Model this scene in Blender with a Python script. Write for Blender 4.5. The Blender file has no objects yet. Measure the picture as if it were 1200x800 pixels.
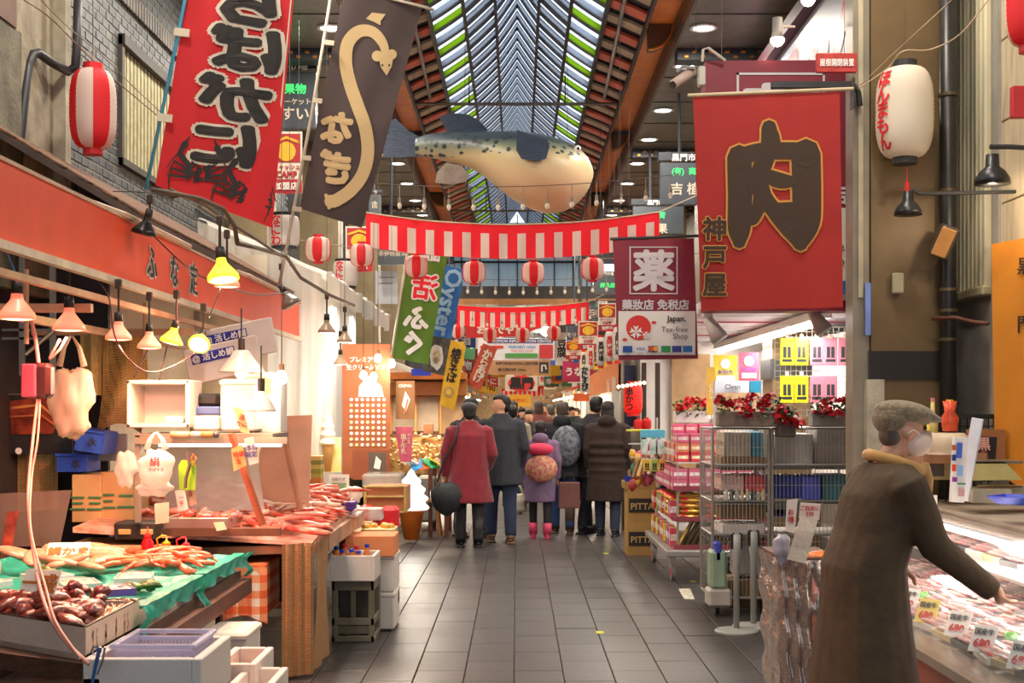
import bpy, bmesh, math, random
from mathutils import Vector, Matrix, Euler
random.seed(7)
PI = math.pi
SC = bpy.context.scene
COL = SC.collection
# ---------------------------------------------------------------- camera, world, exposure
FPX = 1500.0; CX, CY, EYE = 606.0, 478.0, 1.6      # focal length in pixels of the 1200x800 frame, vanishing point, eye height
cam_d = bpy.data.cameras.new('camera'); cam_d.sensor_width = 36; cam_d.lens = 45
cam_d.shift_x = -0.005; cam_d.shift_y = 0.065; cam_d.clip_end = 200
cam = bpy.data.objects.new('camera', cam_d); COL.objects.link(cam)
cam.location = (0, 0, EYE); cam.rotation_euler = (PI/2, 0, 0); SC.camera = cam
wd = bpy.data.worlds.new('sky'); SC.world = wd; wd.use_nodes = True
wn = wd.node_tree; bgn = wn.nodes['Background']
bgn.inputs[0].default_value = (0.78, 0.88, 1.0, 1); bgn.inputs[1].default_value = 1.5
SC.view_settings.view_transform = 'Standard'; SC.view_settings.look = 'None'; SC.view_settings.gamma = 1
SC.view_settings.use_curve_mapping = False; SC.view_settings.exposure = 0.35
SC.cycles.use_denoising = True
SC.cycles.max_bounces = 6; SC.cycles.transparent_max_bounces = 12; SC.cycles.sample_clamp_indirect = 4
SC.cycles.caustics_reflective = False; SC.cycles.caustics_refractive = False
LAMP = 1.0     # scale of every lamp in the place
# ---------------------------------------------------------------- helpers
def P(px, py, d): return Vector(((px-CX)*d/FPX, d, EYE-(py-CY)*d/FPX))
def floor_d(py): return EYE*FPX/(py-CY)
def lin(c): return c/12.92 if c <= .04045 else ((c+.055)/1.055)**2.4
def rgb(h):
    if not isinstance(h, str): return tuple(h)+(1,)
    h = h.lstrip('#'); return tuple(lin(int(h[i:i+2], 16)/255) for i in (0, 2, 4))+(1,)
MC = {}
def M(h, r=.6, m=0, e=0, n=.12, ns=6, b=0, bs=40, a=1, tr=0, c2=None, sub=0, coat=0, stretch=None, sheen=0):
    """procedural material: base colour varied by noise, optional bump, emission (lamps only), transparency"""
    k = (h, r, m, e, n, ns, b, bs, a, tr, c2, sub, coat, stretch, sheen)
    if k in MC: return MC[k]
    mt = bpy.data.materials.new('mat_'+str(len(MC))); mt.use_nodes = True; nt = mt.node_tree
    p = nt.nodes['Principled BSDF']; c = rgb(h)
    p.inputs['Roughness'].default_value = r; p.inputs['Metallic'].default_value = m
    tc = nt.nodes.new('ShaderNodeTexCoord'); mp = nt.nodes.new('ShaderNodeMapping')
    nt.links.new(tc.outputs['Object'], mp.inputs[0])
    if stretch: mp.inputs['Scale'].default_value = stretch
    if n or c2:
        nz = nt.nodes.new('ShaderNodeTexNoise'); nz.inputs['Scale'].default_value = ns; nz.inputs['Detail'].default_value = 4
        nt.links.new(mp.outputs[0], nz.inputs['Vector'])
        rp = nt.nodes.new('ShaderNodeValToRGB'); nt.links.new(nz.outputs['Fac'], rp.inputs[0])
        rp.color_ramp.elements[0].position = .35; rp.color_ramp.elements[1].position = .65
        if c2: d = rgb(c2); rp.color_ramp.elements[0].color = d; rp.color_ramp.elements[1].color = c
        else:
            rp.color_ramp.elements[0].color = tuple(x*(1-n) for x in c[:3])+(1,)
            rp.color_ramp.elements[1].color = tuple(min(1, x*(1+n)) for x in c[:3])+(1,)
        nt.links.new(rp.outputs[0], p.inputs['Base Color'])
    else: p.inputs['Base Color'].default_value = c
    if b:
        nb = nt.nodes.new('ShaderNodeTexNoise'); nb.inputs['Scale'].default_value = bs; nb.inputs['Detail'].default_value = 3
        nt.links.new(mp.outputs[0], nb.inputs['Vector'])
        bp = nt.nodes.new('ShaderNodeBump'); bp.inputs['Strength'].default_value = b; bp.inputs['Distance'].default_value = .02
        nt.links.new(nb.outputs['Fac'], bp.inputs['Height']); nt.links.new(bp.outputs[0], p.inputs['Normal'])
    if e: p.inputs['Emission Color'].default_value = c; p.inputs['Emission Strength'].default_value = e
    if sub: p.inputs['Subsurface Weight'].default_value = sub; p.inputs['Subsurface Radius'].default_value = (.05, .02, .01)
    if coat: p.inputs['Coat Weight'].default_value = coat; p.inputs['Coat Roughness'].default_value = .12
    if sheen: p.inputs['Sheen Weight'].default_value = sheen
    if tr:      # thin translucent sheet (cloth, paper, plastic)
        out = nt.nodes['Material Output']; t = nt.nodes.new('ShaderNodeBsdfTranslucent'); t.inputs[0].default_value = c
        mx = nt.nodes.new('ShaderNodeMixShader'); mx.inputs[0].default_value = tr
        nt.links.new(p.outputs[0], mx.inputs[1]); nt.links.new(t.outputs[0], mx.inputs[2]); nt.links.new(mx.outputs[0], out.inputs[0])
    if a < 1:
        out = nt.nodes['Material Output']; t = nt.nodes.new('ShaderNodeBsdfTransparent')
        t.inputs[0].default_value = tuple(.5+.5*x for x in c[:3])+(1,)
        mx = nt.nodes.new('ShaderNodeMixShader'); mx.inputs[0].default_value = a
        src = out.inputs[0].links[0].from_socket
        nt.links.new(t.outputs[0], mx.inputs[1]); nt.links.new(src, mx.inputs[2]); nt.links.new(mx.outputs[0], out.inputs[0])
    MC[k] = mt; return mt
def MP(key, kind, cols, scale=(1, 1, 1), r=.8, tr=0):
    """woven / checked / striped cloth and mats as colour pattern"""
    k = ('P', key)
    if k in MC: return MC[k]
    mt = bpy.data.materials.new('mat_'+key); mt.use_nodes = True; nt = mt.node_tree; p = nt.nodes['Principled BSDF']
    p.inputs['Roughness'].default_value = r
    tc = nt.nodes.new('ShaderNodeTexCoord'); mp = nt.nodes.new('ShaderNodeMapping'); nt.links.new(tc.outputs['Object'], mp.inputs[0])
    mp.inputs['Scale'].default_value = scale
    c = [rgb(x) for x in cols]
    def band(ax):
        sp = nt.nodes.new('ShaderNodeSeparateXYZ'); nt.links.new(mp.outputs[0], sp.inputs[0])
        f = nt.nodes.new('ShaderNodeMath'); f.operation = 'FRACT'; nt.links.new(sp.outputs[ax], f.inputs[0])
        g = nt.nodes.new('ShaderNodeMath'); g.operation = 'GREATER_THAN'; g.inputs[1].default_value = .5; nt.links.new(f.outputs[0], g.inputs[0])
        return g.outputs[0]
    if kind == 'check':          # gingham
        x = nt.nodes.new('ShaderNodeMath'); x.operation = 'ADD'
        y = nt.nodes.new('ShaderNodeMath'); y.operation = 'MAXIMUM'
        nt.links.new(band(0), y.inputs[0]); nt.links.new(band(1), y.inputs[1])
        nt.links.new(y.outputs[0], x.inputs[0]); nt.links.new(band(2), x.inputs[1])
        h = nt.nodes.new('ShaderNodeMath'); h.operation = 'MULTIPLY'; h.inputs[1].default_value = .5; nt.links.new(x.outputs[0], h.inputs[0])
        rp = nt.nodes.new('ShaderNodeValToRGB'); rp.color_ramp.interpolation = 'CONSTANT'
        rp.color_ramp.elements[0].color = c[0]; rp.color_ramp.elements[1].position = .3; rp.color_ramp.elements[1].color = c[1]
        e = rp.color_ramp.elements.new(.8); e.color = c[2]; nt.links.new(h.outputs[0], rp.inputs[0]); nt.links.new(rp.outputs[0], p.inputs['Base Color'])
    elif kind == 'weave':        # straw matting: horizontal reeds tied by vertical threads
        w = nt.nodes.new('ShaderNodeTexBrick'); nt.links.new(mp.outputs[0], w.inputs[0])
        sp = nt.nodes.new('ShaderNodeSeparateXYZ'); nt.links.new(mp.outputs[0], sp.inputs[0])
        ad = nt.nodes.new('ShaderNodeMath'); nt.links.new(sp.outputs[0], ad.inputs[0]); nt.links.new(sp.outputs[1], ad.inputs[1])
        cb = nt.nodes.new('ShaderNodeCombineXYZ'); nt.links.new(ad.outputs[0], cb.inputs[0]); nt.links.new(sp.outputs[2], cb.inputs[1])
        nt.links.new(cb.outputs[0], w.inputs[0])
        w.inputs['Color1'].default_value = c[0]; w.inputs['Color2'].default_value = c[1]; w.inputs['Mortar'].default_value = c[2]
        w.inputs['Scale'].default_value = 1; w.inputs['Mortar Size'].default_value = .09; w.inputs['Brick Width'].default_value = 1; w.inputs['Row Height'].default_value = .5
        nt.links.new(w.outputs[0], p.inputs['Base Color'])
        bp = nt.nodes.new('ShaderNodeBump'); bp.inputs['Strength'].default_value = .5; bp.inputs['Distance'].default_value = .01; bp.invert = True
        nt.links.new(w.outputs['Fac'], bp.inputs['Height']); nt.links.new(bp.outputs[0], p.inputs['Normal'])
    elif kind == 'stripe':
        mx = nt.nodes.new('ShaderNodeMix'); mx.data_type = 'RGBA'; nt.links.new(band(0), mx.inputs[0])
        mx.inputs[6].default_value = c[0]; mx.inputs[7].default_value = c[1]; nt.links.new(mx.outputs[2], p.inputs['Base Color'])
    MC[k] = mt; return mt

ORG = {}
def worg(o): return ORG.get(o.name, Vector((0, 0, 0)))
def reg(o, name, parent):
    if parent:
        o.parent = parent; ORG[o.name] = worg(parent)
    return o
def tag(o, label=None, cat=None, group=None, kind=None):
    if label: o['label'] = label
    if cat: o['category'] = cat
    if group: o['group'] = group
    if kind: o['kind'] = kind
    return o
def thing(name, label, cat, loc=(0, 0, 0), group=None):
    o = bpy.data.objects.new(name, None); COL.objects.link(o); o.location = loc; o.empty_display_size = .1
    ORG[o.name] = Vector(loc); return tag(o, label, cat, group)
def dup(o, loc=None, rz=None, label=None, group=None, sc=None, parent=None, rot=None):
    c = o.copy(); COL.objects.link(c)
    if parent: c.parent = parent
    for ch in list(o.children): dup(ch, parent=c)
    if loc is not None: c.location = loc
    if rz is not None: c.rotation_euler = (0, 0, rz)
    if rot is not None: c.rotation_euler = rot
    if sc is not None: c.scale = (sc,)*3 if not hasattr(sc, '__len__') else sc
    if label: c['label'] = label
    if group: c['group'] = group
    return c
def put(o, loc, rz=0, label=None, sc=None, rot=None):
    o.location = loc; o.rotation_euler = rot or (0, 0, rz)
    if label: o['label'] = label
    if sc is not None: o.scale = (sc,)*3 if not hasattr(sc, '__len__') else sc
    return o
def R(rx=0, ry=0, rz=0): return Euler((rx, ry, rz)).to_matrix()
class MB:
    def __init__(s): s.v = []; s.f = []
    def add(s, vs, fs, T=None, c=None):
        n = len(s.v)
        for v in vs:
            v = Vector(v)
            if T is not None: v = T @ v
            if c is not None: v = v+Vector(c)
            s.v.append(v)
        s.f += [tuple(i+n for i in f) for f in fs]; return s
    def box(s, c, d, T=None, tp=1):           # centre, size, tp = taper of the top
        x, y, z = d[0]/2, d[1]/2, d[2]/2
        vs = [(-x, -y, -z), (x, -y, -z), (x, y, -z), (-x, y, -z), (-x*tp, -y*tp, z), (x*tp, -y*tp, z), (x*tp, y*tp, z), (-x*tp, y*tp, z)]
        return s.add(vs, [(0, 3, 2, 1), (4, 5, 6, 7), (0, 1, 5, 4), (1, 2, 6, 5), (2, 3, 7, 6), (3, 0, 4, 7)], T, c)
    def lo(s, a, b):                          # box from corner to corner
        a, b = Vector(a), Vector(b); d = b-a
        return s.box((a+b)/2, (abs(d.x), abs(d.y), abs(d.z)))
    def rbox(s, c, d, r=.01, T=None):         # box with chamfered edges
        x, y, z = d[0]/2, d[1]/2, d[2]/2; r = min(r, x*.49, y*.49, z*.49); vs = []; ix = {}
        for sx in (-1, 1):
            for sy in (-1, 1):
                for sz in (-1, 1):
                    for k in range(3):
                        q = [sx*(x-r), sy*(y-r), sz*(z-r)]; q[k] = (sx*x, sy*y, sz*z)[k]
                        ix[sx, sy, sz, k] = len(vs); vs.append(tuple(q))
        fs = []
        for k in range(3):
            o = [i for i in range(3) if i != k]
            for sg in (-1, 1):
                q = []
                for a, b in ((-1, -1), (1, -1), (1, 1), (-1, 1)):
                    t = [0, 0, 0]; t[k] = sg; t[o[0]] = a; t[o[1]] = b; q.append(ix[t[0], t[1], t[2], k])
                fs.append(tuple(q))
            for a in (-1, 1):
                for b in (-1, 1):
                    def vv(kk, s3):
                        t = [0, 0, 0]; t[k] = s3; t[o[0]] = a; t[o[1]] = b; return ix[t[0], t[1], t[2], kk]
                    fs.append((vv(o[0], -1), vv(o[0], 1), vv(o[1], 1), vv(o[1], -1)))
        for sx in (-1, 1):
            for sy in (-1, 1):
                for sz in (-1, 1): fs.append(tuple(ix[sx, sy, sz, k] for k in range(3)))
        return s.add(vs, fs, T, c)
    def cyl(s, p0, p1, r0, r1=None, n=10, cap=True):
        p0, p1 = Vector(p0), Vector(p1); r1 = r0 if r1 is None else r1
        z = (p1-p0).normalized(); x = z.orthogonal().normalized(); y = z.cross(x); vs = []
        for p, r in ((p0, r0), (p1, r1)):
            for i in range(n): a = 2*PI*i/n; vs.append(p+x*(r*math.cos(a))+y*(r*math.sin(a)))
        fs = [(i, (i+1) % n, n+(i+1) % n, n+i) for i in range(n)]
        if cap: fs += [tuple(range(n-1, -1, -1)), tuple(range(n, 2*n))]
        return s.add(vs, fs)
    def tube(s, pts, r, n=6, cap=True):
        pts = [Vector(p) for p in pts]; rs = r if hasattr(r, '__len__') else [r]*len(pts); vs = []; x = None
        for i, p in enumerate(pts):
            t = (pts[min(i+1, len(pts)-1)]-pts[max(i-1, 0)]).normalized()
            x = (x-t*x.dot(t)).normalized() if x is not None and (x-t*x.dot(t)).length > 1e-4 else t.orthogonal().normalized()
            y = t.cross(x)
            for k in range(n): a = 2*PI*k/n; vs.append(p+(x*math.cos(a)+y*math.sin(a))*rs[i])
        fs = [(i*n+k, i*n+(k+1) % n, (i+1)*n+(k+1) % n, (i+1)*n+k) for i in range(len(pts)-1) for k in range(n)]
        if cap: fs += [tuple(range(n-1, -1, -1)), tuple(range((len(pts)-1)*n, len(pts)*n))]
        return s.add(vs, fs)
    def lathe(s, prof, c=(0, 0, 0), n=16, T=None, sx=1, sy=1, a0=0, a1=2*PI):
        vs = []; full = abs(a1-a0-2*PI) < 1e-6; m = n if full else n+1
        for r, z in prof:
            for i in range(m): a = a0+(a1-a0)*i/n; vs.append((r*sx*math.cos(a), r*sy*math.sin(a), z))
        fs = [(j*m+i, j*m+(i+1) % m, (j+1)*m+(i+1) % m, (j+1)*m+i) for j in range(len(prof)-1) for i in range(n)]
        if full:
            if prof[0][0] > 1e-5: fs.append(tuple(range(m-1, -1, -1)))
            if prof[-1][0] > 1e-5: fs.append(tuple(range((len(prof)-1)*m, len(prof)*m)))
        return s.add(vs, fs, T, c)
    def sph(s, c, r, nu=12, nv=8, T=None, fn=None):
        r = (r,)*3 if not hasattr(r, '__len__') else r; vs = []
        for j in range(nv+1):
            b = -PI/2+PI*j/nv
            for i in range(nu):
                a = 2*PI*i/nu; q = Vector((math.cos(a)*math.cos(b), math.sin(a)*math.cos(b), math.sin(b)))
                k = fn(q) if fn else 1
                vs.append((q.x*r[0]*k, q.y*r[1]*k, q.z*r[2]*k))
        fs = [(j*nu+i, j*nu+(i+1) % nu, (j+1)*nu+(i+1) % nu, (j+1)*nu+i) for j in range(nv) for i in range(nu)]
        return s.add(vs, fs, T, c)
    def grid(s, fn, nu, nv):
        vs = [fn(i/nu, j/nv) for j in range(nv+1) for i in range(nu+1)]; m = nu+1
        return s.add(vs, [(j*m+i, j*m+i+1, (j+1)*m+i+1, (j+1)*m+i) for j in range(nv) for i in range(nu)])
    def prism(s, pts, f, t0, t1):             # polygon (list of 2-tuples) mapped by f(a,b,t)
        n = len(pts); vs = [f(a, b, t0) for a, b in pts]+[f(a, b, t1) for a, b in pts]
        return s.add(vs, [tuple(range(n-1, -1, -1)), tuple(range(n, 2*n))]+[(i, (i+1) % n, n+(i+1) % n, n+i) for i in range(n)])
    def mesh(s, mat, org=Vector((0, 0, 0)), smooth=False):
        me = bpy.data.meshes.new('mesh'); me.from_pydata([tuple(v-org) for v in s.v], [], s.f)
        me.materials.append(mat)
        if smooth: me.polygons.foreach_set('use_smooth', [True]*len(me.polygons))
        me.update(); return me
    def build(s, name, mat, parent=None, smooth=False, kind=None):
        org = worg(parent) if parent else Vector((0, 0, 0))
        o = bpy.data.objects.new(name, s.mesh(mat, org, smooth)); COL.objects.link(o); reg(o, name, parent)
        if kind: o['kind'] = kind
        return o
    def solo(s, name, mat, label, cat, group=None, smooth=False, kind=None):   # one-mesh thing with its origin at its base
        if not s.v: return None
        xs = [v.x for v in s.v]; ys = [v.y for v in s.v]; zs = [v.z for v in s.v]
        org = Vector(((min(xs)+max(xs))/2, (min(ys)+max(ys))/2, min(zs)))
        o = bpy.data.objects.new(name, s.mesh(mat, org, smooth)); COL.objects.link(o); o.location = org; ORG[o.name] = org
        return tag(o, label, cat, group, kind)
def fuse(o, voxel=.02, it=4):
    """make a part one continuous skin: voxel remesh + smoothing, baked"""
    m = o.modifiers.new('r', 'REMESH'); m.mode = 'VOXEL'; m.voxel_size = voxel; m.use_smooth_shade = True
    s = o.modifiers.new('s', 'SMOOTH'); s.iterations = it; s.factor = .5
    dg = bpy.context.evaluated_depsgraph_get(); me = bpy.data.meshes.new_from_object(o.evaluated_get(dg))
    o.modifiers.clear(); o.data = me; return o
# --- lettering
TC = {}
class V2(tuple): k = 0
def v2(a, b, k): v = V2((a, b)); v.k = k*.0003; return v
def put3(vs, f):      # overlapping copies of a letter never share a plane
    return [f(q[0], q[1], getattr(q, 'k', 0)) for q in vs]
def tmesh(s, off=0, vert=False):
    k = (s, off, vert)
    if k in TC: return TC[k]
    if off > .001:        # bolder strokes: copies shifted around a small circle
        bv, bf = tmesh(s, 0, vert); n = 8 if off < .04 else 12; vs = []; fs = []
        for i in range(n+1):
            dx, dy = (0, 0) if i == n else (off*math.cos(2*PI*i/n), off*math.sin(2*PI*i/n))
            o_ = len(vs); vs += [v2(a+dx, b+dy, i+1) for a, b in bv]; fs += [tuple(q+o_ for q in f) for f in bf]
        TC[k] = (vs, fs); return TC[k]
    body = '\n'.join(s) if vert else s
    c = bpy.data.curves.new('t', 'FONT'); c.body = body; c.size = 1; c.align_x = 'CENTER'; c.align_y = 'CENTER';  c.resolution_u = 2
    if vert: c.space_line = .82
    o = bpy.data.objects.new('t', c); me = o.to_mesh()
    vs = [tuple(v.co)[:2] for v in me.vertices]; fs = [tuple(p.vertices) for p in me.polygons]
    o.to_mesh_clear(); bpy.data.objects.remove(o); bpy.data.curves.remove(c)
    if vs:
        x0 = (min(v[0] for v in vs)+max(v[0] for v in vs))/2; y0 = (min(v[1] for v in vs)+max(v[1] for v in vs))/2
        vs = [(a-x0, b-y0) for a, b in vs]
    TC[k] = (vs, fs); return TC[k]
def rrect(u, v, w, h, ang=0):
    c, s = math.cos(ang), math.sin(ang)
    return [(u+a*c-b*s, v+a*s+b*c) for a, b in ((-w/2, -h/2), (w/2, -h/2), (w/2, h/2), (-w/2, h/2))]
def circ(u, v, r, n=20, ry=None): ry = ry or r; return [(u+r*math.cos(2*PI*i/n), v+ry*math.sin(2*PI*i/n)) for i in range(n)]
def panel(name, label, cat, quad, mat, items=(), th=.02, wave=0, freq=3, nu=10, nv=10, group=None, part='board', sag=0, parent=None, ):
    """A board or cloth spanned by four world corners TL,TR,BR,BL. items are print on it, in metres from its top-left corner:
    ('t',text,x,y,size,mat,{off,vert,mir,rot,sx}) or ('p',polygon,mat) ; each material becomes one flat child"""
    tl, tr, br, bl = quad; W = ((tr-tl).length+(br-bl).length)/2; Hh = ((bl-tl).length+(br-tr).length)/2
    nn = (tr-tl).cross(tl-bl).normalized()
    def S(u, v, o=0):
        p = (tl*(1-u)+tr*u)*(1-v)+(bl*(1-u)+br*u)*v
        w = wave*(math.sin(u*freq*2*PI+1.3*v*3)*(.3+.7*v)+.4*math.sin(u*freq*5+v*7)) if wave else 0
        p = p+nn*(w+o)
        if sag: p.z -= sag*math.sin(PI*u)
        return p
    root = parent or thing(name, label, cat, (tl+tr+br+bl)/4, group)
    mb = MB()
    if wave or sag:
        mb.grid(lambda u, v: S(u, v, 0), nu, nv); k = len(mb.v); mb.grid(lambda u, v: S(u, v, -max(th*.2, .003)), nu, nv)
    else:
        mb.add([S(0, 0), S(1, 0), S(1, 1), S(0, 1), S(0, 0, -th), S(1, 0, -th), S(1, 1, -th), S(0, 1, -th)],
               [(0, 3, 2, 1), (4, 5, 6, 7), (0, 1, 5, 4), (1, 2, 6, 5), (2, 3, 7, 6), (3, 0, 4, 7)])
    mb.build(part, mat, root, smooth=bool(wave or sag))
    lay = {}; order = []
    for it in items:
        mt = it[2] if it[0] == 'p' else it[5]
        if mt not in lay: lay[mt] = (MB(), .0015+.0055*len(order)+(wave*.12 if wave else 0)); order.append(mt)
        b, o = lay[mt]
        if it[0] == 'p': b.add([S(x/W, y/Hh, o) for x, y in it[1]], [tuple(range(len(it[1])))])
        else:
            _, s, x, y, sz, _m = it[:6]; op = it[6] if len(it) > 6 else {}
            vs, fs = tmesh(s, op.get('off', .012), op.get('vert', False)); c, sn = math.cos(op.get('rot', 0)), math.sin(op.get('rot', 0))
            q = []
            for p_ in vs:
                a, bb = p_; a *= sz*op.get('sx', 1)*(-1 if op.get('mir') else 1); bb *= sz
                a, bb = a*c-bb*sn, a*sn+bb*c
                q.append(S((x+a)/W, (y-bb)/Hh, o+getattr(p_, 'k', 0)))
            b.add(q, fs)
    for mt in order:
        b, _ = lay[mt]
        if b.v: b.build('print', mt, root)
    return root
def qd(x0, y0, x1, y1, d, d2=None):      # quad facing the camera from pixel extents at depth d (left) .. d2 (right)
    d2 = d2 or d; return [P(x0, y0, d), P(x1, y0 if d2 == d else CY+(y0-CY)*d/d2, d2), P(x1, y1 if d2 == d else CY+(y1-CY)*d/d2, d2), P(x0, y1, d)]
def q4(*c): return [P(*p) for p in c]
def arealight(name, loc, size, power, col=(1, .9, .75), rot=(0, 0, 0), shape='DISK', sy=None, parent=None, spread=PI):
    l = bpy.data.lights.new(name, 'AREA'); l.shape = shape; l.size = size; l.energy = power*LAMP; l.color = col; l.spread = spread
    if sy: l.size_y = sy
    o = bpy.data.objects.new(name, l); COL.objects.link(o); o.location = Vector(loc)-(worg(parent) if parent else Vector()); o.rotation_euler = rot
    if parent: o.parent = parent
    return o
def ptlight(name, loc, power, col=(1, .85, .65), r=.03, parent=None):
    l = bpy.data.lights.new(name, 'POINT'); l.energy = power*LAMP; l.color = col; l.shadow_soft_size = r
    o = bpy.data.objects.new(name, l); COL.objects.link(o); o.location = Vector(loc)-(worg(parent) if parent else Vector())
    if parent: o.parent = parent
    return o
def sign(col): return M(col, r=.5, n=.04)
WHITE, BLACK, RED, INK = M('f2efe8', n=.04), M('171413', n=.1), M('e01f2b', n=.05), M('2a2422', n=.1)
# ================================================================ STRUCTURE
def struct(o): o['kind'] = 'structure'; return o
# floor with dark stone tiles
fl = struct(MB().lo((-4, -4, -.1), (4, 75, -.012)).build('floor', M('2d2826', r=.7)))
tile_mat = M('4c4846', r=.36, n=.22, ns=3, b=.12, bs=9, stretch=(1, 12, 1), c2='3a3634')
tmesh_ = None
TW, TL = .2975, .60
def tile(mb, x, y): mb.rbox((x+TW/2, y+TL/2, -.008), (TW-.006, TL-.006, .016), .003)
cnt = 0; rest = MB(); t0 = MB(); tile(t0, 0, 0); tm0 = t0.mesh(tile_mat)
for ci in range(-14, 14):
    x = -.018+ci*TW; oy = (ci % 2)*TL/2
    for ri in range(-6, 120):
        y = ri*TL+oy
        if -1.55 < x < 1.75 and 7.0 < y < 22 and cnt < 298:
            o = bpy.data.objects.new('floor_tile', tm0); COL.objects.link(o); o.location = (x, y, random.uniform(-.0012, .0008)); o.parent = fl; cnt += 1
        elif y < 45: tile(rest, x, y)
tag(rest.build('tiles', tile_mat, fl), kind='stuff')
MB().lo((-4, 45, -.012), (4, 75, 0)).build('far_paving', tile_mat, fl)
mk = M('b9b39c', r=.7, n=.3, ns=20, b=.2)
for i, q in enumerate(([(905, 760.5), (928, 760.5), (937, 782), (914, 782)], [(795, 690), (809, 690), (814, 702.5), (802, 702.5)])):
    pts = [P(a, b, floor_d(b)) for a, b in q]
    MB().prism([(p.x, p.y) for p in pts], lambda a, b, t: (a, b, t), .001, .004).build('floor_marking', mk, fl)
for a, b in ((703, 741), (710, 648.5), (812, 681)):
    p = P(a, b, floor_d(b)); MB().box((p.x, p.y, .002), (.055, .09, .003)).build('floor_sticker', M('cdd23a'), fl)

# ---- roof: pagoda-curved vault of ribs and translucent slats
Zs = lambda h: EYE+h
prof = [(1.32, 3.93), (.92, 4.10), (.58, 4.33), (.25, 4.64), (0, 5.0)]
roof = struct(thing('ceiling', None, None, (0, 0, 0))); roof['kind'] = 'structure'
mats = dict(o=M('c8573a', r=.5), t=M('a8957a', r=.5), g=M('c8f03c', r=.4, a=.45, tr=.8, n=.03), w=M('eef4ff', r=.4, a=.3, tr=.8, n=.03), d=M('23262b', r=.6), s=M('4a5560', r=.5))
Y0, Y1 = 9.0, 33.0; pitch = .955
stripc = 0; rests = {}
def slat(b, sgn, y, w, m, th, sink):
    (x0, h0), (x1, h1) = prof[b], prof[b+1]; mb = MB()
    n = 3; bulge = .006
    pts = []
    for i in range(n+1):
        t = i/n; pts.append((sgn*(x0+(x1-x0)*t), Zs(h0+(h1-h0)*t)-bulge*math.sin(PI*t)*(1 if b else -1)+sink))
    vs = [(x, y+yy, z+zz) for x, z in pts for yy, zz in ((0, 0), (w, 0), (w, th), (0, th))]
    fs = [(i*4+k, i*4+(k+1) % 4, (i+1)*4+(k+1) % 4, (i+1)*4+k) for i in range(n) for k in range(4)]+[(3, 2, 1, 0), tuple(n*4+k for k in range(4))]
    mb.add(vs, fs); return mb
ny = int((Y1-Y0)/pitch)
for k in range(ny):
    y = Y0+k*pitch
    for sgn in (-1, 1):
        lst = [(0, 0, .24, 'o', 0), (0, .475, .22, 't', 0), (1, 0, .22, 'g', 0), (1, .475, .25, 'w', 0)]
        for b in (2, 3): lst += [(b, 0, .16, 'w', 0), (b, .475, .16, 'w', 0)]
        if b: lst += [(1, .25, .07, 's', .0), (1, .74, .07, 's', .0)]
        for b, dy, w, m, sk in lst:
            mb = slat(b, sgn, y+dy, w, m, .035 if m in 'ot' else .012, sk)
            if y > 11.2 and m != 's' and stripc < 296: mb.build('roof_slat', mats[m], roof); stripc += 1
            else:
                q = rests.setdefault(m, MB()); q.add(mb.v, mb.f)
        # opaque deck recessed behind the gaps
        q = rests.setdefault('d', MB())
        for b in range(4):
            gaps = [(.24, .475), (.695, .955)] if b == 0 else ([(.22, .475), (.725, .955)] if b == 1 else [(.16, .475), (.635, .955)])
            q2 = q if b < 2 else rests.setdefault('s', MB())
            for a, e in gaps: mb = slat(b, sgn, y+a-.02, e-a+.04, 'd', .02, .05); q2.add(mb.v, mb.f)
        mb = slat(0, sgn, y, pitch, 'd', .02, .09); q.add(mb.v, mb.f)
for m, q in rests.items(): tag(q.build('roof_slats', mats[m], roof), kind='stuff')
dk = M('2b2a2c', r=.5, m=.3)
for sgn in (-1, 1):
    for i, (x, h) in enumerate(prof[:4]):
        MB().box((sgn*x, (Y0+Y1)/2, Zs(h)-.02), (.035, Y1-Y0, .06)).build('purlin', dk, roof)
    # orange eave boards, wavy trim, lower fascia, soffit
    for k in range(34):
        y = Y0+.02+k*.71
        MB().rbox((sgn*1.48, y+.355, Zs(4.0)), (.32, .705, .03), .004).build('eave_panel', M('e0823e', r=.45, n=.08), roof)
    wv = MB(); n = 220
    for i in range(n):
        a, b_ = Y0+(Y1-Y0)*i/n, Y0+(Y1-Y0)*(i+1)/n
        za, zb = (Zs(3.90)-.025*(i % 2), Zs(3.90)-.025*((i+1) % 2))
        wv.add([(sgn*1.32, a, za), (sgn*1.32, b_, zb), (sgn*1.32, b_, Zs(4.02)), (sgn*1.32, a, Zs(4.02)), (sgn*1.335, a, za), (sgn*1.335, b_, zb), (sgn*1.335, b_, Zs(4.02)), (sgn*1.335, a, Zs(4.02))],
               [(0, 1, 2, 3), (7, 6, 5, 4), (0, 4, 5, 1)])
    wv.build('wavy_trim', M('a8481f', r=.6), roof)
    MB().box((sgn*1.635, (Y0+Y1)/2, Zs(3.86)), (.03, Y1-Y0, .3)).build('fascia', M('5a4a40', r=.5), roof)
    MB().lo((sgn*1.62, -6, Zs(3.72)), (sgn*3.6, 33, Zs(3.80))).build('soffit', M('6f6a64', r=.35, m=.3, n=.15), roof)
    for k in range(32):
        y = -3+k*1.16
        MB().box((sgn*2.4, y, Zs(3.717)), (1.5, .012, .01)).build('soffit_seam', M('3b3835'), roof)
MB().lo((-3.6, -6, Zs(5.4)), (3.6, Y0, Zs(5.45))).build('near_soffit', M('6f6a64', r=.5), roof)
struct(roof)
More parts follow.
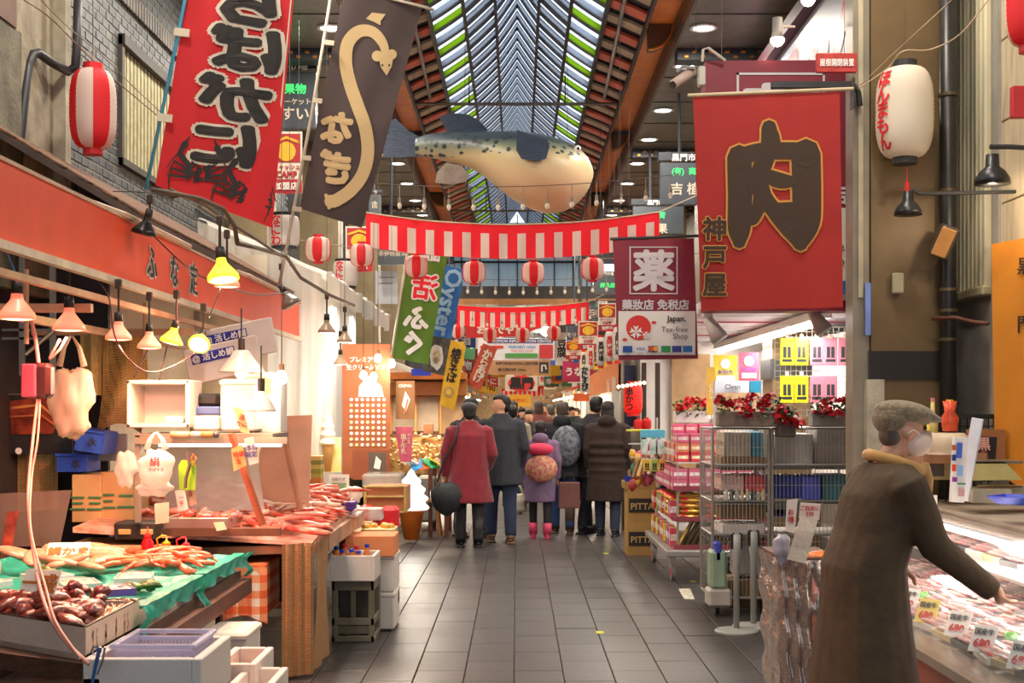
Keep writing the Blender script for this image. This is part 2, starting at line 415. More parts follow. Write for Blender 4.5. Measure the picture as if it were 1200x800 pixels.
# cross beams with brass studs and quarter-round brackets at every column bay
brass = M('b57a35', r=.35, m=.7)
for yb in (13.35, 18.5, 23.7, 28.9):
    for sgn in (-1, 1):
        c = thing('ceiling_beam', None, None, (sgn*2.3, yb, Zs(3.66))); struct(c)
        MB().lo((sgn*1.66, yb-.12, Zs(3.60)), (sgn*3.3, yb+.12, Zs(3.72))).build('beam', M('26292f', r=.5), c)
        for i in range(9):
            for r in (0, 1): MB().rbox((sgn*(1.75+i*.17+r*.08), yb-.125, Zs(3.63+r*.05)), (.05, .02, .03), .008).build('stud', brass, c)
        mb = MB(); pts = [(0, 0)]+[(.26*math.cos(a*PI/16), -.26*math.sin(a*PI/16)) for a in range(9)]
        mb.prism(pts, lambda a, b, t: (sgn*(1.36+a), yb+t, Zs(3.98)+b), -.08, .08).build('bracket', M('5a3f26', r=.4, m=.5), c)
        mb = MB(); mb.tube([(sgn*(1.36+.265*math.cos(a*PI/16)), yb-.085, Zs(3.98)-.265*math.sin(a*PI/16)) for a in range(9)], .018, 6).build('bracket_rim', brass, c)
        if yb > 13.4: MB().lo((sgn*1.33, yb-.1, Zs(3.93)), (sgn*1.62, yb+.1, Zs(3.99))).build('cross_plate', M('33302e'), c)
# tie rods across the vault and raking hangers
for yt, h in ((16.55, 3.93), (25.5, 3.93)):
    t = thing('ceiling_tie_rod', None, None, (0, yt, Zs(h))); struct(t)
    MB().cyl((-1.34, yt, Zs(h)), (1.34, yt, Zs(h)), .022, n=8).build('rod', M('6d655c', r=.4, m=.5), t)
    for sgn in (-1, 1): MB().cyl((sgn*.62, yt-.02, Zs(h)), (sgn*.62, yt, Zs(4.3)), .008, n=6).build('hanger', dk, t)
for sgn in (-1, 1):
    t = thing('ceiling_brace', None, None, (sgn*1.1, 15.5, Zs(3.95))); struct(t)
    MB().cyl((sgn*1.12, 16.5, Zs(3.98)), (sgn*1.05, 12.0, Zs(4.02)), .02, n=8).build('rod', M('8f9498', r=.35, m=.7), t)

# downlights
dl = thing('ceiling_downlight', 'round white downlight set in the dark soffit', 'ceiling light', (0, 0, 0), 'downlights along both soffits')
MB().lathe([(.135, 0), (.135, -.012), (.105, -.016), (.1, 0)], n=24).build('rim', M('d8d8d8', r=.3), dl, smooth=True)
MB().lathe([(.1, -.004), (0, -.006)], n=24).build('lens', M('fff4e0', e=14, n=0), dl)
first = True
DLY = [12.5+1.73*k for k in range(12)]
for sgn in (-1, 1):
    for k in range(-8, 12):
        y = 12.5+1.73*k
        if k == 1: y -= .35
        if y < 3.5 or (sgn > 0 and 8 < y < 12.2): continue
        loc = (sgn*1.82, y, Zs(3.715))
        o = put(dl, loc) if first else dup(dl, loc)
        first = False
        l = arealight('downlight_lamp', (0, 0, -.03), .2, 20, (1, .91, .78)); l.parent = o; l.location = (0, 0, -.03)

# ---- gable wall at the end of the vault
g = struct(thing('wall_gable', None, None, (0, 33.2, 4.3)))
MB().lo((-2.6, 33.1, 4.4), (2.6, 33.25, 4.75)).build('lower_beam', M('3a3230'), g)
MB().lo((-2.6, 33.0, 4.27), (2.6, 33.2, 4.42)).build('wood_band', M('a8733f'), g)
gl = M('b7c6cc', r=.3, a=.75, n=.05, tr=.6)
for i in range(8):
    x = -1.9+i*.48
    MB().lo((x, 33.1, 4.75), (x+.45, 33.12, 5.35)).build('window_pane', gl, g); MB().lo((x, 33.1, 5.4), (x+.45, 33.12, 6.4)).build('window_pane', gl, g)
    MB().lo((x+.45, 33.06, 4.75), (x+.48, 33.14, 6.6)).build('mullion', M('30363c'), g)
MB().lo((-1.9, 33.05, 5.35), (1.94, 33.14, 5.4)).build('transom', M('30363c'), g)
MB().lo((-1.9, 33.05, 5.75), (1.94, 33.14, 5.78)).build('transom', M('30363c'), g)
# second, lower arcade beyond
MB().lo((-3.6, 33.2, 4.6), (3.6, 75, 4.7)).build('ceiling_far', M('3a3735', r=.5), kind='structure')
MB().lo((-3.6, 70, 0), (3.6, 70.2, 5)).build('wall_end', M('c8a880', r=.6), kind='structure')
# plain side shells behind everything
MB().lo((-4.1, -6, -.1), (-3.9, 75, 7)).build('wall_left', M('4a4440', r=.8), kind='structure')
MB().lo((3.9, -6, -.1), (4.1, 75, 7)).build('wall_right', M('8c8074', r=.8), kind='structure')

# ---- left facade: pilaster, dark glazed brick, shuttered window
XF = -3.0
pl = struct(thing('wall_pilaster', None, None, (XF, 8, 0)))
con = M('8d8470', r=.85, n=.25, ns=5, b=.3, bs=25)
MB().lo((XF-.25, 7.55, 2.3), (XF+.02, 8.32, 6.8)).build('concrete_face', con, pl)
MB().lo((XF-.02, 8.22, 2.3), (XF+.10, 8.32, 6.8)).build('corner_strip', M('a59c86', r=.8, n=.2), pl)
MB().lo((XF-.1, 6.2, 3.83), (XF+.06, 7.52, 6.8)).build('brown_shutter', M('5c3a26', r=.6, n=.3, stretch=(1, 20, 1)), pl)
MB().lo((XF-.3, 3.5, 0), (XF-.05, 8.3, 2.3)).build('dark_base', M('35292a', r=.6, n=.3), pl)
MB().lo((XF-.1, 6.2, 2.3), (XF+.05, 7.62, 3.83)).build('concrete_sill', M('6d6757', r=.9, n=.3, b=.4), pl)
bw = struct(thing('wall_brick', None, None, (XF, 10.5, 0)))
MB().lo((XF-.2, 8.32, 0), (XF+.005, 16.5, 7)).build('mortar', M('77776c', r=.9), bw)
bm = [M('3c4248', r=.5, n=.3, ns=8, b=.1), M('4a4d4c', r=.5, n=.3, ns=9, b=.1), M('2f353d', r=.45, n=.3, ns=7, b=.1)]
BWd, BHt = .148, .068
bmesh_ = []
for m_ in bm: b_ = MB(); b_.rbox((0, 0, 0), (.02, BWd-.012, BHt-.012), .004); bmesh_.append(b_.mesh(m_))
cnt = 0; rest = [MB() for _ in bm]
cells = []
for r in range(60):
    z = 2.35+r*BHt
    for c in range(56):
        y = 8.42+c*BWd+(r % 2)*BWd/2
        if 9.62 < y < 11.15 and 3.42 < z < 4.42: continue
        if z > 6.4: continue
        px = CX+XF*FPX/y; py = CY-(z-EYE)*FPX/y
        vis = 60 < px < 215 and py > -5 and py < 235 and not (px > 190 and py < 200 and False)
        cells.append((0 if vis else 1, y, z))
cells.sort()
for k, (v, y, z) in enumerate(cells):
    i = random.randrange(3)
    if v == 0 and cnt < 298:
        o = bpy.data.objects.new('brick', bmesh_[i]); COL.objects.link(o); o.parent = bw; o.location = Vector((XF+random.uniform(-.002, .002), y, z))-worg(bw); cnt += 1
    else: rest[i].rbox((XF, y, z), (.02, BWd-.012, BHt-.012), .004)
for i, q in enumerate(rest): tag(q.build('bricks', bm[i], bw), kind='stuff')
q = MB()
for r in range(60): q.rbox((XF+.03, 8.37, 2.35+r*BHt), (.06, .09, BHt-.012), .004)
tag(q.build('corner_bricks', M('2b2a26', r=.3, n=.3), bw), kind='stuff')
q = MB()
for c in range(90): q.rbox((XF+.015, 8.4+c*.075, 4.72), (.05, .062, .13), .004)
tag(q.build('soldier_course', M('4b4238', r=.4, n=.4), bw), kind='stuff')
wn1 = struct(thing('window_1', None, None, (XF, 10.4, 3.45)))
MB().lo((XF-.12, 9.66, 3.45), (XF-.1, 11.1, 4.38)).build('window_pane', M('d8e0e0', r=.2, n=.4, ns=2), wn1)
for i in range(15): MB().lo((XF-.02, 9.72+i*.094, 3.47), (XF+.01, 9.72+i*.094+.05, 4.34)).build('slat', M('b3a878', r=.6, n=.2, ns=12), wn1)
MB().lo((XF-.06, 9.6, 4.33), (XF+.06, 11.16, 4.41)).build('lintel', M('37302a'), wn1)
MB().lo((XF-.06, 9.6, 3.43), (XF+.05, 11.16, 3.48)).build('windowsill', M('37302a'), wn1)
MB().lo((XF-.06, 9.6, 3.43), (XF+.04, 9.66, 4.4)).build('jamb', M('4a4238'), wn1)
# drain pipe on the left facade
dp = M('2d2d30', r=.45)
MB().tube([P(92, -20, 8.2), P(90, 60, 8.2), P(88, 78, 8.2), P(80, 84, 8.2), P(62, 74, 8.0), P(45, 62, 7.9), P(38, 64, 7.85), P(33, 75, 7.8), P(28, 120, 7.7), P(20, 200, 7.65), P(18, 330, 7.65)], .03, 8).solo('drain_pipe', dp, 'black bent drain pipe crossing the concrete pilaster', 'pipe', smooth=True)
# left columns further along + facade shopfront wall
for i, yc in enumerate((13.3, 18.5, 23.7, 28.9)):
    c = struct(thing('pillar_left', None, None, (-2.9, yc, 0)))
    MB().lo((-3.1, yc-.25, 0), (-2.55, yc+.25, 5.35)).build('shaft', M('8a7a5c', r=.4, n=.1), c); MB().lo((-3.12, yc-.27, 1.9), (-2.53, yc+.27, 2.1)).build('band', M('2a2622'), c)
# ---- right side: near column
c = struct(thing('pillar_right', None, None, (2.42, 8.35, 0)))
colm = M('6b5638', r=.4, n=.06, m=.2)
MB().lo((2.24, 8.1, 0), (2.70, 8.6, 5.35)).build('shaft', colm, c)
MB().lo((2.225, 8.085, 1.78), (2.715, 8.615, 1.96)).build('band', M('2a2421', r=.3), c)
MB().lo((2.20, 8.05, 0), (2.31, 8.2, 1.78)).build('stone_base', M('a09a88', r=.8, n=.3, b=.3), c)
MB().lo((2.13, 8.12, 0), (2.235, 8.3, 5.3)).build('steel_channel', M('8d8270', r=.35, m=.4, n=.1), c)
MB().lo((2.16, 8.10, 2.3), (2.19, 8.13, 5.3)).build('channel_lip', M('b5a98e', r=.35, m=.3), c)
MB().rbox(P(1052, 332, 8.06), (.07, .05, .13), .008).build('switch_box', M('a8a184'), c)
MB().box(P(1017, 362, 8.08), (.035, .01, .33)).build('blue_sticker', M('6f86c8'), c)
for i, yc in enumerate((13.3, 18.5, 23.7, 28.9)):
    c = struct(thing('pillar_right', None, None, (2.9, yc, 0)))
    MB().lo((2.6, yc-.25, 0), (3.1, yc+.25, 5.35)).build('shaft', colm, c); MB().lo((2.58, yc-.27, 1.9), (3.12, yc+.27, 2.1)).build('band', M('2a2622'), c)
# black pipe beside the column
pp = thing('drain_pipe', 'thick black drain pipe clamped beside the brown column', 'pipe', (2.75, 8.2, 0))
MB().cyl((2.70, 8.02, 0), (2.70, 8.02, 5.5), .052, n=16).build('pipe', M('1f1d1c', r=.4, n=.3), pp, smooth=True)
for z in (2.02, 2.2, 2.33, 3.55, 2.95): MB().cyl((2.70, 8.02, z), (2.70, 8.02, z+.02), .06, n=16).build('pipe_clamp', M('5a4c34', r=.5, m=.5), pp)
# right wall facing the street
w = struct(thing('wall_shopfront', None, None, (3, 8, 0)))
MB().lo((2.95, 7.85, 0), (3.8, 8.88, 6.5)).build('backing', M('9c968c', r=.8, n=.1), w)
MB().lo((2.6, 8.62, 0), (3.2, 8.75, 6.5)).build('grey_panel', M('b7b1a6', r=.7, n=.12), w)
pm = M('cabb9c', r=.6, n=.12, ns=3, stretch=(1, 8, 1))
for i in range(8):
    z = 2.35+i*.5
    MB().rbox((3.0, 7.05, z+.25), (.06, 1.72, .49), .004).build('stone_panel', pm, w)
sh = struct(thing('wall_shutter', None, None, (3, 8.3, 2.35)))
for i in range(12): MB().rbox((2.93, 7.98+i*.072, 3.9), (.05, .064, 3.15), .012).build('slat', M('c9bf9f', r=.6, n=.18, ns=4, stretch=(1, 1, .3)), sh)
MB().rbox((2.93, 8.4, 2.33), (.1, .95, .06), .01).build('bottom_rail', M('a89c7c'), sh)
MB().lo((2.96, 8.15, 0), (3.0, 8.45, 2.3)).build('dark_post', M('4a4742'), w)
MB().lo((2.9, 7.7, 0), (2.96, 7.83, 2.5)).build('steel_post', M('b9b4a8', r=.3, m=.3), w)
# ================================================================ SIGNS, BANNERS, LANTERNS
def sheet(name, label, cat, quad, mat, items=(), wave=.012, freq=2, group=None, part='cloth', nu=30, nv=40, th=.01, flat=False):
    """Like panel, but print is given in photo pixels and cast onto the sheet's plane: ('t',text,px,py,size_px,mat,{..}) ('p',pts,mat) ('s',pts,widths,mat)"""
    tl, tr, br, bl = quad; nn = (tr-tl).cross(tl-bl).normalized(); W = (tr-tl).length; Hh = (bl-tl).length
    X = (tr-tl)/W; Y = (bl-tl)/Hh; cen = (tl+tr+br+bl)/4; eye = Vector((0, 0, EYE)); wv = 0 if flat else min(wave, .003)
    def off(u, v): return wv*(math.sin(u*freq*2*PI+v*3)*(.3+.7*v)+.4*math.sin(u*freq*5+v*7)) if wv else 0
    def cast(x, y, o):
        d = P(x, y, 1)-eye; t = (cen-eye).dot(nn)/d.dot(nn); p = eye+d*t; q = p-tl
        return p+nn*(off(q.dot(X)/W, q.dot(Y)/Hh)+o)
    root = panel(name, label, cat, quad, mat, (), th=th, wave=wv, freq=freq, nu=nu, nv=nv, group=group, part=part)
    lay = {}; order = []
    for it in items:
        mt = {'t': 5, 'p': 2, 's': 3}[it[0]]; mt = it[mt]
        if mt not in lay: lay[mt] = (MB(), .008+.0055*len(order)+wv*.2); order.append(mt)
        b, o = lay[mt]
        if it[0] == 'p': b.add([cast(x, y, o) for x, y in it[1]], [tuple(range(len(it[1])))])
        elif it[0] == 's':
            pts = it[1]; ws = it[2] if hasattr(it[2], '__len__') else [it[2]]*len(pts); L = []; Rr = []
            for i, (x, y) in enumerate(pts):
                a = pts[max(0, i-1)]; c = pts[min(len(pts)-1, i+1)]; dx, dy = c[0]-a[0], c[1]-a[1]; l = math.hypot(dx, dy) or 1
                nx, ny_ = -dy/l*ws[i]/2, dx/l*ws[i]/2; L.append((x+nx, y+ny_)); Rr.append((x-nx, y-ny_))
            for i in range(len(pts)-1): b.add([cast(*q, o) for q in (L[i], L[i+1], Rr[i+1], Rr[i])], [(0, 1, 2, 3)])
            for i in (0, len(pts)-1): b.add([cast(x, y, o) for x, y in circ(pts[i][0], pts[i][1], ws[i]/2, 8)], [tuple(range(8))])
        else:
            _, s, x, y, sz, _m = it[:6]; op = it[6] if len(it) > 6 else {}
            vs, fs = tmesh(s, op.get('off', .012), op.get('vert', False)); c, sn = math.cos(op.get('rot', 0)), math.sin(op.get('rot', 0)); q = []
            for p_ in vs:
                a, bb = p_; a *= sz*op.get('sx', 1)*(-1 if op.get('mir') else 1); bb *= sz
                a += op.get('sh', 0)*bb; a, bb = a*c-bb*sn, a*sn+bb*c; q.append(cast(x+a, y-bb, o+getattr(p_, 'k', 0)))
            b.add(q, fs)
    for mt in order:
        b, _ = lay[mt]
        if b.v: b.build('print', mt, root)
    return root
def cur(pts, n=6):       # smooth curve through points
    out = []
    for i in range(len(pts)-1):
        p0, p1, p2, p3 = [Vector(pts[max(0, min(len(pts)-1, j))]) for j in (i-1, i, i+1, i+2)]
        for k in range(n):
            t = k/n; out.append(tuple(.5*((2*p1)+(p2-p0)*t+(2*p0-5*p1+4*p2-p3)*t*t+(3*p1-p0-3*p2+p3)*t**3)))
    return out+[tuple(pts[-1])]
cream = M('d9c9b4', r=.8, n=.04); inkb = M('2b2523', r=.8, n=.05)
# crab nobori seen from its back
redc = M('dd2a30', r=.75, n=.05, tr=.25)
it = []
for s, x, y in (('ら', 292, 6), ('ば', 288, 58), ('が', 275, 115), ('に', 263, 170)):
    it.append(('t', s, x, y, 56, cream, {'off': .115, 'mir': 1, 'sx': 1.55, 'rot': -.1}))
for s, x, y in (('ら', 292, 6), ('ば', 288, 58), ('が', 275, 115), ('に', 263, 170)):
    it.append(('t', s, x, y, 56, inkb, {'off': .058, 'mir': 1, 'sx': 1.55, 'rot': -.1}))
def crab(cx, cy, s, rot, m):
    o = []; c, n_ = math.cos(rot), math.sin(rot)
    T = lambda x, y: (cx+s*(x*c-y*n_), cy+s*(x*n_+y*c))
    for sg in (-1, 1):
        for k in range(4):
            a = -.5+k*.36; o.append(('s', [T(sg*.4, a*.4), T(sg*(1.1+.1*k), a-.35), T(sg*(1.55-.08*k), a+.35)], [s*.17, s*.13, s*.05], m))
        o.append(('s', [T(sg*.4, -.3), T(sg*1.0, -.9), T(sg*.8, -1.35)], [s*.22, s*.26, s*.34], m)); o.append(('s', [T(sg*.85, -1.3), T(sg*.6, -1.75)], [s*.2, s*.06], m))
    rr = random.Random(3)
    for k in range(46):
        a = rr.uniform(0, 2*PI); r = math.sqrt(rr.random())*.62; x, y = r*math.cos(a)*1.1, r*math.sin(a)*.8
        o.append(('s', [T(x, y), T(x+rr.uniform(-.2, .2), y+rr.uniform(-.14, .14))], s*.1, m))
    return o
it += crab(232, 204, 24, .12, inkb)+crab(285, 228, 25, .3, inkb)
it.append(('s', [(343, -20), (316, 262)], 1.6, cream))
f1 = sheet('nobori_flag', 'tall red flag with huge black hiragana and black crabs, seen from its back', 'flag', q4((238, -115, 7.5), (352, -84, 7.6), (319, 267, 7.6), (182, 217, 7.5)), redc, it, wave=.008)
MB().tube([P(236, -130, 7.48), P(217, 0, 7.48), P(171, 222, 7.48)], .011, 8).build('blue_pole', M('4c9ab8', r=.4), f1, smooth=True)
for x, y in ((213, 38), (193, 138), (226, -60)): MB().box(P(x, y, 7.46), (.09, .01, .045), R(0, .12, 0)).build('strap', M('d8c8b0'), f1)
# eel nobori
itm = []
eel = cur([(452, 68), (449, 52), (437, 38), (421, 37), (408, 50), (405, 72), (410, 98), (419, 124), (428, 150), (431, 178), (425, 204), (410, 224), (392, 236)], 5)
eelc = M('d2b684', r=.8, n=.03); n = len(eel)
itm.append(('s', eel, [8+7*math.sin(min(1, i/n*3)*PI/2) for i in range(n)], eelc))
itm += [('p', circ(442, 66, 6.5, 12), eelc), ('p', circ(459, 64, 6, 12), eelc), ('p', [(443, 66), (461, 66), (459, 78), (453, 89), (446, 79)], eelc), ('p', [(429, 22), (436, 15), (452, 17), (446, 25), (446, 30), (438, 26)], eelc)]
itm += [('p', circ(448, 77, 1.3, 8), inkb), ('p', circ(456, 77, 1.3, 8), inkb), ('p', circ(388, 236, 8, 10), eelc)]
for k in range(7): itm.append(('p', circ(382+k*.6, 229+k*2.4, 2.2, 8), eelc))
itm += [('t', 'な', 394, 150, 40, eelc, {'off': .06, 'mir': 1, 'rot': -.12}), ('t', 'ぎ', 392, 196, 40, eelc, {'off': .06, 'mir': 1, 'rot': -.12})]
f2 = sheet('nobori_flag', 'tall dark brown flag with a tan eel drawn as a letter', 'flag', q4((404, -14, 9.4), (496, 5, 9.5), (424, 267, 9.5), (351, 244, 9.4)), M('45332f', r=.6, n=.06, sheen=.3), itm, wave=.01)
MB().tube([P(392, -30, 9.38), P(365, 135, 9.38), P(332, 310, 9.38), P(327, 335, 9.38)], .012, 8).build('pale_pole', M('b9ac98', r=.4), f2, smooth=True)
MB().tube([P(400, -16, 9.45), P(500, 9, 9.45), P(508, 12, 9.45)], .012, 8).build('cross_bar', M('b9ac98', r=.4), f2, smooth=True)
for x, y in ((386, 50), (372, 118), (359, 185), (348, 245)): MB().box(P(x, y, 9.37), (.07, .01, .035), R(0, .12, 0)).build('strap', M('c8b9a2'), f2)
# green and blue nobori deeper in
fg = sheet('nobori_flag', 'green flag with red and white brush letters, seen from its back', 'flag', q4((482, 278, 14), (527, 285, 14.1), (502, 427, 14.1), (460, 419, 14)), M('5f8426', r=.7, tr=.2), [
    ('t', '活', 498, 336, 31, WHITE, {'off': .09, 'mir': 1, 'rot': -.12}), ('t', '活', 498, 336, 31, RED, {'off': .03, 'mir': 1, 'rot': -.12}),
    ('t', 'ふ', 488, 372, 30, WHITE, {'off': .05, 'mir': 1, 'rot': -.12}), ('t', 'ぐ', 484, 402, 30, WHITE, {'off': .05, 'mir': 1, 'rot': -.12}), ('t', '国産', 504, 300, 12, WHITE, {'off': .04, 'mir': 1, 'rot': -.12})], wave=.01)
MB().cyl(P(478, 290, 13.97), P(455, 440, 13.97), .012).build('pole', M('c9c0ae'), fg)
fo = sheet('nobori_flag', 'blue flag with white word Oyster above a shell photo', 'flag', q4((514, 309, 14.6), (545, 316, 14.7), (520, 440, 14.7), (494, 434, 14.6)), M('3b82cf', r=.6, tr=.2), [
    ('t', 'Oyster', 522, 354, 28, M('a9d4f2', n=0), {'off': .03, 'rot': -1.78}), ('p', [(503, 393), (528, 397), (520, 440), (494, 434)], M('4a443c', n=.4, ns=30)),
    ('p', [(511+8*math.cos(a*.5)*(1+.12*math.sin(a*3)), 418+15*math.sin(a*.5)*(1+.1*math.cos(a*4))) for a in range(13)][:12], M('d8d2c6')), ('p', circ(511, 418, 5, 12, 9), M('cbb089', n=.3, ns=30)), ('p', circ(510, 422, 3, 10, 4), M('8a7a60'))], wave=.006)
fy = sheet('nobori_flag', 'small yellow flag with black brush script beyond the oyster flag', 'flag', q4((527, 397, 16.5), (546, 405, 16.5), (533, 481, 16.5), (515, 474, 16.5)), M('e6b52c', r=.7, tr=.2), [('t', '焼きそば', 532, 428, 12, inkb, {'vert': 1, 'rot': -.2, 'off': .04}), ('p', circ(526, 459, 6, 14), M('a98a55')), ('p', circ(526, 459, 3.4, 12), M('e0b030'))], wave=.006)
fr = sheet('nobori_flag', 'slanted brick red flag with white script under the second striped curtain', 'flag', q4((566, 402, 18), (583, 408, 18), (563, 458, 18), (547, 450, 18)), M('b4492f', r=.7), [('t', 'からあげ', 566, 429, 12, cream, {'vert': 1, 'rot': -.38, 'off': .04, 'sh': 0})], wave=.004)
# red and white striped curtains across the street
def curtain(label, x0, y0, x1, y1, hpx, d, nst, sag, first=.05):
    W = (x1-x0)*d/FPX; h = hpx*d/FPX; q = [P(x0, y0, d), P(x1, y1, d), P(x1, y1, d)-Vector((0, 0, h)), P(x0, y0, d)-Vector((0, 0, h))]
    nn = Vector((0, -1, 0)); tl, tr, br, bl = q
    def S(u, v, o=0):
        p = (tl*(1-u)+tr*u)*(1-v)+(bl*(1-u)+br*u)*v; w = .012*math.sin(u*60+v*2)*(.3+v)+.01*math.sin(u*23); e = 4*u*(1-u)
        p = p+nn*(w+o); p.z -= sag*e-(0.03*(1-e)*v if 0 else 0); return p
    root = thing('striped_curtain', label, 'curtain', (tl+tr)/2, 'red and white curtains strung across the street')
    mb = MB(); mb.grid(lambda u, v: S(u, v), nst*8, 6); mb.build('cloth', M('ea1f2c', r=.8, tr=.3, n=.03), root, smooth=True)
    mb = MB(); per = 1/nst
    for k in range(nst):
        a = k*per+per*first*5; mb.grid(lambda u, v: S(a+u*per*.46, .27+v*.73, .004), 4, 5)
    mb.build('white_stripes', M('e8dfd2', r=.8, tr=.3, n=.03), root, smooth=True)
    mb = MB(); mb.tube([S(i/20, 0) for i in range(21)], .008, 5); mb.tube([tl, tl+Vector((-.6, .3, .16))], .006, 5); mb.tube([tr, tr+Vector((.75, .2, .35))], .006, 5); mb.build('rope', M('b9a78a'), root)
    return root
curtain('wide red and white striped curtain strung below the hanging fish', 429, 249, 773, 248, 40, 13, 16, .125)
curtain('smaller red and white striped curtain strung further along the street', 536, 357, 690, 353, 24, 23, 13, .07)
curtain('tiny distant striped curtain low over the crowd', 588, 455, 637, 452, 11, 44, 9, .02)
sheet('festival_banner', 'red banner with white script hanging behind the second striped curtain', 'banner', q4((545, 378, 26), (660, 374, 26), (606, 394, 26), (546, 396, 26)), M('c9302c', tr=.3), [('t', 'おいでやす', 586, 386, 11, cream, {'off': .05})], wave=.01)
# 肉 noren
nr = M('a52622', r=.8, n=.05, tr=.12); nk = M('3a281c', r=.8, n=.04); go = M('c98a3c', r=.7, n=0)
def out(c, k): # grow polygon around centroid
    cx = sum(p[0] for p in c)/len(c); cy = sum(p[1] for p in c)/len(c); return [(cx+(x-cx)*k, cy+(y-cy)*k) for x, y in c]
strokes = [([(901, 150), (900, 176), (886, 215), (893, 225), (884, 256), (878, 262)], [18, 20, 22, 20, 12, 4]),
           ([(899, 150), (906, 158), (912, 166)], [10, 13, 5]),
           ([(866, 184), (867, 230), (866, 268), (866, 283)], [28, 28, 26, 16]),
           ([(862, 185), (890, 178), (925, 177), (945, 178)], [18, 20, 20, 20]),
           ([(944, 180), (945, 230), (944, 262), (938, 286)], [34, 34, 32, 16]),
           ([(892, 203), (915, 212), (934, 212)], [14, 18, 8]), ([(890, 214), (905, 244), (928, 268), (936, 286)], [10, 18, 26, 14]), ([(900, 244), (930, 246), (944, 246)], [12, 18, 18])]
itn = [('s', cur(p, 4), [w+5 for w in [ws[0]+(ws[-1]-ws[0])*0 for _ in cur(p, 4)]], go) for p, ws in []]
for p, ws in strokes:
    pc = cur(p, 4); wc = [x[0] for x in cur([(w, 0) for w in ws], 4)]
    itn.append(('s', pc, [w+5 for w in wc], go))
for p, ws in strokes:
    pc = cur(p, 4); wc = [x[0] for x in cur([(w, 0) for w in ws], 4)]
    itn.append(('s', pc, wc, nk))
for s, y in (('神', 268), ('戸', 302), ('屋', 334)): itn += [('t', s, 837, y, 29, go, {'off': .075})]
for s, y in (('神', 268), ('戸', 302), ('屋', 334)): itn += [('t', s, 837, y, 29, nk, {'off': .03})]
f3 = sheet('noren_banner', 'large red noren with a giant black meat character edged in gold', 'banner', q4((812, 110, 8.0), (984, 108, 8.0), (988, 360, 8.0), (822, 364, 8.0)), nr, itn, wave=.006, freq=3)
MB().cyl(P(806, 112, 8.0), P(1000, 104, 8.0), .012, n=10).build('rod', M('b8a585'), f3)
mb = MB(); mb.rbox(P(950, 100, 8.03), (.5, .04, .045), .006); mb.lo(P(996, 95, 8.1), P(1002, 125, 8.0)); mb.tube([P(1000, 100, 8.05), P(1006, 108, 8.05), P(1008, 124, 8.05)], .018, 8)
mb.build('bracket_arm', M('3b3b3d', r=.35, m=.5), f3)
MB().rbox(P(980, 74, 8.02), (.255, .03, .12), .004).solo('red_plate', M('a92e28', r=.6, n=.2, ns=30), 'small red enamel plate with white characters above the meat noren', 'sign')
pl2 = bpy.data.objects['red_plate']; mb = MB(); vs, fs = tmesh('屋根開閉装置', .02); mb.add(put3(vs, lambda a, b, k: (a*.036, -k, b*.05)), fs); mb.add([], []); o = mb.mesh(WHITE); o2 = bpy.data.objects.new('print', o); COL.objects.link(o2); o2.parent = pl2; o2.location = (0, -.018, .06)
# drugstore banner and its big sign board
burg, wht, lg = M('8c2336', r=.55, n=.05), M('ece7e0', r=.6, n=.02), M('d9d4d6', r=.6, n=0)
redm, gry = M('d8332c', n=0), M('3f3b3a', n=0)
def taxfree(X, Y, s):      # items of the drugstore sign; X,Y map from the small banner's pixels
    I = []
    def rc(x0, y0, x1, y1, m): I.append(('p', [(X(x0), Y(y0)), (X(x1), Y(y0)), (X(x1), Y(y1)), (X(x0), Y(y1))], m))
    for a in ((737.5, 289, 794, 290.3), (739, 343.3, 794, 344.6), (737.5, 289, 739, 344.6), (792.6, 289, 794, 344.6)): rc(*a, lg)
    I.append(('t', '薬', X(766), Y(317), 50*s, lg, {'off': .034}))
    I.append(('t', '藥妝店 免税店', X(768), Y(357), 12.6*s, lg, {'off': .035}))
    rc(724.5, 364.5, 814.5, 416, wht)
    I.append(('p', [(X(a), Y(b)) for a, b in circ(748, 384, 14.5, 24)], redm))
    for cx, cy, r in ((745, 389, 8), (757, 393, 5)):
        for k in range(5):
            a = k*2*PI/5-PI/2; I.append(('p', [(X(p), Y(q)) for p, q in [(cx, cy), (cx+r*math.cos(a-.42), cy+r*math.sin(a-.42)), (cx+r*.75*math.cos(a), cy+r*.75*math.sin(a)), (cx+r*math.cos(a+.42), cy+r*math.sin(a+.42))]], WHITE))
    for cx, cy in ((732, 398), (766, 378)): I.append(('p', [(X(a), Y(b)) for a, b in circ(cx, cy, 3, 10, 1.8)], redm))
    I.append(('t', 'Japan.', X(792), Y(374.5), 9.4*s, gry, {'off': .03})); I.append(('t', 'Tax-free', X(790), Y(386), 9*s, gry, {'off': -.005})); I.append(('t', 'Shop', X(797), Y(395), 9*s, gry, {'off': -.005}))
    cards = ((735, '1f4f9c'), (749.5, 'e8e8f0'), (764.5, '35506e'), (779.5, '2a8a4a'), (792, '2b3a8a'), (804.5, '2f6fb4'))
    for x, c in cards: rc(x-5.5, 405.5, x+5.5, 413, M(c, n=0))
    I.append(('t', 'VISA', X(749.5), Y(409.3), 5*s, M('2b3f8f', n=0), {'off': .02})); I.append(('p', [(X(a), Y(b)) for a, b in circ(762, 409, 3, 12)], M('e0482a', n=0))); I.append(('p', [(X(a), Y(b)) for a, b in circ(767, 409, 3, 12)], M('e8b03a', n=0)))
    I.append(('t', 'JCB', X(779.5), Y(409.3), 5*s, WHITE)); I.append(('t', 'UC', X(792), Y(409.3), 5.5*s, WHITE)); I.append(('t', 'AMEX', X(804.5), Y(409.3), 3.6*s, WHITE))
    return I
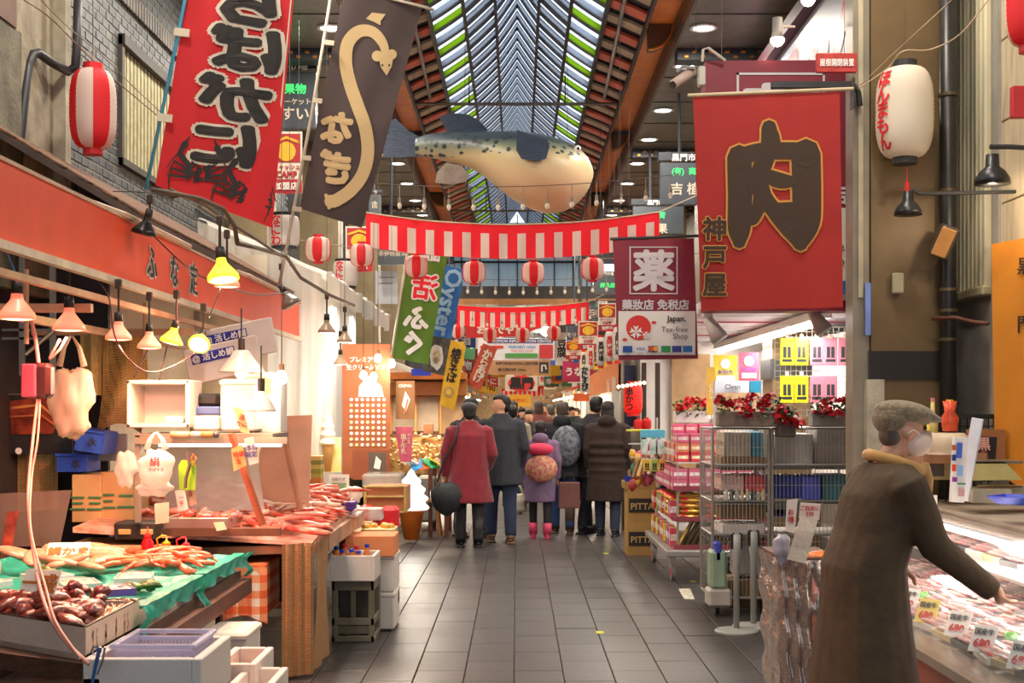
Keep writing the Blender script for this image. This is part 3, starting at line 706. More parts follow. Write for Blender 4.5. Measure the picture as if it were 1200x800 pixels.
f4 = sheet('shop_banner', 'burgundy and white drugstore banner with a tax-free emblem hanging from a bar', 'banner', q4((718, 281, 10), (813, 279, 10), (818, 420, 10), (725, 422, 10)), burg, taxfree(lambda x: x, lambda y: y, 1), wave=.004)
MB().cyl(P(715, 280, 10), P(826, 276, 10), .012).build('bar', M('3a3a3c'), f4)
X2 = lambda x: 1003-(814-x)*1.83; Y2 = lambda y: 352-(416-y)*2.1
it = [i for i in taxfree(X2, Y2, 1.9)]
f5 = sheet('sign_board', 'big burgundy drugstore sign board behind the meat noren', 'sign', q4((827, 71, 9.3), (1006, 70, 9.3), (1006, 364, 9.3), (827, 364, 9.3)), burg, it, flat=True, th=.25, part='board')
# white gable board with red brush letters
panel('sign_board', 'white board with big red brush letters lit by bulbs above the burgundy sign', 'sign', [Vector((2.5, 14, 4.95)), Vector((2.5, 9.3, 4.95)), Vector((2.5, 9.3, 3.9)), Vector((2.5, 14, 3.9))], M('9fa2b8', r=.4, n=.02),
      [('t', 'ドラッグ', 2.9, .55, 1.0, M('c22438', r=.4, n=0), {'off': .06, 'sx': 1.1})], th=.05)
MB().box((2.46, 11.6, 5.02), (.12, 4.8, .12)).solo('sign_gutter', M('4a2430'), 'dark red edging strip along the top of the white letter board', 'trim')
# CCTV, spot bulbs
cc = thing('security_camera', 'pale security camera on a white bracket at the corner of the burgundy sign', 'camera', P(815, 90, 9.25))
MB().rbox(P(822, 90, 9.2), (.05, .08, .14), .008).build('bracket', M('c9c4bb'), cc)
a, b = P(812, 83, 9.2), P(789, 99, 9.1); MB().cyl(a, b, .035, n=12).build('housing', M('c8b0a4', r=.4), cc, smooth=True); MB().cyl(b, b+(b-a)*.06, .028, n=12).build('lens', M('222222', r=.1), cc)
MB().tube([P(823, 72, 9.2), P(824, 58, 9.2), P(830, 56, 9.2), P(850, 71, 9.25)], .01, 6).build('cable', M('d8cfc0'), cc)
MB().tube([P(793, 84, 9.14), P(800, 78, 9.14), P(815, 80, 9.14)], .012, 6).build('sunshade', M('9a9a98'), cc)
def spotbulb(label, px, py, d, power, ang=0, group=None):
    t = thing('spot_lamp', label, 'lamp', P(px, py, d), group); u = d/FPX
    T = R(0, ang, 0); o = P(px, py, d)
    mb = MB(); mb.lathe([(6*u, 24*u), (6*u, 8*u), (8*u, 0)], o, 12, T); mb.build('housing', M('a8a49c', r=.4), t, smooth=True)
    mb = MB(); mb.lathe([(8*u, 0), (8.5*u, -3*u), (5*u, -8*u), (0, -10*u)], o, 12, T); mb.build('bulb', M('fff2e0', e=7, n=0), t, smooth=True)
    mb = MB(); mb.tube([o+Vector((0, 0, 14*u)), o+Vector((22*u, .05, 16*u))], 1.5*u, 6); mb.build('arm', M('c8b8a8'), t)
    if power: ptlight('lamp_light', o+Vector((-.1, -.1, -.15)), power, parent=t)
    return t
spotbulb('white spot bulb on an arm before the red letter board, lower of two', 911, 45, 9.4, .8)
spotbulb('white spot bulb at the top edge of the red letter board', 947, -2, 9.4, .8)

# ---------- lanterns
def lprof(r, h, n=22, neck=.38, ribs=True):
    o = []
    for j in range(n*2+1):
        t = j/(n*2); s = abs(2*t-1); k = (1-s**3.2)**.45 if s < 1 else 0
        k = max(neck, neck+(1-neck)*k); o.append((r*k*(1-(.018 if j % 2 and ribs else 0)), -h/2+h*t))
    return o
def lantern(name, label, c, r, h, stripes=None, paper=None, group=None, n=24, text=None, tcol=None, cap=None, ang=0, tsize=None, glow=0, ribs=14, neck=.38):
    c = Vector(c); t = thing(name, label, 'lantern', c-Vector((0, 0, h/2+.03)), group); pr = lprof(r, h, ribs, neck)
    rm = M('e0222c', r=.6, tr=.35, n=.02, e=glow); wm = paper or M('e8ddd0', r=.6, tr=.4, n=.02, e=0)
    if stripes:
        for nm, m, odd in (('red_paper', rm, 0), ('white_paper', wm, 1)):
            mb = MB()
            for k in range(stripes):
                if k % 2 == odd: mb.lathe(pr, c, 4, a0=ang+2*PI*k/stripes, a1=ang+2*PI*(k+1)/stripes)
            mb.build(nm, m, t, smooth=True)
    else: MB().lathe(pr, c, n).build('paper_shade', wm, t, smooth=True)
    cm = cap or M('c81c28', r=.5); rr = r*neck*1.12
    MB().lathe([(rr, h/2-.004), (rr, h/2+h*.05+.01), (rr*.8, h/2+h*.05+.01)], c, 16).build('top_ring', cm, t); MB().lathe([(rr*.8, -h/2-h*.05-.01), (rr, -h/2-h*.05-.01), (rr, -h/2+.004)], c, 16).build('bottom_ring', cm, t)
    if text:
        mb = MB(); vs, fs = tmesh(text, .03, True); sz = tsize or h*.8/len(text)
        ta = -PI/2-(ang if not stripes else 0)
        for sc in (1,):
            q = []
            for p_ in vs:
                a, b = p_; z = b*sz; k = z/h+.5; s = min(1, abs(2*k-1)); rad = r*max(neck, neck+(1-neck)*(1-s**3.2)**.45)*1.012+.001+getattr(p_, 'k', 0); an = ta+a*sz/r
                q.append(c+Vector((rad*math.cos(an), rad*math.sin(an), z)))
            mb.add(q, fs)
        mb.build('lettering', tcol or RED, t)
    return t
L1 = lantern('paper_lantern', 'long red and white striped paper lantern before the dark brick wall', P(109, 128, 8), .143, .5, stripes=8, ang=-1.25, ribs=18)
MB().tube([P(109, 78, 8), P(108, 60, 8)], .004).build('hook', M('8a6a4a'), L1)
lantern('paper_lantern', 'white paper lantern with red hiragana hanging beside the brown column', P(1060, 132, 7.9), .175, .56, paper=M('efe3cf', r=.6, tr=.3, n=.03), text='ほんまもん', ang=1.12, tsize=.118, cap=M('2a2a2c'), ribs=22)
tz = thing('tassel', 'red tassel hanging under the white hiragana lantern', 'tassel', P(1062, 232, 7.9)); mb = MB(); mb.cyl(P(1063, 196, 7.9), P(1063, 212, 7.9), .003, n=5); mb.lathe([(.006, .05), (.012, .04), (.02, -.08), (0, -.08)], P(1063, 222, 7.9), 8); mb.build('silk', M('d8202a'), tz)
lantern('paper_lantern', 'red edged pale lantern cut off by the upper frame edge over the stone panels', P(1206, 0, 7.2), .13, .52, stripes=4, ang=.0, ribs=18, paper=M('efd9c4', r=.6, tr=.3, n=.02))
G = 'round striped lanterns strung across the street'
for lab, x, y, d, r in (('round striped lantern in front of the green flag', 488, 312, 13.2, .12), ('round striped lantern at the top of the blue oyster flag', 555.5, 319, 13.3, .12), ('round striped lantern in the middle under the big striped curtain', 624.5, 320, 13.3, .12), ('round striped lantern just beside the burgundy drugstore banner', 694.5, 315, 13.3, .12),
                        ('small round striped lantern beside the pole of the oyster flag', 536.5, 388, 23.4, .13), ('small round striped lantern over the slanted brick red flag', 574, 392, 23.4, .13), ('small round striped lantern over the middle of the information board', 612, 392, 23.4, .13), ('small round striped lantern over the end of the information board', 649, 390, 23.4, .13), ('small round striped lantern at the end of the second striped curtain', 685, 387, 23.4, .13),
                        ('round striped lantern under the brown eel flag', 424, 299, 13.0, .12), ('round striped lantern above the white canopy, half hidden', 373, 292, 12.8, .13)):
    t = lantern('round_lantern', lab, P(x, y, d), r, r*1.9, stripes=8, ang=-1.9, group=G, ribs=9, neck=.35)
    MB().tube([P(x, y, d)+Vector((0, 0, r*1.1)), P(x, y, d)+Vector((0, 0, r*1.1+.06))], .004, 4).build('hook', M('6a5a4a'), t)
# garlands (wires with clear bulbs) crossing the street
def garland(label, p0, p1, sag, nb, d, r=.004, drop=.12, bs=1):
    a, b = Vector(p0), Vector(p1); S = lambda u: a.lerp(b, u)-Vector((0, 0, sag*4*u*(1-u)))
    t = thing('bulb_garland', label, 'light string', (a+b)/2, 'bulb garlands across the street'); MB().tube([S(i/24) for i in range(25)], r, 5).build('wire', M('5a4f45'), t)
    for i in range(nb):
        p = S((i+.5)/nb); mb = MB(); mb.cyl(p, p-Vector((0, 0, drop)), .004*bs, n=5); mb.cyl(p-Vector((0, 0, drop)), p-Vector((0, 0, drop+.05*bs)), .014*bs, n=8); s = mb.build('socket', M('8f8674', r=.5), t)
        MB().sph(p-Vector((0, 0, drop+.075*bs)), (.022*bs, .022*bs, .032*bs), 8, 6).build('bulb', M('f4ead8', r=.1, a=.7, n=0), s, smooth=True)
    return t
garland('string of clear bulbs passing in front of the hanging fish', P(425, 214, 12.2), P(800, 203, 12.2), .08, 13, 12.2)
garland('string of clear bulbs under the glazed gable, far end', P(540, 326, 21), P(735, 322, 21), .05, 12, 21, bs=1.2)
garland('string of bulbs just above the second striped curtain', P(545, 362, 20), P(700, 355, 20), .12, 9, 20)

# ---------- hanging puffer fish
d = 13.9; u = d/FPX; c = P(585, 195, d)
fish = thing('puffer_fish_model', 'giant puffer fish model with blue fins hanging under the roof', 'hanging figure', c)
def fx(px): return (px-585)*u
pf = [(487, 162, 182, 8), (500, 158, 184, 11), (520, 155, 188, 17), (540, 155, 193, 24), (560, 155, 201, 32), (580, 155, 216, 42), (600, 155, 232, 52), (620, 157, 243, 58), (640, 160, 249, 58), (660, 166, 247, 52), (675, 173, 239, 42), (687, 183, 226, 28), (693, 194, 213, 14), (695, 200, 206, 3)]
prof_f = [(x, (a+b)/2, (b-a)/2, w) for x, a, b, w in pf]
mb = MB(); nr_ = 24; rings = []
prc = cur([(a, b) for a, b, _, _ in prof_f], 4); hh = cur([(h, w) for _, _, h, w in prof_f], 4)
vs = []; cb = []
for (x, y), (h, w) in zip(prc, hh):
    pc = P(x, y, d)
    top = max(pc.z, 0)
    for k in range(nr_):
        a = 2*PI*k/nr_; sz = math.sin(a); hgt = h*u
        vs.append(pc+Vector((0, math.cos(a)*w*u, sz*hgt)))
m_ = len(prc); fs = [(i*nr_+k, i*nr_+(k+1) % nr_, (i+1)*nr_+(k+1) % nr_, (i+1)*nr_+k) for i in range(m_-1) for k in range(nr_)]+[tuple(range(nr_-1, -1, -1))]
mb.add(vs, fs)
# belly cream, back blue-grey with spots: graded by height and noise
fm = bpy.data.materials.new('fish_skin'); fm.use_nodes = True; nt = fm.node_tree; pb = nt.nodes['Principled BSDF']; pb.inputs['Roughness'].default_value = .42
tc = nt.nodes.new('ShaderNodeTexCoord'); sp = nt.nodes.new('ShaderNodeSeparateXYZ'); nt.links.new(tc.outputs['Object'], sp.inputs[0])
nz = nt.nodes.new('ShaderNodeTexNoise'); nz.inputs['Scale'].default_value = 4; nt.links.new(tc.outputs['Object'], nz.inputs[0])
ad = nt.nodes.new('ShaderNodeMath'); ad.operation = 'MULTIPLY_ADD'; ad.inputs[1].default_value = .08; nt.links.new(nz.outputs['Fac'], ad.inputs[0])
sl = nt.nodes.new('ShaderNodeMath'); sl.operation = 'MULTIPLY_ADD'; sl.inputs[1].default_value = .03; nt.links.new(sp.outputs[0], sl.inputs[0]); nt.links.new(sp.outputs[2], sl.inputs[2]); ml = nt.nodes.new('ShaderNodeMath'); ml.operation = 'MULTIPLY_ADD'; ml.inputs[1].default_value = .8; ml.inputs[2].default_value = .45; nt.links.new(sl.outputs[0], ml.inputs[0]); nt.links.new(ml.outputs[0], ad.inputs[2])
rp = nt.nodes.new('ShaderNodeValToRGB'); nt.links.new(ad.outputs[0], rp.inputs[0]); e = rp.color_ramp.elements
e[0].position = .0; e[0].color = rgb('d6a877'); e[1].position = .68; e[1].color = rgb('39444c')
for p_, c_ in ((.35, 'd9bf94'), (.53, 'cdb98a'), (.61, '7f846c')): q = e.new(p_); q.color = rgb(c_)
vo = nt.nodes.new('ShaderNodeTexVoronoi'); vo.inputs['Scale'].default_value = 13; nt.links.new(tc.outputs['Object'], vo.inputs[0])
lt = nt.nodes.new('ShaderNodeMath'); lt.operation = 'LESS_THAN'; lt.inputs[1].default_value = .36; nt.links.new(vo.outputs[0], lt.inputs[0])
gz = nt.nodes.new('ShaderNodeMath'); gz.operation = 'GREATER_THAN'; gz.inputs[1].default_value = .55; nt.links.new(ad.outputs[0], gz.inputs[0])
mu = nt.nodes.new('ShaderNodeMath'); mu.operation = 'MULTIPLY'; nt.links.new(lt.outputs[0], mu.inputs[0]); nt.links.new(gz.outputs[0], mu.inputs[1])
mx = nt.nodes.new('ShaderNodeMix'); mx.data_type = 'RGBA'; nt.links.new(mu.outputs[0], mx.inputs[0]); nt.links.new(rp.outputs[0], mx.inputs[6]); mx.inputs[7].default_value = rgb('2a3238'); nt.links.new(mx.outputs[2], pb.inputs['Base Color'])
mb.build('body', fm, fish, smooth=True)
finm = M('2e3d52', r=.5, n=.3, ns=14, b=.5, bs=18, stretch=(1, 1, 8))
def fin(name, pts, y0, th, mat, bend=0):
    mb = MB(); mb.prism(pts, lambda a, b, t: tuple(P(a, b, d+y0+t)), -th, th); return mb.build(name, mat, fish)
fin('tail_fin', [(497, 163), (480, 154), (464, 139), (456, 141), (450, 160), (449, 183), (456, 184), (478, 184), (497, 183)], 0, .03, finm)
fin('dorsal_fin', [(524, 155), (515, 137), (527, 132), (548, 134), (560, 140), (572, 152), (560, 158)], 0, .02, finm)
fin('pectoral_fin', [(606, 152), (622, 158), (641, 163), (644, 172), (640, 186), (628, 189), (611, 186), (605, 176)], -.58, .015, finm)
fin('anal_fin', [(510, 214), (512, 202), (522, 191), (540, 193), (550, 205), (546, 213), (530, 216)], 0, .02, M('8f8478', r=.6, n=.2, b=.3))
for x, y, yy in ((677, 174, -.42),):
    MB().sph(P(x, y, d+yy), .035, 10, 8).build('eye', M('e8e4da', r=.2), fish, smooth=True)
    MB().sph(P(x+.6, y, d+yy-.025), .017, 8, 6).build('pupil', M('151515', r=.1), fish, smooth=True)
for x, yt in ((545, 136), (665, 160)): MB().cyl(P(x, yt, d), P(x, yt-95, d), .004, n=4).build('hanging_wire', M('555555'), fish)

# ---------- grey hanging name boards of the market, one per bay and side
gb, gc = M('4b5158', r=.3, m=.3, n=.05), M('2f343a', r=.3, m=.3)
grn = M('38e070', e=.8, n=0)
def nameboard(label, x0, y0, x1, y1, d, top, lines, group='market name boards under the soffit'):
    t = thing('hanging_name_board', label, 'sign', P((x0+x1)/2, y1, d), group); u = d/FPX; hh_ = y1-y0
    MB().lo(P(x0, y0+hh_*.2, d), P(x1, y1, d+.12)).build('board', gb, t); MB().lo(P(x0-2, y0, d-.02), P(x1+2, y0+hh_*.2, d+.14)).build('header', gc, t)
    for x in (x0+(x1-x0)*.35, x0+(x1-x0)*.65)[:1]: MB().cyl(P(x, y0, d+.06), (P(x, y0, d).x, d+.06, 5.3), .018, n=8).build('hanger', M('5a5e66', m=.6, r=.3), t)
    mbs = {}
    for s, x, y, sz, m in [(top, (x0+x1)/2, y0+hh_*.1, hh_*.15, WHITE)]+lines:
        mb = mbs.setdefault(m, MB()); vs, fs = tmesh(s, .02); o = P(x, y, d-.024 if y < y0+hh_*.2 else d-.004); mb.add(put3(vs, lambda a, b, k: o+Vector((a*sz*u, -k-.002, b*sz*u))), fs)
    for m, mb in mbs.items(): mb.build('lettering', m, t)
    return t
nameboard('grey market name board with green fruit characters, behind the red crab flag', 300, 68, 372, 152, 13.6, '黒門市場', [('果物', 346, 104, 13, grn), ('マーケット', 345, 119, 8, cream), ('すい', 346, 133, 17, cream)])
nameboard('grey market name board with green letters beside the meat noren', 774, 178, 838, 241, 15, '黒門市場', [('(有)  商店', 806, 201, 9, grn), ('吉 植', 803, 221, 15, cream)])
nameboard('grey market name board just above the end of the striped curtain', 742, 233, 800, 275, 18.3, '黒門市場', [('果', 776, 268, 13, cream), ('青', 776, 252, 8, grn)])
nameboard('grey market name board beyond the drugstore banner with a green line', 696, 318, 726, 345, 22.5, '黒門市場', [('鮮魚店', 712, 334, 6, grn)])
nameboard('small dark name board further on with white characters', 688, 352, 722, 375, 26, '黒門市場', [('石橋食品', 705, 366, 8, cream), ('商', 700, 358, 4, grn)])
nameboard('dark name board over the second bay of the right row, lower than others', 664, 378, 690, 400, 30, '市場', [('モリシゲ', 676, 392, 6, cream)])
nameboard('slate board with white shop characters under the striped curtain', 443, 284, 486, 311, 15.5, ' ', [('㊍伊勢屋本店', 463, 297, 6.6, cream)])
nameboard('narrow grey name board beside the eel flag edge', 432, 222, 447, 252, 17, '市', [('吉', 439, 240, 8, cream)])
# posters on the left: yellow and red campaign boards
def poster(label, x0, y0, x1, y1, d, col, items, th=.015, name='poster', cat='poster', group=None, roll=0):
    cx_, cy_ = (x0+x1)/2, (y0+y1)/2; w, h = (x1-x0)/2, (y1-y0)/2; c, s = math.cos(roll), math.sin(roll)
    cs = [P(cx_+a*c-b*s, cy_+a*s+b*c, d) for a, b in ((-w, -h), (w, -h), (w, h), (-w, h))]
    return sheet(name, label, cat, cs, M(col, r=.6, n=.04), items, flat=True, th=th, part='board', group=group)
yel, dred = M('efb42b', n=0), M('b3242c', n=0)
def camp(x0, y0, x1, y1):
    w, h = x1-x0, y1-y0; X = lambda a: x0+w*a; Y = lambda a: y0+h*a
    return [('p', [(X(.05), Y(.04)), (X(.95), Y(.04)), (X(.95), Y(.5)), (X(.05), Y(.5))], dred), ('p', [(X(.2)+w*.3*math.cos(a)+w*.3, Y(.33)+h*.16*math.sin(a)) for a in [k*.4 for k in range(16)]], yel),
            ('s', [(X(.1), Y(.18)), (X(.5), Y(.1)), (X(.9), Y(.18))], w*.08, yel), ('p', [(X(0), Y(.78)), (X(1), Y(.78)), (X(1), Y(1)), (X(.5), Y(1.02)), (X(0), Y(1))], dred),
            ('t', 'CAMP', X(.5), Y(.7), h*.14, dred, {'off': .05, 'sx': .9}), ('t', 'キャッシュ', X(.5), Y(.58), h*.1, dred, {'off': .03, 'sx': .9}), ('t', '加盟店', X(.5), Y(.89), h*.13, WHITE, {'off': .03})]
for lab, a in (('campaign board with yellow face drawing behind the crab flag', (318, 154, 354, 226, 12)), ('campaign board behind the striped curtain, above the white canopy', (405, 265, 437, 318, 14.5)),
               ('campaign board between the drugstore banner and the second curtain', (701, 355, 722, 388, 18)), ('second campaign board, half hidden behind the first one', (678, 376, 701, 410, 20)), ('small campaign board over the distant lanterns', (663, 399, 681, 421, 24))):
    poster(lab, *a, 'e9dcc8', camp(a[0], a[1], a[2], a[3]), name='campaign_board', cat='sign', group='campaign boards')
# information centre boards over the crowd
blu = M('2c3f86', n=0)
poster('white information centre board with a red arrow square', 560, 396, 650, 422, 25, 'e6e6ea', [('p', [(571, 397), (648, 397), (648, 402), (571, 402)], blu), ('t', 'KUROMON INFORMATION CENTER', 609, 399.6, 4.6, WHITE), ('t', 'FREE REST AREA', 612, 406.5, 4.4, M('6a9ad0', n=0), {'off': .03}), ('t', 'Please enjoy yourself', 612, 411, 3, redm), ('p', [(592, 414), (630, 414), (630, 419), (592, 419)], M('4f9a45', n=0)), ('p', [(632, 404), (648, 404), (648, 420), (632, 420)], M('c23a3a', n=0)), ('s', [(636, 417), (636, 408), (642, 407), (644, 412), (644, 415)], 2, WHITE), ('p', [(641, 414), (647, 414), (644, 418)], WHITE), ('p', [(563, 405), (590, 405), (590, 408), (563, 408)], redm)], name='sign_board', cat='sign')
poster('tan information centre board hanging under the white one', 572, 422, 645, 439, 25, 'b98d63', [('t', 'INFORMATION CENTER', 606, 425.6, 4.6, gry, {'off': .03}), ('p', [(632, 424), (643, 424), (643, 437), (632, 437)], gry), ('s', [(635, 435), (635, 428), (639, 428), (640, 432)], 1.6, WHITE), ('t', '観光案内所 200m', 600, 433, 4.4, gry)], name='sign_board', cat='sign')
poster('round red emblem board with black gate character over the crowd', 592, 440, 630, 458, 30, 'd8c8b0', [('p', circ(611, 449, 16, 20, 9.5), redm), ('t', '黒門', 611, 449, 14, inkb, {'off': .06})], name='sign_board', cat='sign')
# right row of lanterns along the orange awning, white with red bands and lettering
for i, (x, y, d, h, w) in enumerate(((737, 393, 15, 42, 11), (724, 403, 16, 40, 11), (714, 406, 17, 36, 10), (704, 412, 18, 34, 10), (692, 420, 20, 26, 8), (684, 424, 22, 24, 7))):
    lantern('tall_lantern', ['tall white lantern with red ends next to the drugstore banner post', 'second tall white lantern from the drugstore banner', 'third tall white lantern from the drugstore banner', 'fourth tall white lantern from the drugstore banner', 'fifth tall white lantern, above the crab and shrimp sign', 'last and smallest tall white lantern of the row'][i], P(x, y, d), w/2*d/FPX*1.1, h*d/FPX, paper=M('e9e2d8', tr=.4, n=.02), text='黒門市場', tcol=inkb if i % 2 else RED, ang=0, tsize=h*d/FPX*.2, group='tall lanterns along the orange awning', neck=.55, cap=M('d0222c'))
poster('white strip sign reading crab and shrimp in black kana', 680, 427, 691, 460, 19, 'e6dfd2', [('t', 'かにえび', 685.5, 443.5, 8.4, inkb, {'vert': 1, 'off': .05})], name='strip_sign', cat='sign')
lantern('paper_lantern', 'glowing red lantern with black skewer kana beside the dark doorway', P(742, 467, 14), .105, .33, paper=M('e8261c', r=.5, tr=.3, e=.35, n=.02), text='串かつ', tcol=inkb, ang=.5, tsize=.1, cap=M('c0201c'), neck=.6)
for i, (x, y) in enumerate(((748, 498), (758, 497))): lantern('paper_lantern', ['small plain red lantern over the mesh basket, nearer the boxes', 'small plain red lantern over the mesh basket, nearer the flowers'][i], P(x, y, 13.7), .05, .12, paper=M('d8201f', tr=.3, n=.02), cap=M('a81a1a'))
for i, (x, y, d, s) in enumerate(((333, 271, 12.4, 1), (405, 321, 14.5, .95))):
    lantern('paper_lantern', ['white lantern with red kana above the brown awning roof, behind a pole', 'white lantern with red kana over the white canopy ridge'][i], P(x, y, d), .15*s, .3*s, paper=M('e8e0d8', tr=.35, n=.02), text='なにわ', tcol=RED, ang=.4, tsize=.12*s, cap=M('222222'), neck=.75)

for lab, yy, zt, x0, x1 in (('thin rope carrying the larger round lanterns', 13.25, P(0, 304, 13.25).z, -2.55, 3.3), ('thin rope carrying the smaller round lanterns', 23.4, P(0, 376, 23.4).z, -2.6, 2.6)):
    MB().tube([(x0+(x1-x0)*i/16, yy, zt+.25*((i-8)/8)**2) for i in range(17)], .005, 5).solo('lantern_rope', M('8a7a64'), lab, 'rope')
# ================================================================ LEFT SIDE: SEAFOOD STALL
wood, dwood, steel, dsteel = M('a9835a', r=.6, n=.2, ns=4, stretch=(1, 12, 12)), M('5a3c2a', r=.6, n=.3, ns=5, stretch=(2, 12, 12)), M('a8a49c', r=.3, m=.8, n=.08), M('57534c', r=.4, m=.6)
foam, foam2, card, blue_c = M('e0d5cb', r=.7, n=.03, b=.15, bs=120), M('dcd6cc', r=.7, n=.05, b=.15, bs=120), M('b98f5a', r=.8, n=.08), M('2f52b8', r=.4)
plast = M('efe6de', r=.3, a=.55, n=.03, tr=.3); clear = M('eef2f4', r=.08, a=.22, n=0)
mat_w = MP('straw', 'weave', ('d0aa68', 'bc9656', '8f6c40'), (22, 22, 60)); mat_r = MP('straw_red', 'weave', ('c89c68', 'b48650', '8a5c38'), (26, 26, 70))
def obox(mb, c, dm, th=.02, T=None, floor=True):      # open-topped box, c = centre of its base
    x, y, z = dm; c = Vector(c)
    for s in (-1, 1):
        mb.rbox(c+(T or Matrix.Identity(3)) @ Vector((s*(x-th)/2, 0, z/2)), (th, y, z), .004, T); mb.rbox(c+(T or Matrix.Identity(3)) @ Vector((0, s*(y-th)/2, z/2)), (x-2*th, th, z), .004, T)
    if floor: mb.box(c+(T or Matrix.Identity(3)) @ Vector((0, 0, th/2)), (x-th, y-th, th), T)
    return mb
def pbox(name, label, cat, x0, y0, x1, y1, d, dep, mat, r=.006, group=None):   # box whose front spans these photo pixels at depth d
    a, b = P(x0, y1, d), P(x1, y0, d); c = (a+b)/2; c.y += dep/2
    return MB().rbox(c, (b.x-a.x, dep, b.z-a.z), r).solo(name, mat, label, cat, group)
def lettering(root, s, px, py, d, szpx, mat, **k):
    vs, fs = tmesh(s, k.get('off', .02), k.get('vert', False)); o = P(px, py, d-.004); u = d/FPX*szpx; mb = MB(); c, n_ = math.cos(k.get('rot', 0)), math.sin(k.get('rot', 0))
    mb.add(put3(vs, lambda a, b, kk: o+Vector(((a*c-b*n_)*u, -kk, (a*n_+b*c)*u))), fs); return mb.build('lettering', mat, root)
def scatter(proto, n, f, group, label, sc=(.8, 1.2), tilt=.3):   # f() -> location; copies lie in a heap
    rr = random.Random(len(group)*31+n)
    for i in range(n):
        loc = f(rr); rot = (rr.uniform(-tilt, tilt), rr.uniform(-tilt, tilt), rr.uniform(0, 2*PI)); s = rr.uniform(*sc)
        if i == 0: put(proto, loc, rot=rot, sc=s); proto['group'] = group; proto['label'] = label
        else: dup(proto, loc, rot=rot, sc=s)
# ---- awning sign
XA = -2.0
aw = panel('shop_sign', 'long orange shop sign board with three outlined black characters', 'sign', [Vector((XA, 4.0, 2.56)), Vector((XA, 11.74, 2.56)), Vector((XA, 11.74, 2.25)), Vector((XA, 4.0, 2.25))], M('ee4c1c', r=.5, n=.04),
      [('t', c, 2.99+i*.46+(0 if i < 2 else -.02), .165, .2, WHITE, {'off': .07}) for i, c in enumerate('ふな定')]+[('t', c, 2.99+i*.46+(0 if i < 2 else -.02), .165, .2, INK, {'off': .02}) for i, c in enumerate('ふな定')], th=.03)
MB().lo((XA-.02, 4.0, 2.215), (XA+.02, 11.8, 2.25)).build('lower_rail', M('d8c6b0', r=.5, n=.15), aw)
MB().lo((XA-.02, 4.0, 2.56), (XA+.01, 11.8, 2.575)).build('upper_rail', M('c8a890'), aw)
mb = MB(); mb.lo((XA-.05, 4.0, 2.12), (XA-.02, 9.5, 2.15)); mb.lo((XA-1.0, 6.0, 2.05), (XA, 6.04, 2.09)); mb.lo((XA-1.0, 7.9, 2.05), (XA, 7.94, 2.09)); mb.lo((XA-.42, 5.2, 2.02), (XA-.38, 9.5, 2.06))
for y in (6.0, 7.9): mb.cyl((XA-.3, y, 2.25), (XA-.3, y, 1.9), .012, n=6)
mb.solo('lamp_rail_frame', M('c89a78', r=.6, n=.15), 'pinkish wooden rails behind the orange sign carrying the lamps', 'frame')
# brown tiled awning roof above
ar = thing('awning_roof', 'brown mossy awning roof of small tiles between sign and brick wall', 'roof', (-2.5, 9.3, 2.7))
mb = MB(); mb.add([(-2.07, 7.0, 2.66), (-2.07, 12.6, 2.66), (-2.97, 12.6, 3.2), (-2.97, 7.0, 3.2), (-2.07, 7.0, 2.62), (-2.07, 12.6, 2.62), (-2.97, 12.6, 3.16), (-2.97, 7.0, 3.16)], [(0, 3, 2, 1), (4, 5, 6, 7), (0, 1, 5, 4), (1, 2, 6, 5), (2, 3, 7, 6), (3, 0, 4, 7)]); mb.build('roof_board', M('4f4038'), ar)
mb = MB(); T = R(0, math.atan2(.54, .9), 0)
for i in range(13):
    for j in range(56):
        x = -2.1-i*.07; z = 2.68+i*.042; mb.rbox((x, 7.05+j*.1+(i % 2)*.05, z+.01), (.078, .088, .018), .007, T)
tag(mb.build('roof_tiles', M('8a6048', r=.8, n=.35, ns=25, c2='5a4636'), ar), kind='stuff')
for i, (y, l) in enumerate(((6.6, 1.3), (9.75, 1.6))): MB().rbox((-2.1, y+.5, 2.62), (.28, l, .03), .006, R(0, .35, 0)).solo('roof_flashing', M('c9a890', r=.5), ['pale sheet metal flashing at the near end of the tiled awning', 'pale sheet metal flashing behind the yellow lit lamp'][i], 'flashing')
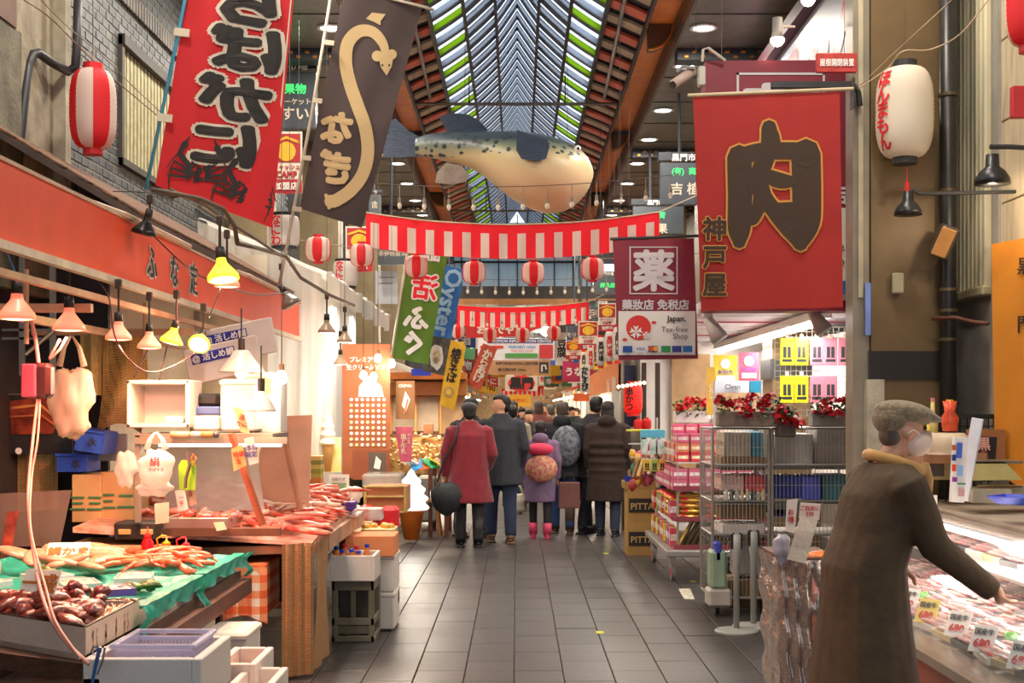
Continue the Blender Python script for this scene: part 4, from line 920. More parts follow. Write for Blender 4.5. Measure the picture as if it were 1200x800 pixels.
# ---- lamps
def reflector(label, px, py, d, r, kind='pink', tilt=0, yaw=0, power=10, drop=.14, group='heat lamps clipped under the orange sign'):
    """clip lamp with ribbed reflector bulb; px,py = centre of its rim"""
    o = P(px, py, d); t = thing('clip_lamp', label, 'lamp', o, group); T = R(tilt, yaw, 0)
    col = {'pink': ('f2c8b4', 'ff8a6a', 6, (1, .36, .24)), 'yellow': ('d8d860', 'fff08a', 9, (1, .85, .45)), 'off': ('8f867a', 'b0a594', 0, None), 'black': ('2a2723', '5a5048', 0, None), 'warm': ('b09880', 'ffe2b0', 7, (1, .75, .5))}[kind]
    mb = MB(); pr = [(r*.97, 0), (r, r*.12), (r*.93, r*.35)]
    for k in range(6): z = r*(.4+.13*k); pr.append((r*(.88-.1*k), z)); pr.append((r*(.85-.1*k), z+r*.02))
    pr += [(r*.32, r*1.25), (r*.3, r*1.45)]; mb.lathe(pr, o, 20, T); mb.build('reflector', M(col[0], r=.3, n=.05, a=1, tr=.35 if kind in ('pink', 'yellow') else 0, m=.5 if kind in ('off', 'black') else 0), t, smooth=True)
    MB().lathe([(r*.95, r*.02), (r*.5, -r*.05), (0, -r*.07)], o, 20, T).build('lens', M(col[1], e=col[2], n=0, r=.2), t, smooth=True)
    mb = MB(); top = T @ Vector((0, 0, r*1.4)); e = T @ Vector((0, 0, r*2.1)); mb.cyl(o+top, o+e, r*.33, r*.28, 10); mb.build('socket', M('2c2724', r=.5), t, smooth=True)
    mb = MB(); mb.tube([o+e, o+e+Vector((0, 0, drop*.4)), o+e+Vector((0, 0, drop))], r*.1, 6); mb.rbox(o+e+Vector((0, 0, drop)), (.03, .03, .05), .005); mb.build('clip', M('4a3d34', r=.5, m=.3), t)
    if col[3] and power:
        l = arealight('lamp_light', o+T @ Vector((0, 0, -.03)), r*1.6, power*.72, col[3], rot=(tilt, yaw, 0), parent=t)
    return t
reflector('first pink heat lamp from the edge under the orange sign', 20, 374, 5.4, .077, power=17)
reflector('second pink heat lamp under the orange sign, beside the blue wire', 81, 387, 5.9, .074, power=16)
reflector('third pink heat lamp, crossed by a hanging cord', 139, 398, 6.3, .064, power=20)
reflector('fourth pink heat lamp with a bare metal socket holder', 175, 408, 6.7, .062, power=20)
reflector('yellow lit reflector lamp tilted sideways beside the pink ones', 200, 402, 7.0, .062, 'yellow', yaw=.25, power=9)
reflector('round yellow lamp shining toward the lane under the characters', 233, 404, 7.3, .063, 'yellow', tilt=-.9, power=7)
reflector('big greenish glass reflector lamp lit above the sign edge', 262, 328, 6.6, .083, 'yellow', tilt=-.15, yaw=-.15, power=9, group='lamps on the wire arm above the sign')
reflector('pink rimmed lamp directly behind the big greenish one', 266, 336, 7.0, .07, 'pink', power=16, group='lamps on the wire arm above the sign')
reflector('black unlit spotlight above the orange sign', 168, 275, 6.6, .065, 'black', yaw=.25, drop=.05, group='lamps on the wire arm above the sign')
reflector('grey unlit lamp tilted outward at the end of the orange sign', 342, 358, 9.5, .08, 'off', yaw=-.5, group='lamps on the wire arm above the sign')
reflector('pink lamp before the white vinyl sheet, nearer of a pair', 383, 390, 10.2, .072, 'warm', group='lamps before the white vinyl')
reflector('pink lamp before the white vinyl sheet, farther of a pair', 404, 401, 10.8, .066, 'warm', group='lamps before the white vinyl')
reflector('grey conical lamp over the brown sweets poster edge', 399, 427, 11.3, .062, 'warm', group='lamps before the white vinyl')
# tangled arm and cords
mb = MB(); mb.tube([P(178, 222, 6.55), P(200, 226, 6.6), P(235, 233, 6.7), P(262, 245, 6.8), P(275, 265, 6.9), P(278, 285, 6.9), P(300, 290, 7.5), P(335, 300, 8.5), P(352, 325, 9.2), P(385, 345, 10), P(415, 358, 10.8)], .013, 6)
mb.tube([P(200, 222, 6.6), P(240, 240, 6.9), P(270, 262, 7.1), P(300, 280, 7.6), P(330, 300, 8.2)], .009, 5)
mb.solo('wire_bracket', M('5a4a3c', r=.6, n=.3), 'rusty wire arm carrying lamps above the awning', 'arm', smooth=True)
def cord(label, pts, r=.004, col='2b211e', d=None, name='cord'):
    c = cur([tuple(P(*p)) for p in pts], 6); return MB().tube(c, r, 6).solo(name, M(col, r=.5), label, 'cord', smooth=True)
cord('dark cord looping from the black spotlight across the sign', [(181, 277, 6.5), (210, 305, 6.6), (232, 322, 6.8), (262, 334, 7), (300, 345, 8), (345, 342, 9.5)])
cord('brown cord hanging in a loop under the yellow lamp', [(114, 328, 6.2), (128, 350, 6.2), (134, 392, 6.2), (150, 420, 6.4), (175, 436, 6.6), (205, 428, 6.9), (233, 410, 7.2)], col='5a2f26')
cord('short dark cord under the fourth heat lamp', [(173, 410, 6.6), (163, 430, 6.6), (157, 442, 6.6)])
cord('short dark cord under the yellow lamp', [(196, 405, 6.9), (191, 425, 6.9), (187, 446, 6.9)])
cord('cord dropping from the big lamp to the sign edge', [(260, 335, 6.6), (254, 350, 6.7), (245, 372, 6.9)], r=.003)
cord('blue wire twisted beside the second heat lamp', [(7, 290, 5.3), (12, 305, 5.4), (18, 318, 5.4), (26, 321, 5.4)], col='3a8ac8')
cord('thin wire slanting down the frontage to the lantern', [(28, 0, 7.6), (60, 22, 7.7), (100, 62, 7.9), (140, 98, 8.2), (196, 145, 9)], col='6a4630')
cord('second thin wire running above the lantern', [(48, 0, 7.6), (80, 32, 7.8), (120, 65, 8), (160, 105, 8.4), (198, 140, 9)], col='6a5844', r=.003)
cord('long sagging cable along the awning roof edge', [(30, 213, 7), (75, 222, 7.3), (130, 224, 7.8), (175, 226, 8), (240, 235, 8.6)], col='2a2622')
cord('long sagging wire from the brown column to the upper lantern', [(1006, 104, 8.0), (1040, 80, 7.9), (1058, 60, 7.8), (1090, 58, 7.8), (1125, 40, 7.7), (1158, 0, 7.6)], col='b39a7c')
cord('taut wire from the brown column over the pipe', [(1008, 100, 8.0), (1050, 60, 7.9), (1085, 28, 7.8), (1115, 0, 7.8)], col='a08a70', r=.003)
# enamel shade and bare bulbs
def shade(label, px, py, d, r, h, bulb=True, power=14):
    o = P(px, py, d); t = thing('pendant_lamp', label, 'lamp', o)
    MB().lathe([(r, 0), (r*.98, .01), (r*.5, h*.7), (r*.3, h), (0, h*1.02)], o, 24).build('shade', M('d8cfc8', r=.35, m=.2), t, smooth=True)
    MB().sph(o+Vector((0, 0, .0)), r*.3, 10, 8).build('bulb', M('ffb080', e=8, n=0), t, smooth=True)
    mb = MB(); mb.cyl(o+Vector((0, 0, h)), o+Vector((0, 0, h+.07)), .02, n=8); mb.tube([o+Vector((0, 0, h+.07)), o+Vector((0, 0, h+.25))], .005, 5); mb.build('socket', M('2c2724'), t)
    if power: ptlight('lamp_light', o-Vector((0, 0, .08)), power, (1, .7, .5), parent=t)
    return t
shade('grey enamel lampshade under the far end of the orange sign', 283, 436, 7.6, .135, .13, power=6)
shade('white enamel lampshade hanging in front of the foam box', 306, 482, 7.0, .085, .11, power=2.5)
def bulb(label, px, py, d, r=.03, e=30, power=12, wire=60, group=None):
    o = P(px, py, d); t = thing('bare_bulb', label, 'lamp', o, group); MB().lathe([(0, -r*1.1), (r*.7, -r*.8), (r, 0), (r*.75, r*.8), (r*.4, r*1.3)], o, 14).build('glass', M('fff4d8', e=e, n=0), t, smooth=True)
    mb = MB(); mb.cyl(o+Vector((0, 0, r*1.2)), o+Vector((0, 0, r*2.4)), r*.45, n=8); mb.tube([o+Vector((0, 0, r*2.4)), P(px, py-wire, d)], .004, 5); mb.build('socket', M('6a4a30'), t)
    if power: ptlight('lamp_light', o+Vector((0, -.06, -.06)), power, (1, .82, .6), parent=t)
    return t
bulb('bare warm bulb hanging at the end of the orange sign', 330, 443, 7.6, .035, power=5, wire=50)
for i, (x, y) in enumerate(((426, 440), (438, 442), (443, 420), (459, 426))): bulb(['bare bulb before the sweets poster, lower near one', 'bare bulb before the sweets poster, lower far one', 'bare bulb before the sweets poster, upper one', 'bare bulb beside the pole of the green flag'][i], x, y, 11.6+i*.3, .035, power=6, wire=70, group='bare bulbs before the sweets poster')
# ---- stall walls: dark boards, straw mats, cream tarpaulin
MB().lo((-3.35, 8.2, 0), (-2.62, 8.24, 2.6)).solo('dark_partition', M('2a1f1f', r=.6, n=.3), 'dark boarded partition behind the straw mats', 'partition')
mb = MB(); mb.grid(lambda u, v: (-2.96+.02*math.sin(v*9+u*5), 8.45+u*3.2, 3.05-v*2.3), 16, 10); mb.solo('tarpaulin', M('f2e6cc', r=.6, n=.04, tr=.2), 'cream tarpaulin lining the stall along the brick wall', 'tarpaulin', smooth=True)
mb = MB(); mb.grid(lambda u, v: (-3.0+u*.72, 11.7+.03*math.sin(u*12+v*2), 3.0-v*2.4), 20, 8); mb.solo('tarpaulin', M('f2e6cc', r=.6, n=.04, tr=.2), 'cream tarpaulin closing the far end of the stall', 'tarpaulin', smooth=True)
mb = MB(); mb.grid(lambda u, v: P(118+u*53-v*14+10*math.sin(v*2.2), 392+v*(118-14*math.sin(u*3)), 7.95+.04*math.sin(u*7+v*3)), 12, 14); mb.solo('straw_mat', mat_w, 'large golden straw mat hanging in folds beside the foam boxes', 'mat', smooth=True)
mb = MB(); mb.grid(lambda u, v: P(94+u*25, 388+v*75, 7.9+.02*math.sin(u*9)), 6, 8); mb.solo('straw_mat', M('b99a62', r=.8, n=.2, ns=30, stretch=(8, 1, 1)), 'narrow pale reed screen behind the shopping bag', 'mat')
mb = MB(); mb.grid(lambda u, v: P(10+u*58, 530+v*70-u*3, 7.8+.02*math.sin(u*9)), 8, 8); mb.solo('straw_mat', mat_w, 'straw mat hanging low under the grilled eel picture', 'mat')
ph = poster('framed dark photo of grilled eel fillets hung on the partition', 3, 462, 85, 532, 7.7, '241a18', [('p', [(12, 470), (52, 464), (70, 492), (62, 508), (14, 509)], M('a8452a', r=.3, n=.4, ns=12, c2='5a1f14')), ('s', [(14, 478), (48, 474), (64, 488)], 3, M('d8874a', n=.3)), ('s', [(14, 488), (50, 486), (66, 498)], 2.4, M('cf6a3a', n=.3)), ('s', [(3, 462), (85, 462)], 1.2, M('6a5a50')), ('p', circ(24, 528, 4, 12), WHITE)], name='picture', cat='picture')
# steel rack in the dark corner
mb = MB()
for x in (22, 58): mb.lo(P(x, 440, 7.4), P(x+8, 300, 7.42))
for y in (385, 395): mb.lo(P(2, y, 7.4), P(60, y+3, 7.42))
mb.tube([P(30, 415, 7.38), P(62, 388, 7.38)], .012, 6); mb.solo('shelf_bracket_rack', steel, 'slotted steel bracket rack in the dark stall corner', 'rack')
# shopping bags
def bag(name, label, cx, cy, w, h, d, mat, seed=1, handles=True, parts=None, th=.3):
    c = P(cx, cy, d); u = d/FPX; rr = random.Random(seed); t = thing(name, label, 'bag', c-Vector((0, 0, h*u/2)))
    ph_ = [rr.uniform(0, 6) for _ in range(6)]
    def fn(q): return 1+.09*math.sin(q.x*6+ph_[0]+q.z*4)+.07*math.sin(q.z*9+ph_[1])+.05*math.sin(q.x*15+q.y*9+ph_[2])
    mb = MB(); mb.sph(c, (w/2*u, w*th*u, h/2*u*.85), 26, 18, None, lambda q: fn(q)*(1-.35*max(0, q.z)**2)); mb.build('bag_body', mat, t, smooth=True)
    if handles:
        mb = MB()
        for s in (-1, 1): mb.tube([c+Vector((s*w*.28*u, 0, h*.3*u)), c+Vector((s*w*.17*u, 0, h*.5*u)), c+Vector((s*.02*w*u, 0, h*.62*u))], [.02, .013, .006], 6)
        mb.build('handle', mat, t, smooth=True)
    return t
bagm = M('f0d8c4', r=.35, a=.9, n=.06, tr=.4); bagw = M('efe8e2', r=.35, a=.85, n=.05, tr=.4)
bag('plastic_bag', 'cream bundle of plastic bags hanging beside the red box', 84, 462, 52, 110, 7.0, bagm, 3)
bag('plastic_bag', 'crumpled plastic bag below the cream bundle', 84, 492, 40, 50, 7.05, bagm, 5, False)
b1 = bag('plastic_bag', 'white plastic bag with red characters hung from the shelf rail', 183, 545, 40, 62, 6.8, bagw, 8); lettering(b1, '絹', 181, 541, 6.66, 12, RED, off=.02); lettering(b1, 'かばやき', 183, 550, 6.66, 4.5, RED)
bag('plastic_bag', 'second plastic bag hanging just below the one with red characters', 181, 570, 42, 28, 6.85, bagw, 9, False)
bag('plastic_bag', 'translucent bag draped over the shelf corner', 148, 545, 26, 60, 7.2, plast, 11, False)
# red timer box on its pink cord
tb = thing('hanging_box', 'small red and black box tied to a hanging pink cord', 'box', P(45, 468, 6.0)); c = P(45, 446, 6.0)
MB().rbox(c, (.135, .09, .165), .02).build('case', M('3a1e1c', r=.3, n=.3), tb); MB().rbox(c-Vector((.028, .04, 0)), (.07, .03, .155), .02).build('red_face', M('c8485a', r=.35), tb)
cord('pink cord loops hanging from the lamps to the floor boxes', [(36, 372, 5.9), (42, 400, 5.95), (45, 425, 5.98)], r=.01, col='f0a090')
cord('long pink cord dropping from the red box past the trays', [(44, 468, 5.98), (38, 520, 5.9), (33, 580, 5.7), (38, 640, 5.3), (50, 700, 4.6), (72, 745, 4.25), (104, 778, 4.15)], r=.007, col='f0a090')
cord('second strand of the pink cord', [(47, 468, 5.98), (44, 515, 5.9), (37, 560, 5.8), (36, 620, 5.4), (54, 690, 4.7), (66, 730, 4.3), (95, 772, 4.12)], r=.005, col='e8a48c')
cord('pale pink cord loop beneath the second heat lamp', [(78, 395, 5.9), (68, 412, 5.92), (58, 420, 5.95), (70, 398, 5.9)], r=.006, col='ffb0a0')
# crates, cardboard
def crate(label, x0, y0, x1, y1, d, dep, mat, tilt=0):
    a, b = P(x0, y1, d), P(x1, y0, d); t = thing('plastic_crate', label, 'crate', ((a.x+b.x)/2, d+dep/2, a.z)); mb = MB(); obox(mb, ((a.x+b.x)/2, d+dep/2, a.z), (b.x-a.x, dep, b.z-a.z), .012, R(0, tilt, 0)); mb.rbox(((a.x+b.x)/2, d+dep/2, b.z), (b.x-a.x+.02, dep+.02, .015), .004, R(0, tilt, 0)); mb.build('tub', mat, t)
    lettering(t, '氷', (x0+x1)/2+5, (y0+y1)/2, d-.02, 11, INK, rot=-tilt); return t
crate('blue plastic crate tilted on top of the grey lid', 86, 505, 120, 530, 7.5, .25, blue_c, .15)
crate('blue plastic crate lower, beside the straw mat', 66, 533, 102, 553, 7.6, .25, blue_c)
pbox('box_lid', 'grey plastic lid leaning beside the blue crates', 'lid', 104, 508, 148, 540, 7.8, .03, M('8f8c88', r=.4))
def carton(label, x0, y0, x1, y1, d, dep, col='b98f5a', seam=True, txt=None, tc_=None, name='cardboard_box', rz=0):
    a, b = P(x0, y1, d), P(x1, y0, d); t = thing(name, label, 'box', ((a.x+b.x)/2, d+dep/2, a.z)); w, h = b.x-a.x, b.z-a.z; T = R(0, 0, rz); c = Vector(((a.x+b.x)/2, d+dep/2, (a.z+b.z)/2))
    MB().rbox(c, (w, dep, h), .004, T).build('carton', M(col, r=.8, n=.07), t)
    if seam: MB().box(c+T @ Vector((0, 0, h/2)), (w*1.002, .05, .002), T).build('tape', M('d8c49a', r=.4), t)
    if txt: lettering(t, txt, (x0+x1)/2, (y0+y1)/2+(y1-y0)*.1, d, (x1-x0)/len(txt)*1.2, tc_ or M('3a7a4a'))
    return t
carton('open cardboard box standing behind the counter, nearer half', 84, 556, 118, 612, 7.6, .35, 'c9a06a', txt='三三')
carton('taller cardboard box beside it behind the counter', 118, 553, 155, 610, 7.65, .35, 'c49a62', txt='三二')
# ---- shelf with foam boxes
sf = thing('steel_shelf', 'steel shelf frame over the far table carrying foam boxes', 'shelf', P(245, 610, 7.4))
mb = MB(); mb.lo(P(158, 515, 7.2), P(338, 506, 7.7)); mb.build('shelf_board', M('8a7a6c', r=.4, m=.4), sf)
mb = MB(); mb.lo(P(158, 612, 7.2), P(166, 510, 7.24)); mb.lo(P(158, 520, 7.18), P(338, 512, 7.22)); mb.build('frame', M('9a8a78', r=.35, m=.5), sf)
tl_ = MB().lo(P(186, 523, 7.25), P(330, 519, 7.3)); tl_.build('light_tube', M('fff6ea', e=9, n=0), sf); arealight('tube_light', P(258, 527, 7.3), .9, 3.5, (1, .93, .82), shape='RECTANGLE', sy=.05)
def foambox(label, x0, y0, x1, y1, d, dep, front_open=False, mat=None, lid=False, th=.025, red=None, rz=0):
    a, b = P(x0, y1, d), P(x1, y0, d); t = thing('foam_box', label, 'box', ((a.x+b.x)/2, d+dep/2, a.z)); w, h = b.x-a.x, b.z-a.z; c = Vector(((a.x+b.x)/2, d+dep/2, a.z)); mt = mat or foam; mb = MB()
    if front_open:
        mb.rbox(c+Vector((0, 0, h-th/2)), (w, dep, th), .006); mb.rbox(c+Vector((0, 0, th/2)), (w, dep, th), .006); mb.rbox(c+Vector((0, dep/2-th/2, h/2)), (w, th, h), .006)
        for s in (-1, 1): mb.rbox(c+Vector((s*(w-th)/2, 0, h/2)), (th, dep, h), .006)
    elif lid: mb.rbox(c+Vector((0, 0, h/2)), (w, dep, h), .012)
    else: obox(mb, c, (w, dep, h), th, R(0, 0, rz) if rz else None)
    mb.build('foam_body', mt, t); 
    if lid: MB().rbox(c+Vector((0, 0, h-.02)), (w+.012, dep+.012, .03), .008).build('lid', mt, t)
    return t
foambox('white foam box on its side, open toward the lane, on the shelf', 148, 445, 222, 501, 7.3, .3, True)
MB().lo(P(152, 498, 7.3), P(210, 496, 7.5)).solo('tray', M('3a332e'), 'dark tray edge inside the open foam box', 'tray'); pbox('folded_towel', 'folded white towel at the lip of the open foam box', 'towel', 192, 488, 214, 496, 7.32, .1, WHITE, .01)
foambox('tall foam box with red writing on the shelf', 258, 444, 300, 505, 7.45, .3, lid=True)
foambox('foam box with a green and red label behind the white lampshade', 288, 436, 328, 508, 7.65, .25, lid=True)
mb = MB(); mb.rbox(P(312, 453, 7.62), (.065, .01, .1), .003); mb.solo('paper_label', M('c83a34', c2='4a8a4a', ns=30), 'green and red paper label stuck on the foam box', 'label')
pbox('folded_black_cloth', 'folded black cloth between the two foam boxes', 'cloth', 222, 461, 256, 476, 7.5, .18, M('1d1a1c', n=.2), .03)
pbox('plastic_case', 'blue and grey plastic case lying under the black cloth', 'case', 222, 476, 258, 486, 7.45, .2, M('4a5a8a'), .01); pbox('clear_container', 'clear plastic container stack on the shelf', 'container', 224, 487, 256, 504, 7.4, .2, M('e8e4de', a=.7), .01)
for i, (x, y, r_, w) in enumerate(((262, 422, .22, 88), (258, 405, .2, 95))):
    u = 8.2/FPX; c = P(x+18*i, y-4*i, 8.2+.1*i); t = thing('foam_cover', ['foam lid with a blue label strip leaning on the tarpaulin', 'second foam lid with a blue label behind the first'][i], 'lid', c-Vector((0, 0, .12))); T = R(0, -r_, 0)
    MB().rbox(c, (w*u, .03, 42*u), .006, T).build('slab', foam, t); MB().rbox(c+T @ Vector((-10*u, -.017, 8*u)), (52*u, .004, 12*u), .001, T).build('label_strip', M('2b2f9a', n=.02), t)
    mb = MB(); vs, fs = tmesh('@ 活しめ鯛', .03); mb.add(put3(vs, lambda a, b, k: c+T @ Vector(((a*9.5-10)*u, -.0215-k, (b*9.5+8)*u))), fs); mb.build('lettering', WHITE, t)
# tools on shelf edge
for i, (x0, x1, col) in enumerate(((200, 222, 'd89a7a'), (224, 236, 'a8a4a0'), (237, 250, 'a87a4a'), (251, 256, '4a4a5a'))): MB().cyl(P(x0, 509, 7.15), P(x1, 509, 7.15), .018, n=10).solo('kitchen_tool', M(col, r=.4), ['pink handled tool lying at the shelf edge', 'grey metal tool lying at the shelf edge', 'wooden handled tool lying at the shelf edge', 'short dark tool at the shelf edge'][i], 'tool', smooth=True)
# green cutting board, price cards
cb = thing('cutting_board', 'lime green cutting board hung under the shelf', 'board', P(220, 575, 6.9)); mb = MB(); mb.prism([(209, 545), (213, 539), (226, 539), (230, 545), (229, 574), (210, 574)], lambda a, b, t: tuple(P(a, b, 6.9+t)), 0, .012); mb.build('slab', M('8fc828', r=.4), cb)
MB().tube([P(222, 542, 6.88), P(227, 532, 6.88), P(230, 537, 6.88), P(227, 545, 6.88)], .006, 6).build('orange_handle', M('e0703a'), cb); MB().tube([P(219, 528, 6.87), P(222, 545, 6.86), P(218, 560, 6.86), P(217, 572, 6.86)], .01, 6).build('hook_strap', M('5a5048'), cb)
def pcard(label, pts, d, col='efe6d8', txt=None, tcol=None, rot=0, sz=5, group=None, name='price_card'):
    c = thing(name, label, 'card', P(sum(p[0] for p in pts)/4, max(p[1] for p in pts), d), group); MB().prism(pts, lambda a, b, t: tuple(P(a, b, d+t)), 0, .004).build('card', M(col, r=.5, n=.03), c)
    if txt:
        cx_, cy_ = sum(p[0] for p in pts)/4, sum(p[1] for p in pts)/4
        for i, s in enumerate(txt): lettering(c, s, cx_, cy_+(i-(len(txt)-1)/2)*sz*1.15, d, sz, tcol or M('c83a2a', n=0), rot=rot)
    return c
pcard('orange edged price card at the top of the slanted pole', [(273, 476), (285, 480), (293, 508), (282, 506)], 6.9, 'f2c890', ['活', 'かに'], sz=7, rot=-.2)
pcard('orange price card tied low on the slanted pole', [(271, 526), (284, 520), (289, 545), (274, 552)], 6.85, 'f2b870', ['特価', '生'], sz=7, rot=.2)
pcard('blue written price card on the slanted pole', [(286, 514), (297, 511), (303, 542), (292, 545)], 6.86, 'f2e8e0', ['本日', '限定'], M('3a4a9a', n=0), sz=7, rot=.15)
pcard('narrow wooden price tag standing behind the crab tray', [(215, 560), (225, 558), (231, 590), (221, 594)], 6.95, 'd8a890', ['三', '百'], sz=6)
pcard('white price tag standing beside the wooden one', [(205, 575), (216, 573), (221, 597), (209, 599)], 6.9, 'e8d8cc', ['一', '千'], sz=6)
pcard('plain cream card standing at the tray corner', [(181, 590), (198, 588), (198, 612), (182, 614)], 7.1, 'e8dcc4')
# acrylic screens, leaning boards, slanted pole
MB().prism([(166, 520), (300, 522), (310, 597), (200, 600)], lambda a, b, t: tuple(P(a, b, 7.9+t)), 0, .01).solo('acrylic_screen', M('d8ccc0', r=.25, a=.45, n=.1, ns=4), 'wet clear plastic screen behind the crab table', 'screen')
MB().prism([(318, 488), (366, 486), (362, 600), (300, 600), (304, 530)], lambda a, b, t: tuple(P(a, b, 8.6+t)), 0, .015).solo('plywood_board', M('e0a888', r=.5, n=.06), 'tall pinkish board standing at the back of the crab table', 'board')
MB().cyl(P(271, 508, 6.95), P(308, 615, 6.95), .022, n=6).solo('slanted_post', M('a85a3c', r=.5, n=.15), 'slanted reddish wooden post over the crab table', 'post')
MB().cyl(P(333, 510, 8.3), P(352, 598, 8.3), .022, n=6).solo('slanted_post', M('c88a6a', r=.5, n=.15), 'second slanted post leaning on the pinkish board', 'post')
# ---- counter items between the tables
MB().lo(P(70, 640, 7.2), P(212, 632, 7.7)).solo('side_counter', M('c4a67a', r=.5, n=.1), 'pale wooden counter behind the near trays', 'counter')
sc_ = thing('kitchen_scale', 'black kitchen scale with two dials on the pale counter', 'scale', P(158, 632, 7.3)); a, b = P(133, 632, 7.25), P(184, 612, 7.25); MB().rbox(((a.x+b.x)/2, 7.35, (a.z+b.z)/2), (b.x-a.x, .2, b.z-a.z), .01).build('body', M('2c2620'), sc_)
for x in (146, 172): MB().rbox(P(x, 623, 7.24), (.07, .01, .03), .004).build('dial', M('c8a060'), sc_)
def squeeze(label, px, y0, y1, w, col, capc, d=6.7, spout=True):
    u = d/FPX; z0 = P(px, y1, d); h = (y1-y0)*u; t = thing('squeeze_bottle', label, 'bottle', z0, 'squeeze bottles on the counter'); r = w/2*u
    MB().lathe([(r*.9, 0), (r, .01), (r, h*.55), (r*.6, h*.66), (r*.55, h*.7)], z0, 14).build('bottle', M(col, r=.3, n=.03, tr=.2), t, smooth=True)
    MB().lathe([(r*.62, h*.68), (r*.62, h*.75), (r*.15, h*.83), (r*.07, h)], z0, 12).build('cap', M(capc, r=.35), t, smooth=True)
    if spout: MB().tube([z0+Vector((-r*1.2, 0, h*.5)), z0+Vector((-r*1.5, 0, h*.9)), z0+Vector((-r*.6, 0, h*1.02)), z0+Vector((0, 0, h))], .005, 6).build('spout', M(capc), t, smooth=True)
squeeze('red squeeze bottle standing on the pale counter', 173, 617, 658, 14, 'e01a28', 'c01522', spout=False)
squeeze('orange squeeze bottle with a yellow spout', 195, 628, 658, 15, 'e8a060', 'e8b020'); squeeze('pink squeeze bottle with a red spout', 218, 630, 658, 15, 'f08a7a', 'e02838')
# ---- near display table and its trays
def slab(mb, pts, z0, z1): return mb.prism(pts, lambda a, b, t: (a, b, t), z0, z1)
nt_ = thing('display_table', 'dark wooden display table under the near seafood trays', 'table', (-2.2, 5.6, 0))
slab(MB(), [(-1.47, 4.4), (-1.50, 6.95), (-3.0, 6.95), (-3.0, 5.2)], .66, .72).build('table_top', dwood, nt_)
mb = MB(); slab(mb, [(-1.42, 4.35), (-1.44, 6.95), (-1.50, 6.95), (-1.48, 4.35)], .60, .68); mb.build('edge_rail', M('6a3a28', r=.5, n=.3), nt_)
for x, y in ((-1.6, 4.9), (-1.6, 6.8), (-2.8, 6.8), (-2.8, 5.4)): MB().lo((x-.03, y-.03, 0), (x+.03, y+.03, .66)).build('leg', dwood, nt_)
def qtray(name, label, pts, z0, z1, mat, th=.02, liner=None, cat='tray', group=None):
    cx_, cy_ = sum(p[0] for p in pts)/4, sum(p[1] for p in pts)/4; t = thing(name, label, cat, (cx_, cy_, z0), group); mb = MB(); slab(mb, pts, z0, z0+.02)
    for i in range(4):
        a, b = Vector(pts[i]), Vector(pts[(i+1) % 4]); c = Vector((cx_, cy_)); ai, bi = a.lerp(c, th/(a-c).length*1.4), b.lerp(c, th/(b-c).length*1.4)
        slab(mb, [tuple(a), tuple(b), tuple(bi), tuple(ai)], z0, z1)
    mb.build('tray_body', mat, t)
    if liner:
        mb = MB(); q = [Vector(p) for p in pts]
        def S(u, v):
            p = (q[0]*(1-u)+q[1]*u)*(1-v)+(q[3]*(1-u)+q[2]*u)*v; e = min(u, 1-u, v, 1-v)
            z = z1+.008-min(1, e/.12)*(z1-z0-.045)+.006*math.sin(u*31+v*17)*math.sin(v*27); return (p.x, p.y, z)
        mb.grid(S, 26, 26); mb.build('liner', liner, t, smooth=False)
    return t
foil = M('c9b8a0', r=.18, m=.9, n=.05, b=.6, bs=60); teal = M('2fae98', r=.4, n=.1, b=.3, bs=30, tr=.2)
ft = qtray('foam_tray', 'foam tray lined with foil full of glazed brown seafood, black marks on its side', [(-1.50, 4.45), (-1.50, 5.08), (-2.35, 5.25), (-2.2, 4.95)], .72, .835, M('e8cdb6', r=.7, n=.05, b=.2, bs=80), liner=foil)
mb = MB(); rr = random.Random(4)
for k, y in enumerate((4.52, 4.56, 4.66, 4.78, 4.88, 4.92)):
    for j in range(3): z = .74+j*.025; mb.add([(-1.497, y+rr.uniform(-.01, .01), z), (-1.497, y+.006+rr.uniform(-.01, .01), z), (-1.497, y+.008, z+.024), (-1.497, y, z+.024)], [(0, 1, 2, 3)])
mb.build('pen_marks', INK, ft)
t2 = qtray('foam_tray', 'long foam tray edged with teal sheet beside the foil tray', [(-1.48, 5.1), (-1.50, 6.05), (-2.5, 6.05), (-2.45, 5.28)], .72, .80, foam, liner=teal)
t3 = qtray('foam_tray', 'far foam tray edged with teal sheet at the table end', [(-1.50, 6.07), (-1.52, 6.9), (-2.75, 6.9), (-2.6, 6.07)], .72, .80, foam, liner=teal)
for i, (y0, y1) in enumerate(((5.1, 6.03), (6.08, 6.93))):
    mb = MB(); mb.grid(lambda u, v: (-1.475+.012*math.sin(u*25+v*4)*v, y0+(y1-y0)*u, .815-v*(.045+.03*abs(math.sin(u*7+i)))), 24, 4); mb.grid(lambda u, v: (-1.475-.06*v, y0+(y1-y0)*u, .815+.004*math.sin(u*19)), 24, 3); mb.build('teal_drape', teal, (t2, t3)[i], smooth=True)
for i, y in enumerate((5.05, 5.98, 6.93)):
    mb = MB(); mb.grid(lambda u, v: (-1.465+.02*math.sin(v*8+i)+.02*u*math.sin(u*9), y-.05+u*.1*(1-.4*v), .82-v*(.17 if i < 2 else .13)), 6, 8); mb.build('teal_corner', teal, (t2, t2, t3)[i], smooth=True)
qtray('back_tray', 'clear wrapped tray of orange pieces against the far table edge', [(-2.45, 5.5), (-2.5, 6.2), (-3.1, 6.2), (-3.1, 5.6)], .8, .86, M('e8d0c0', a=.8))
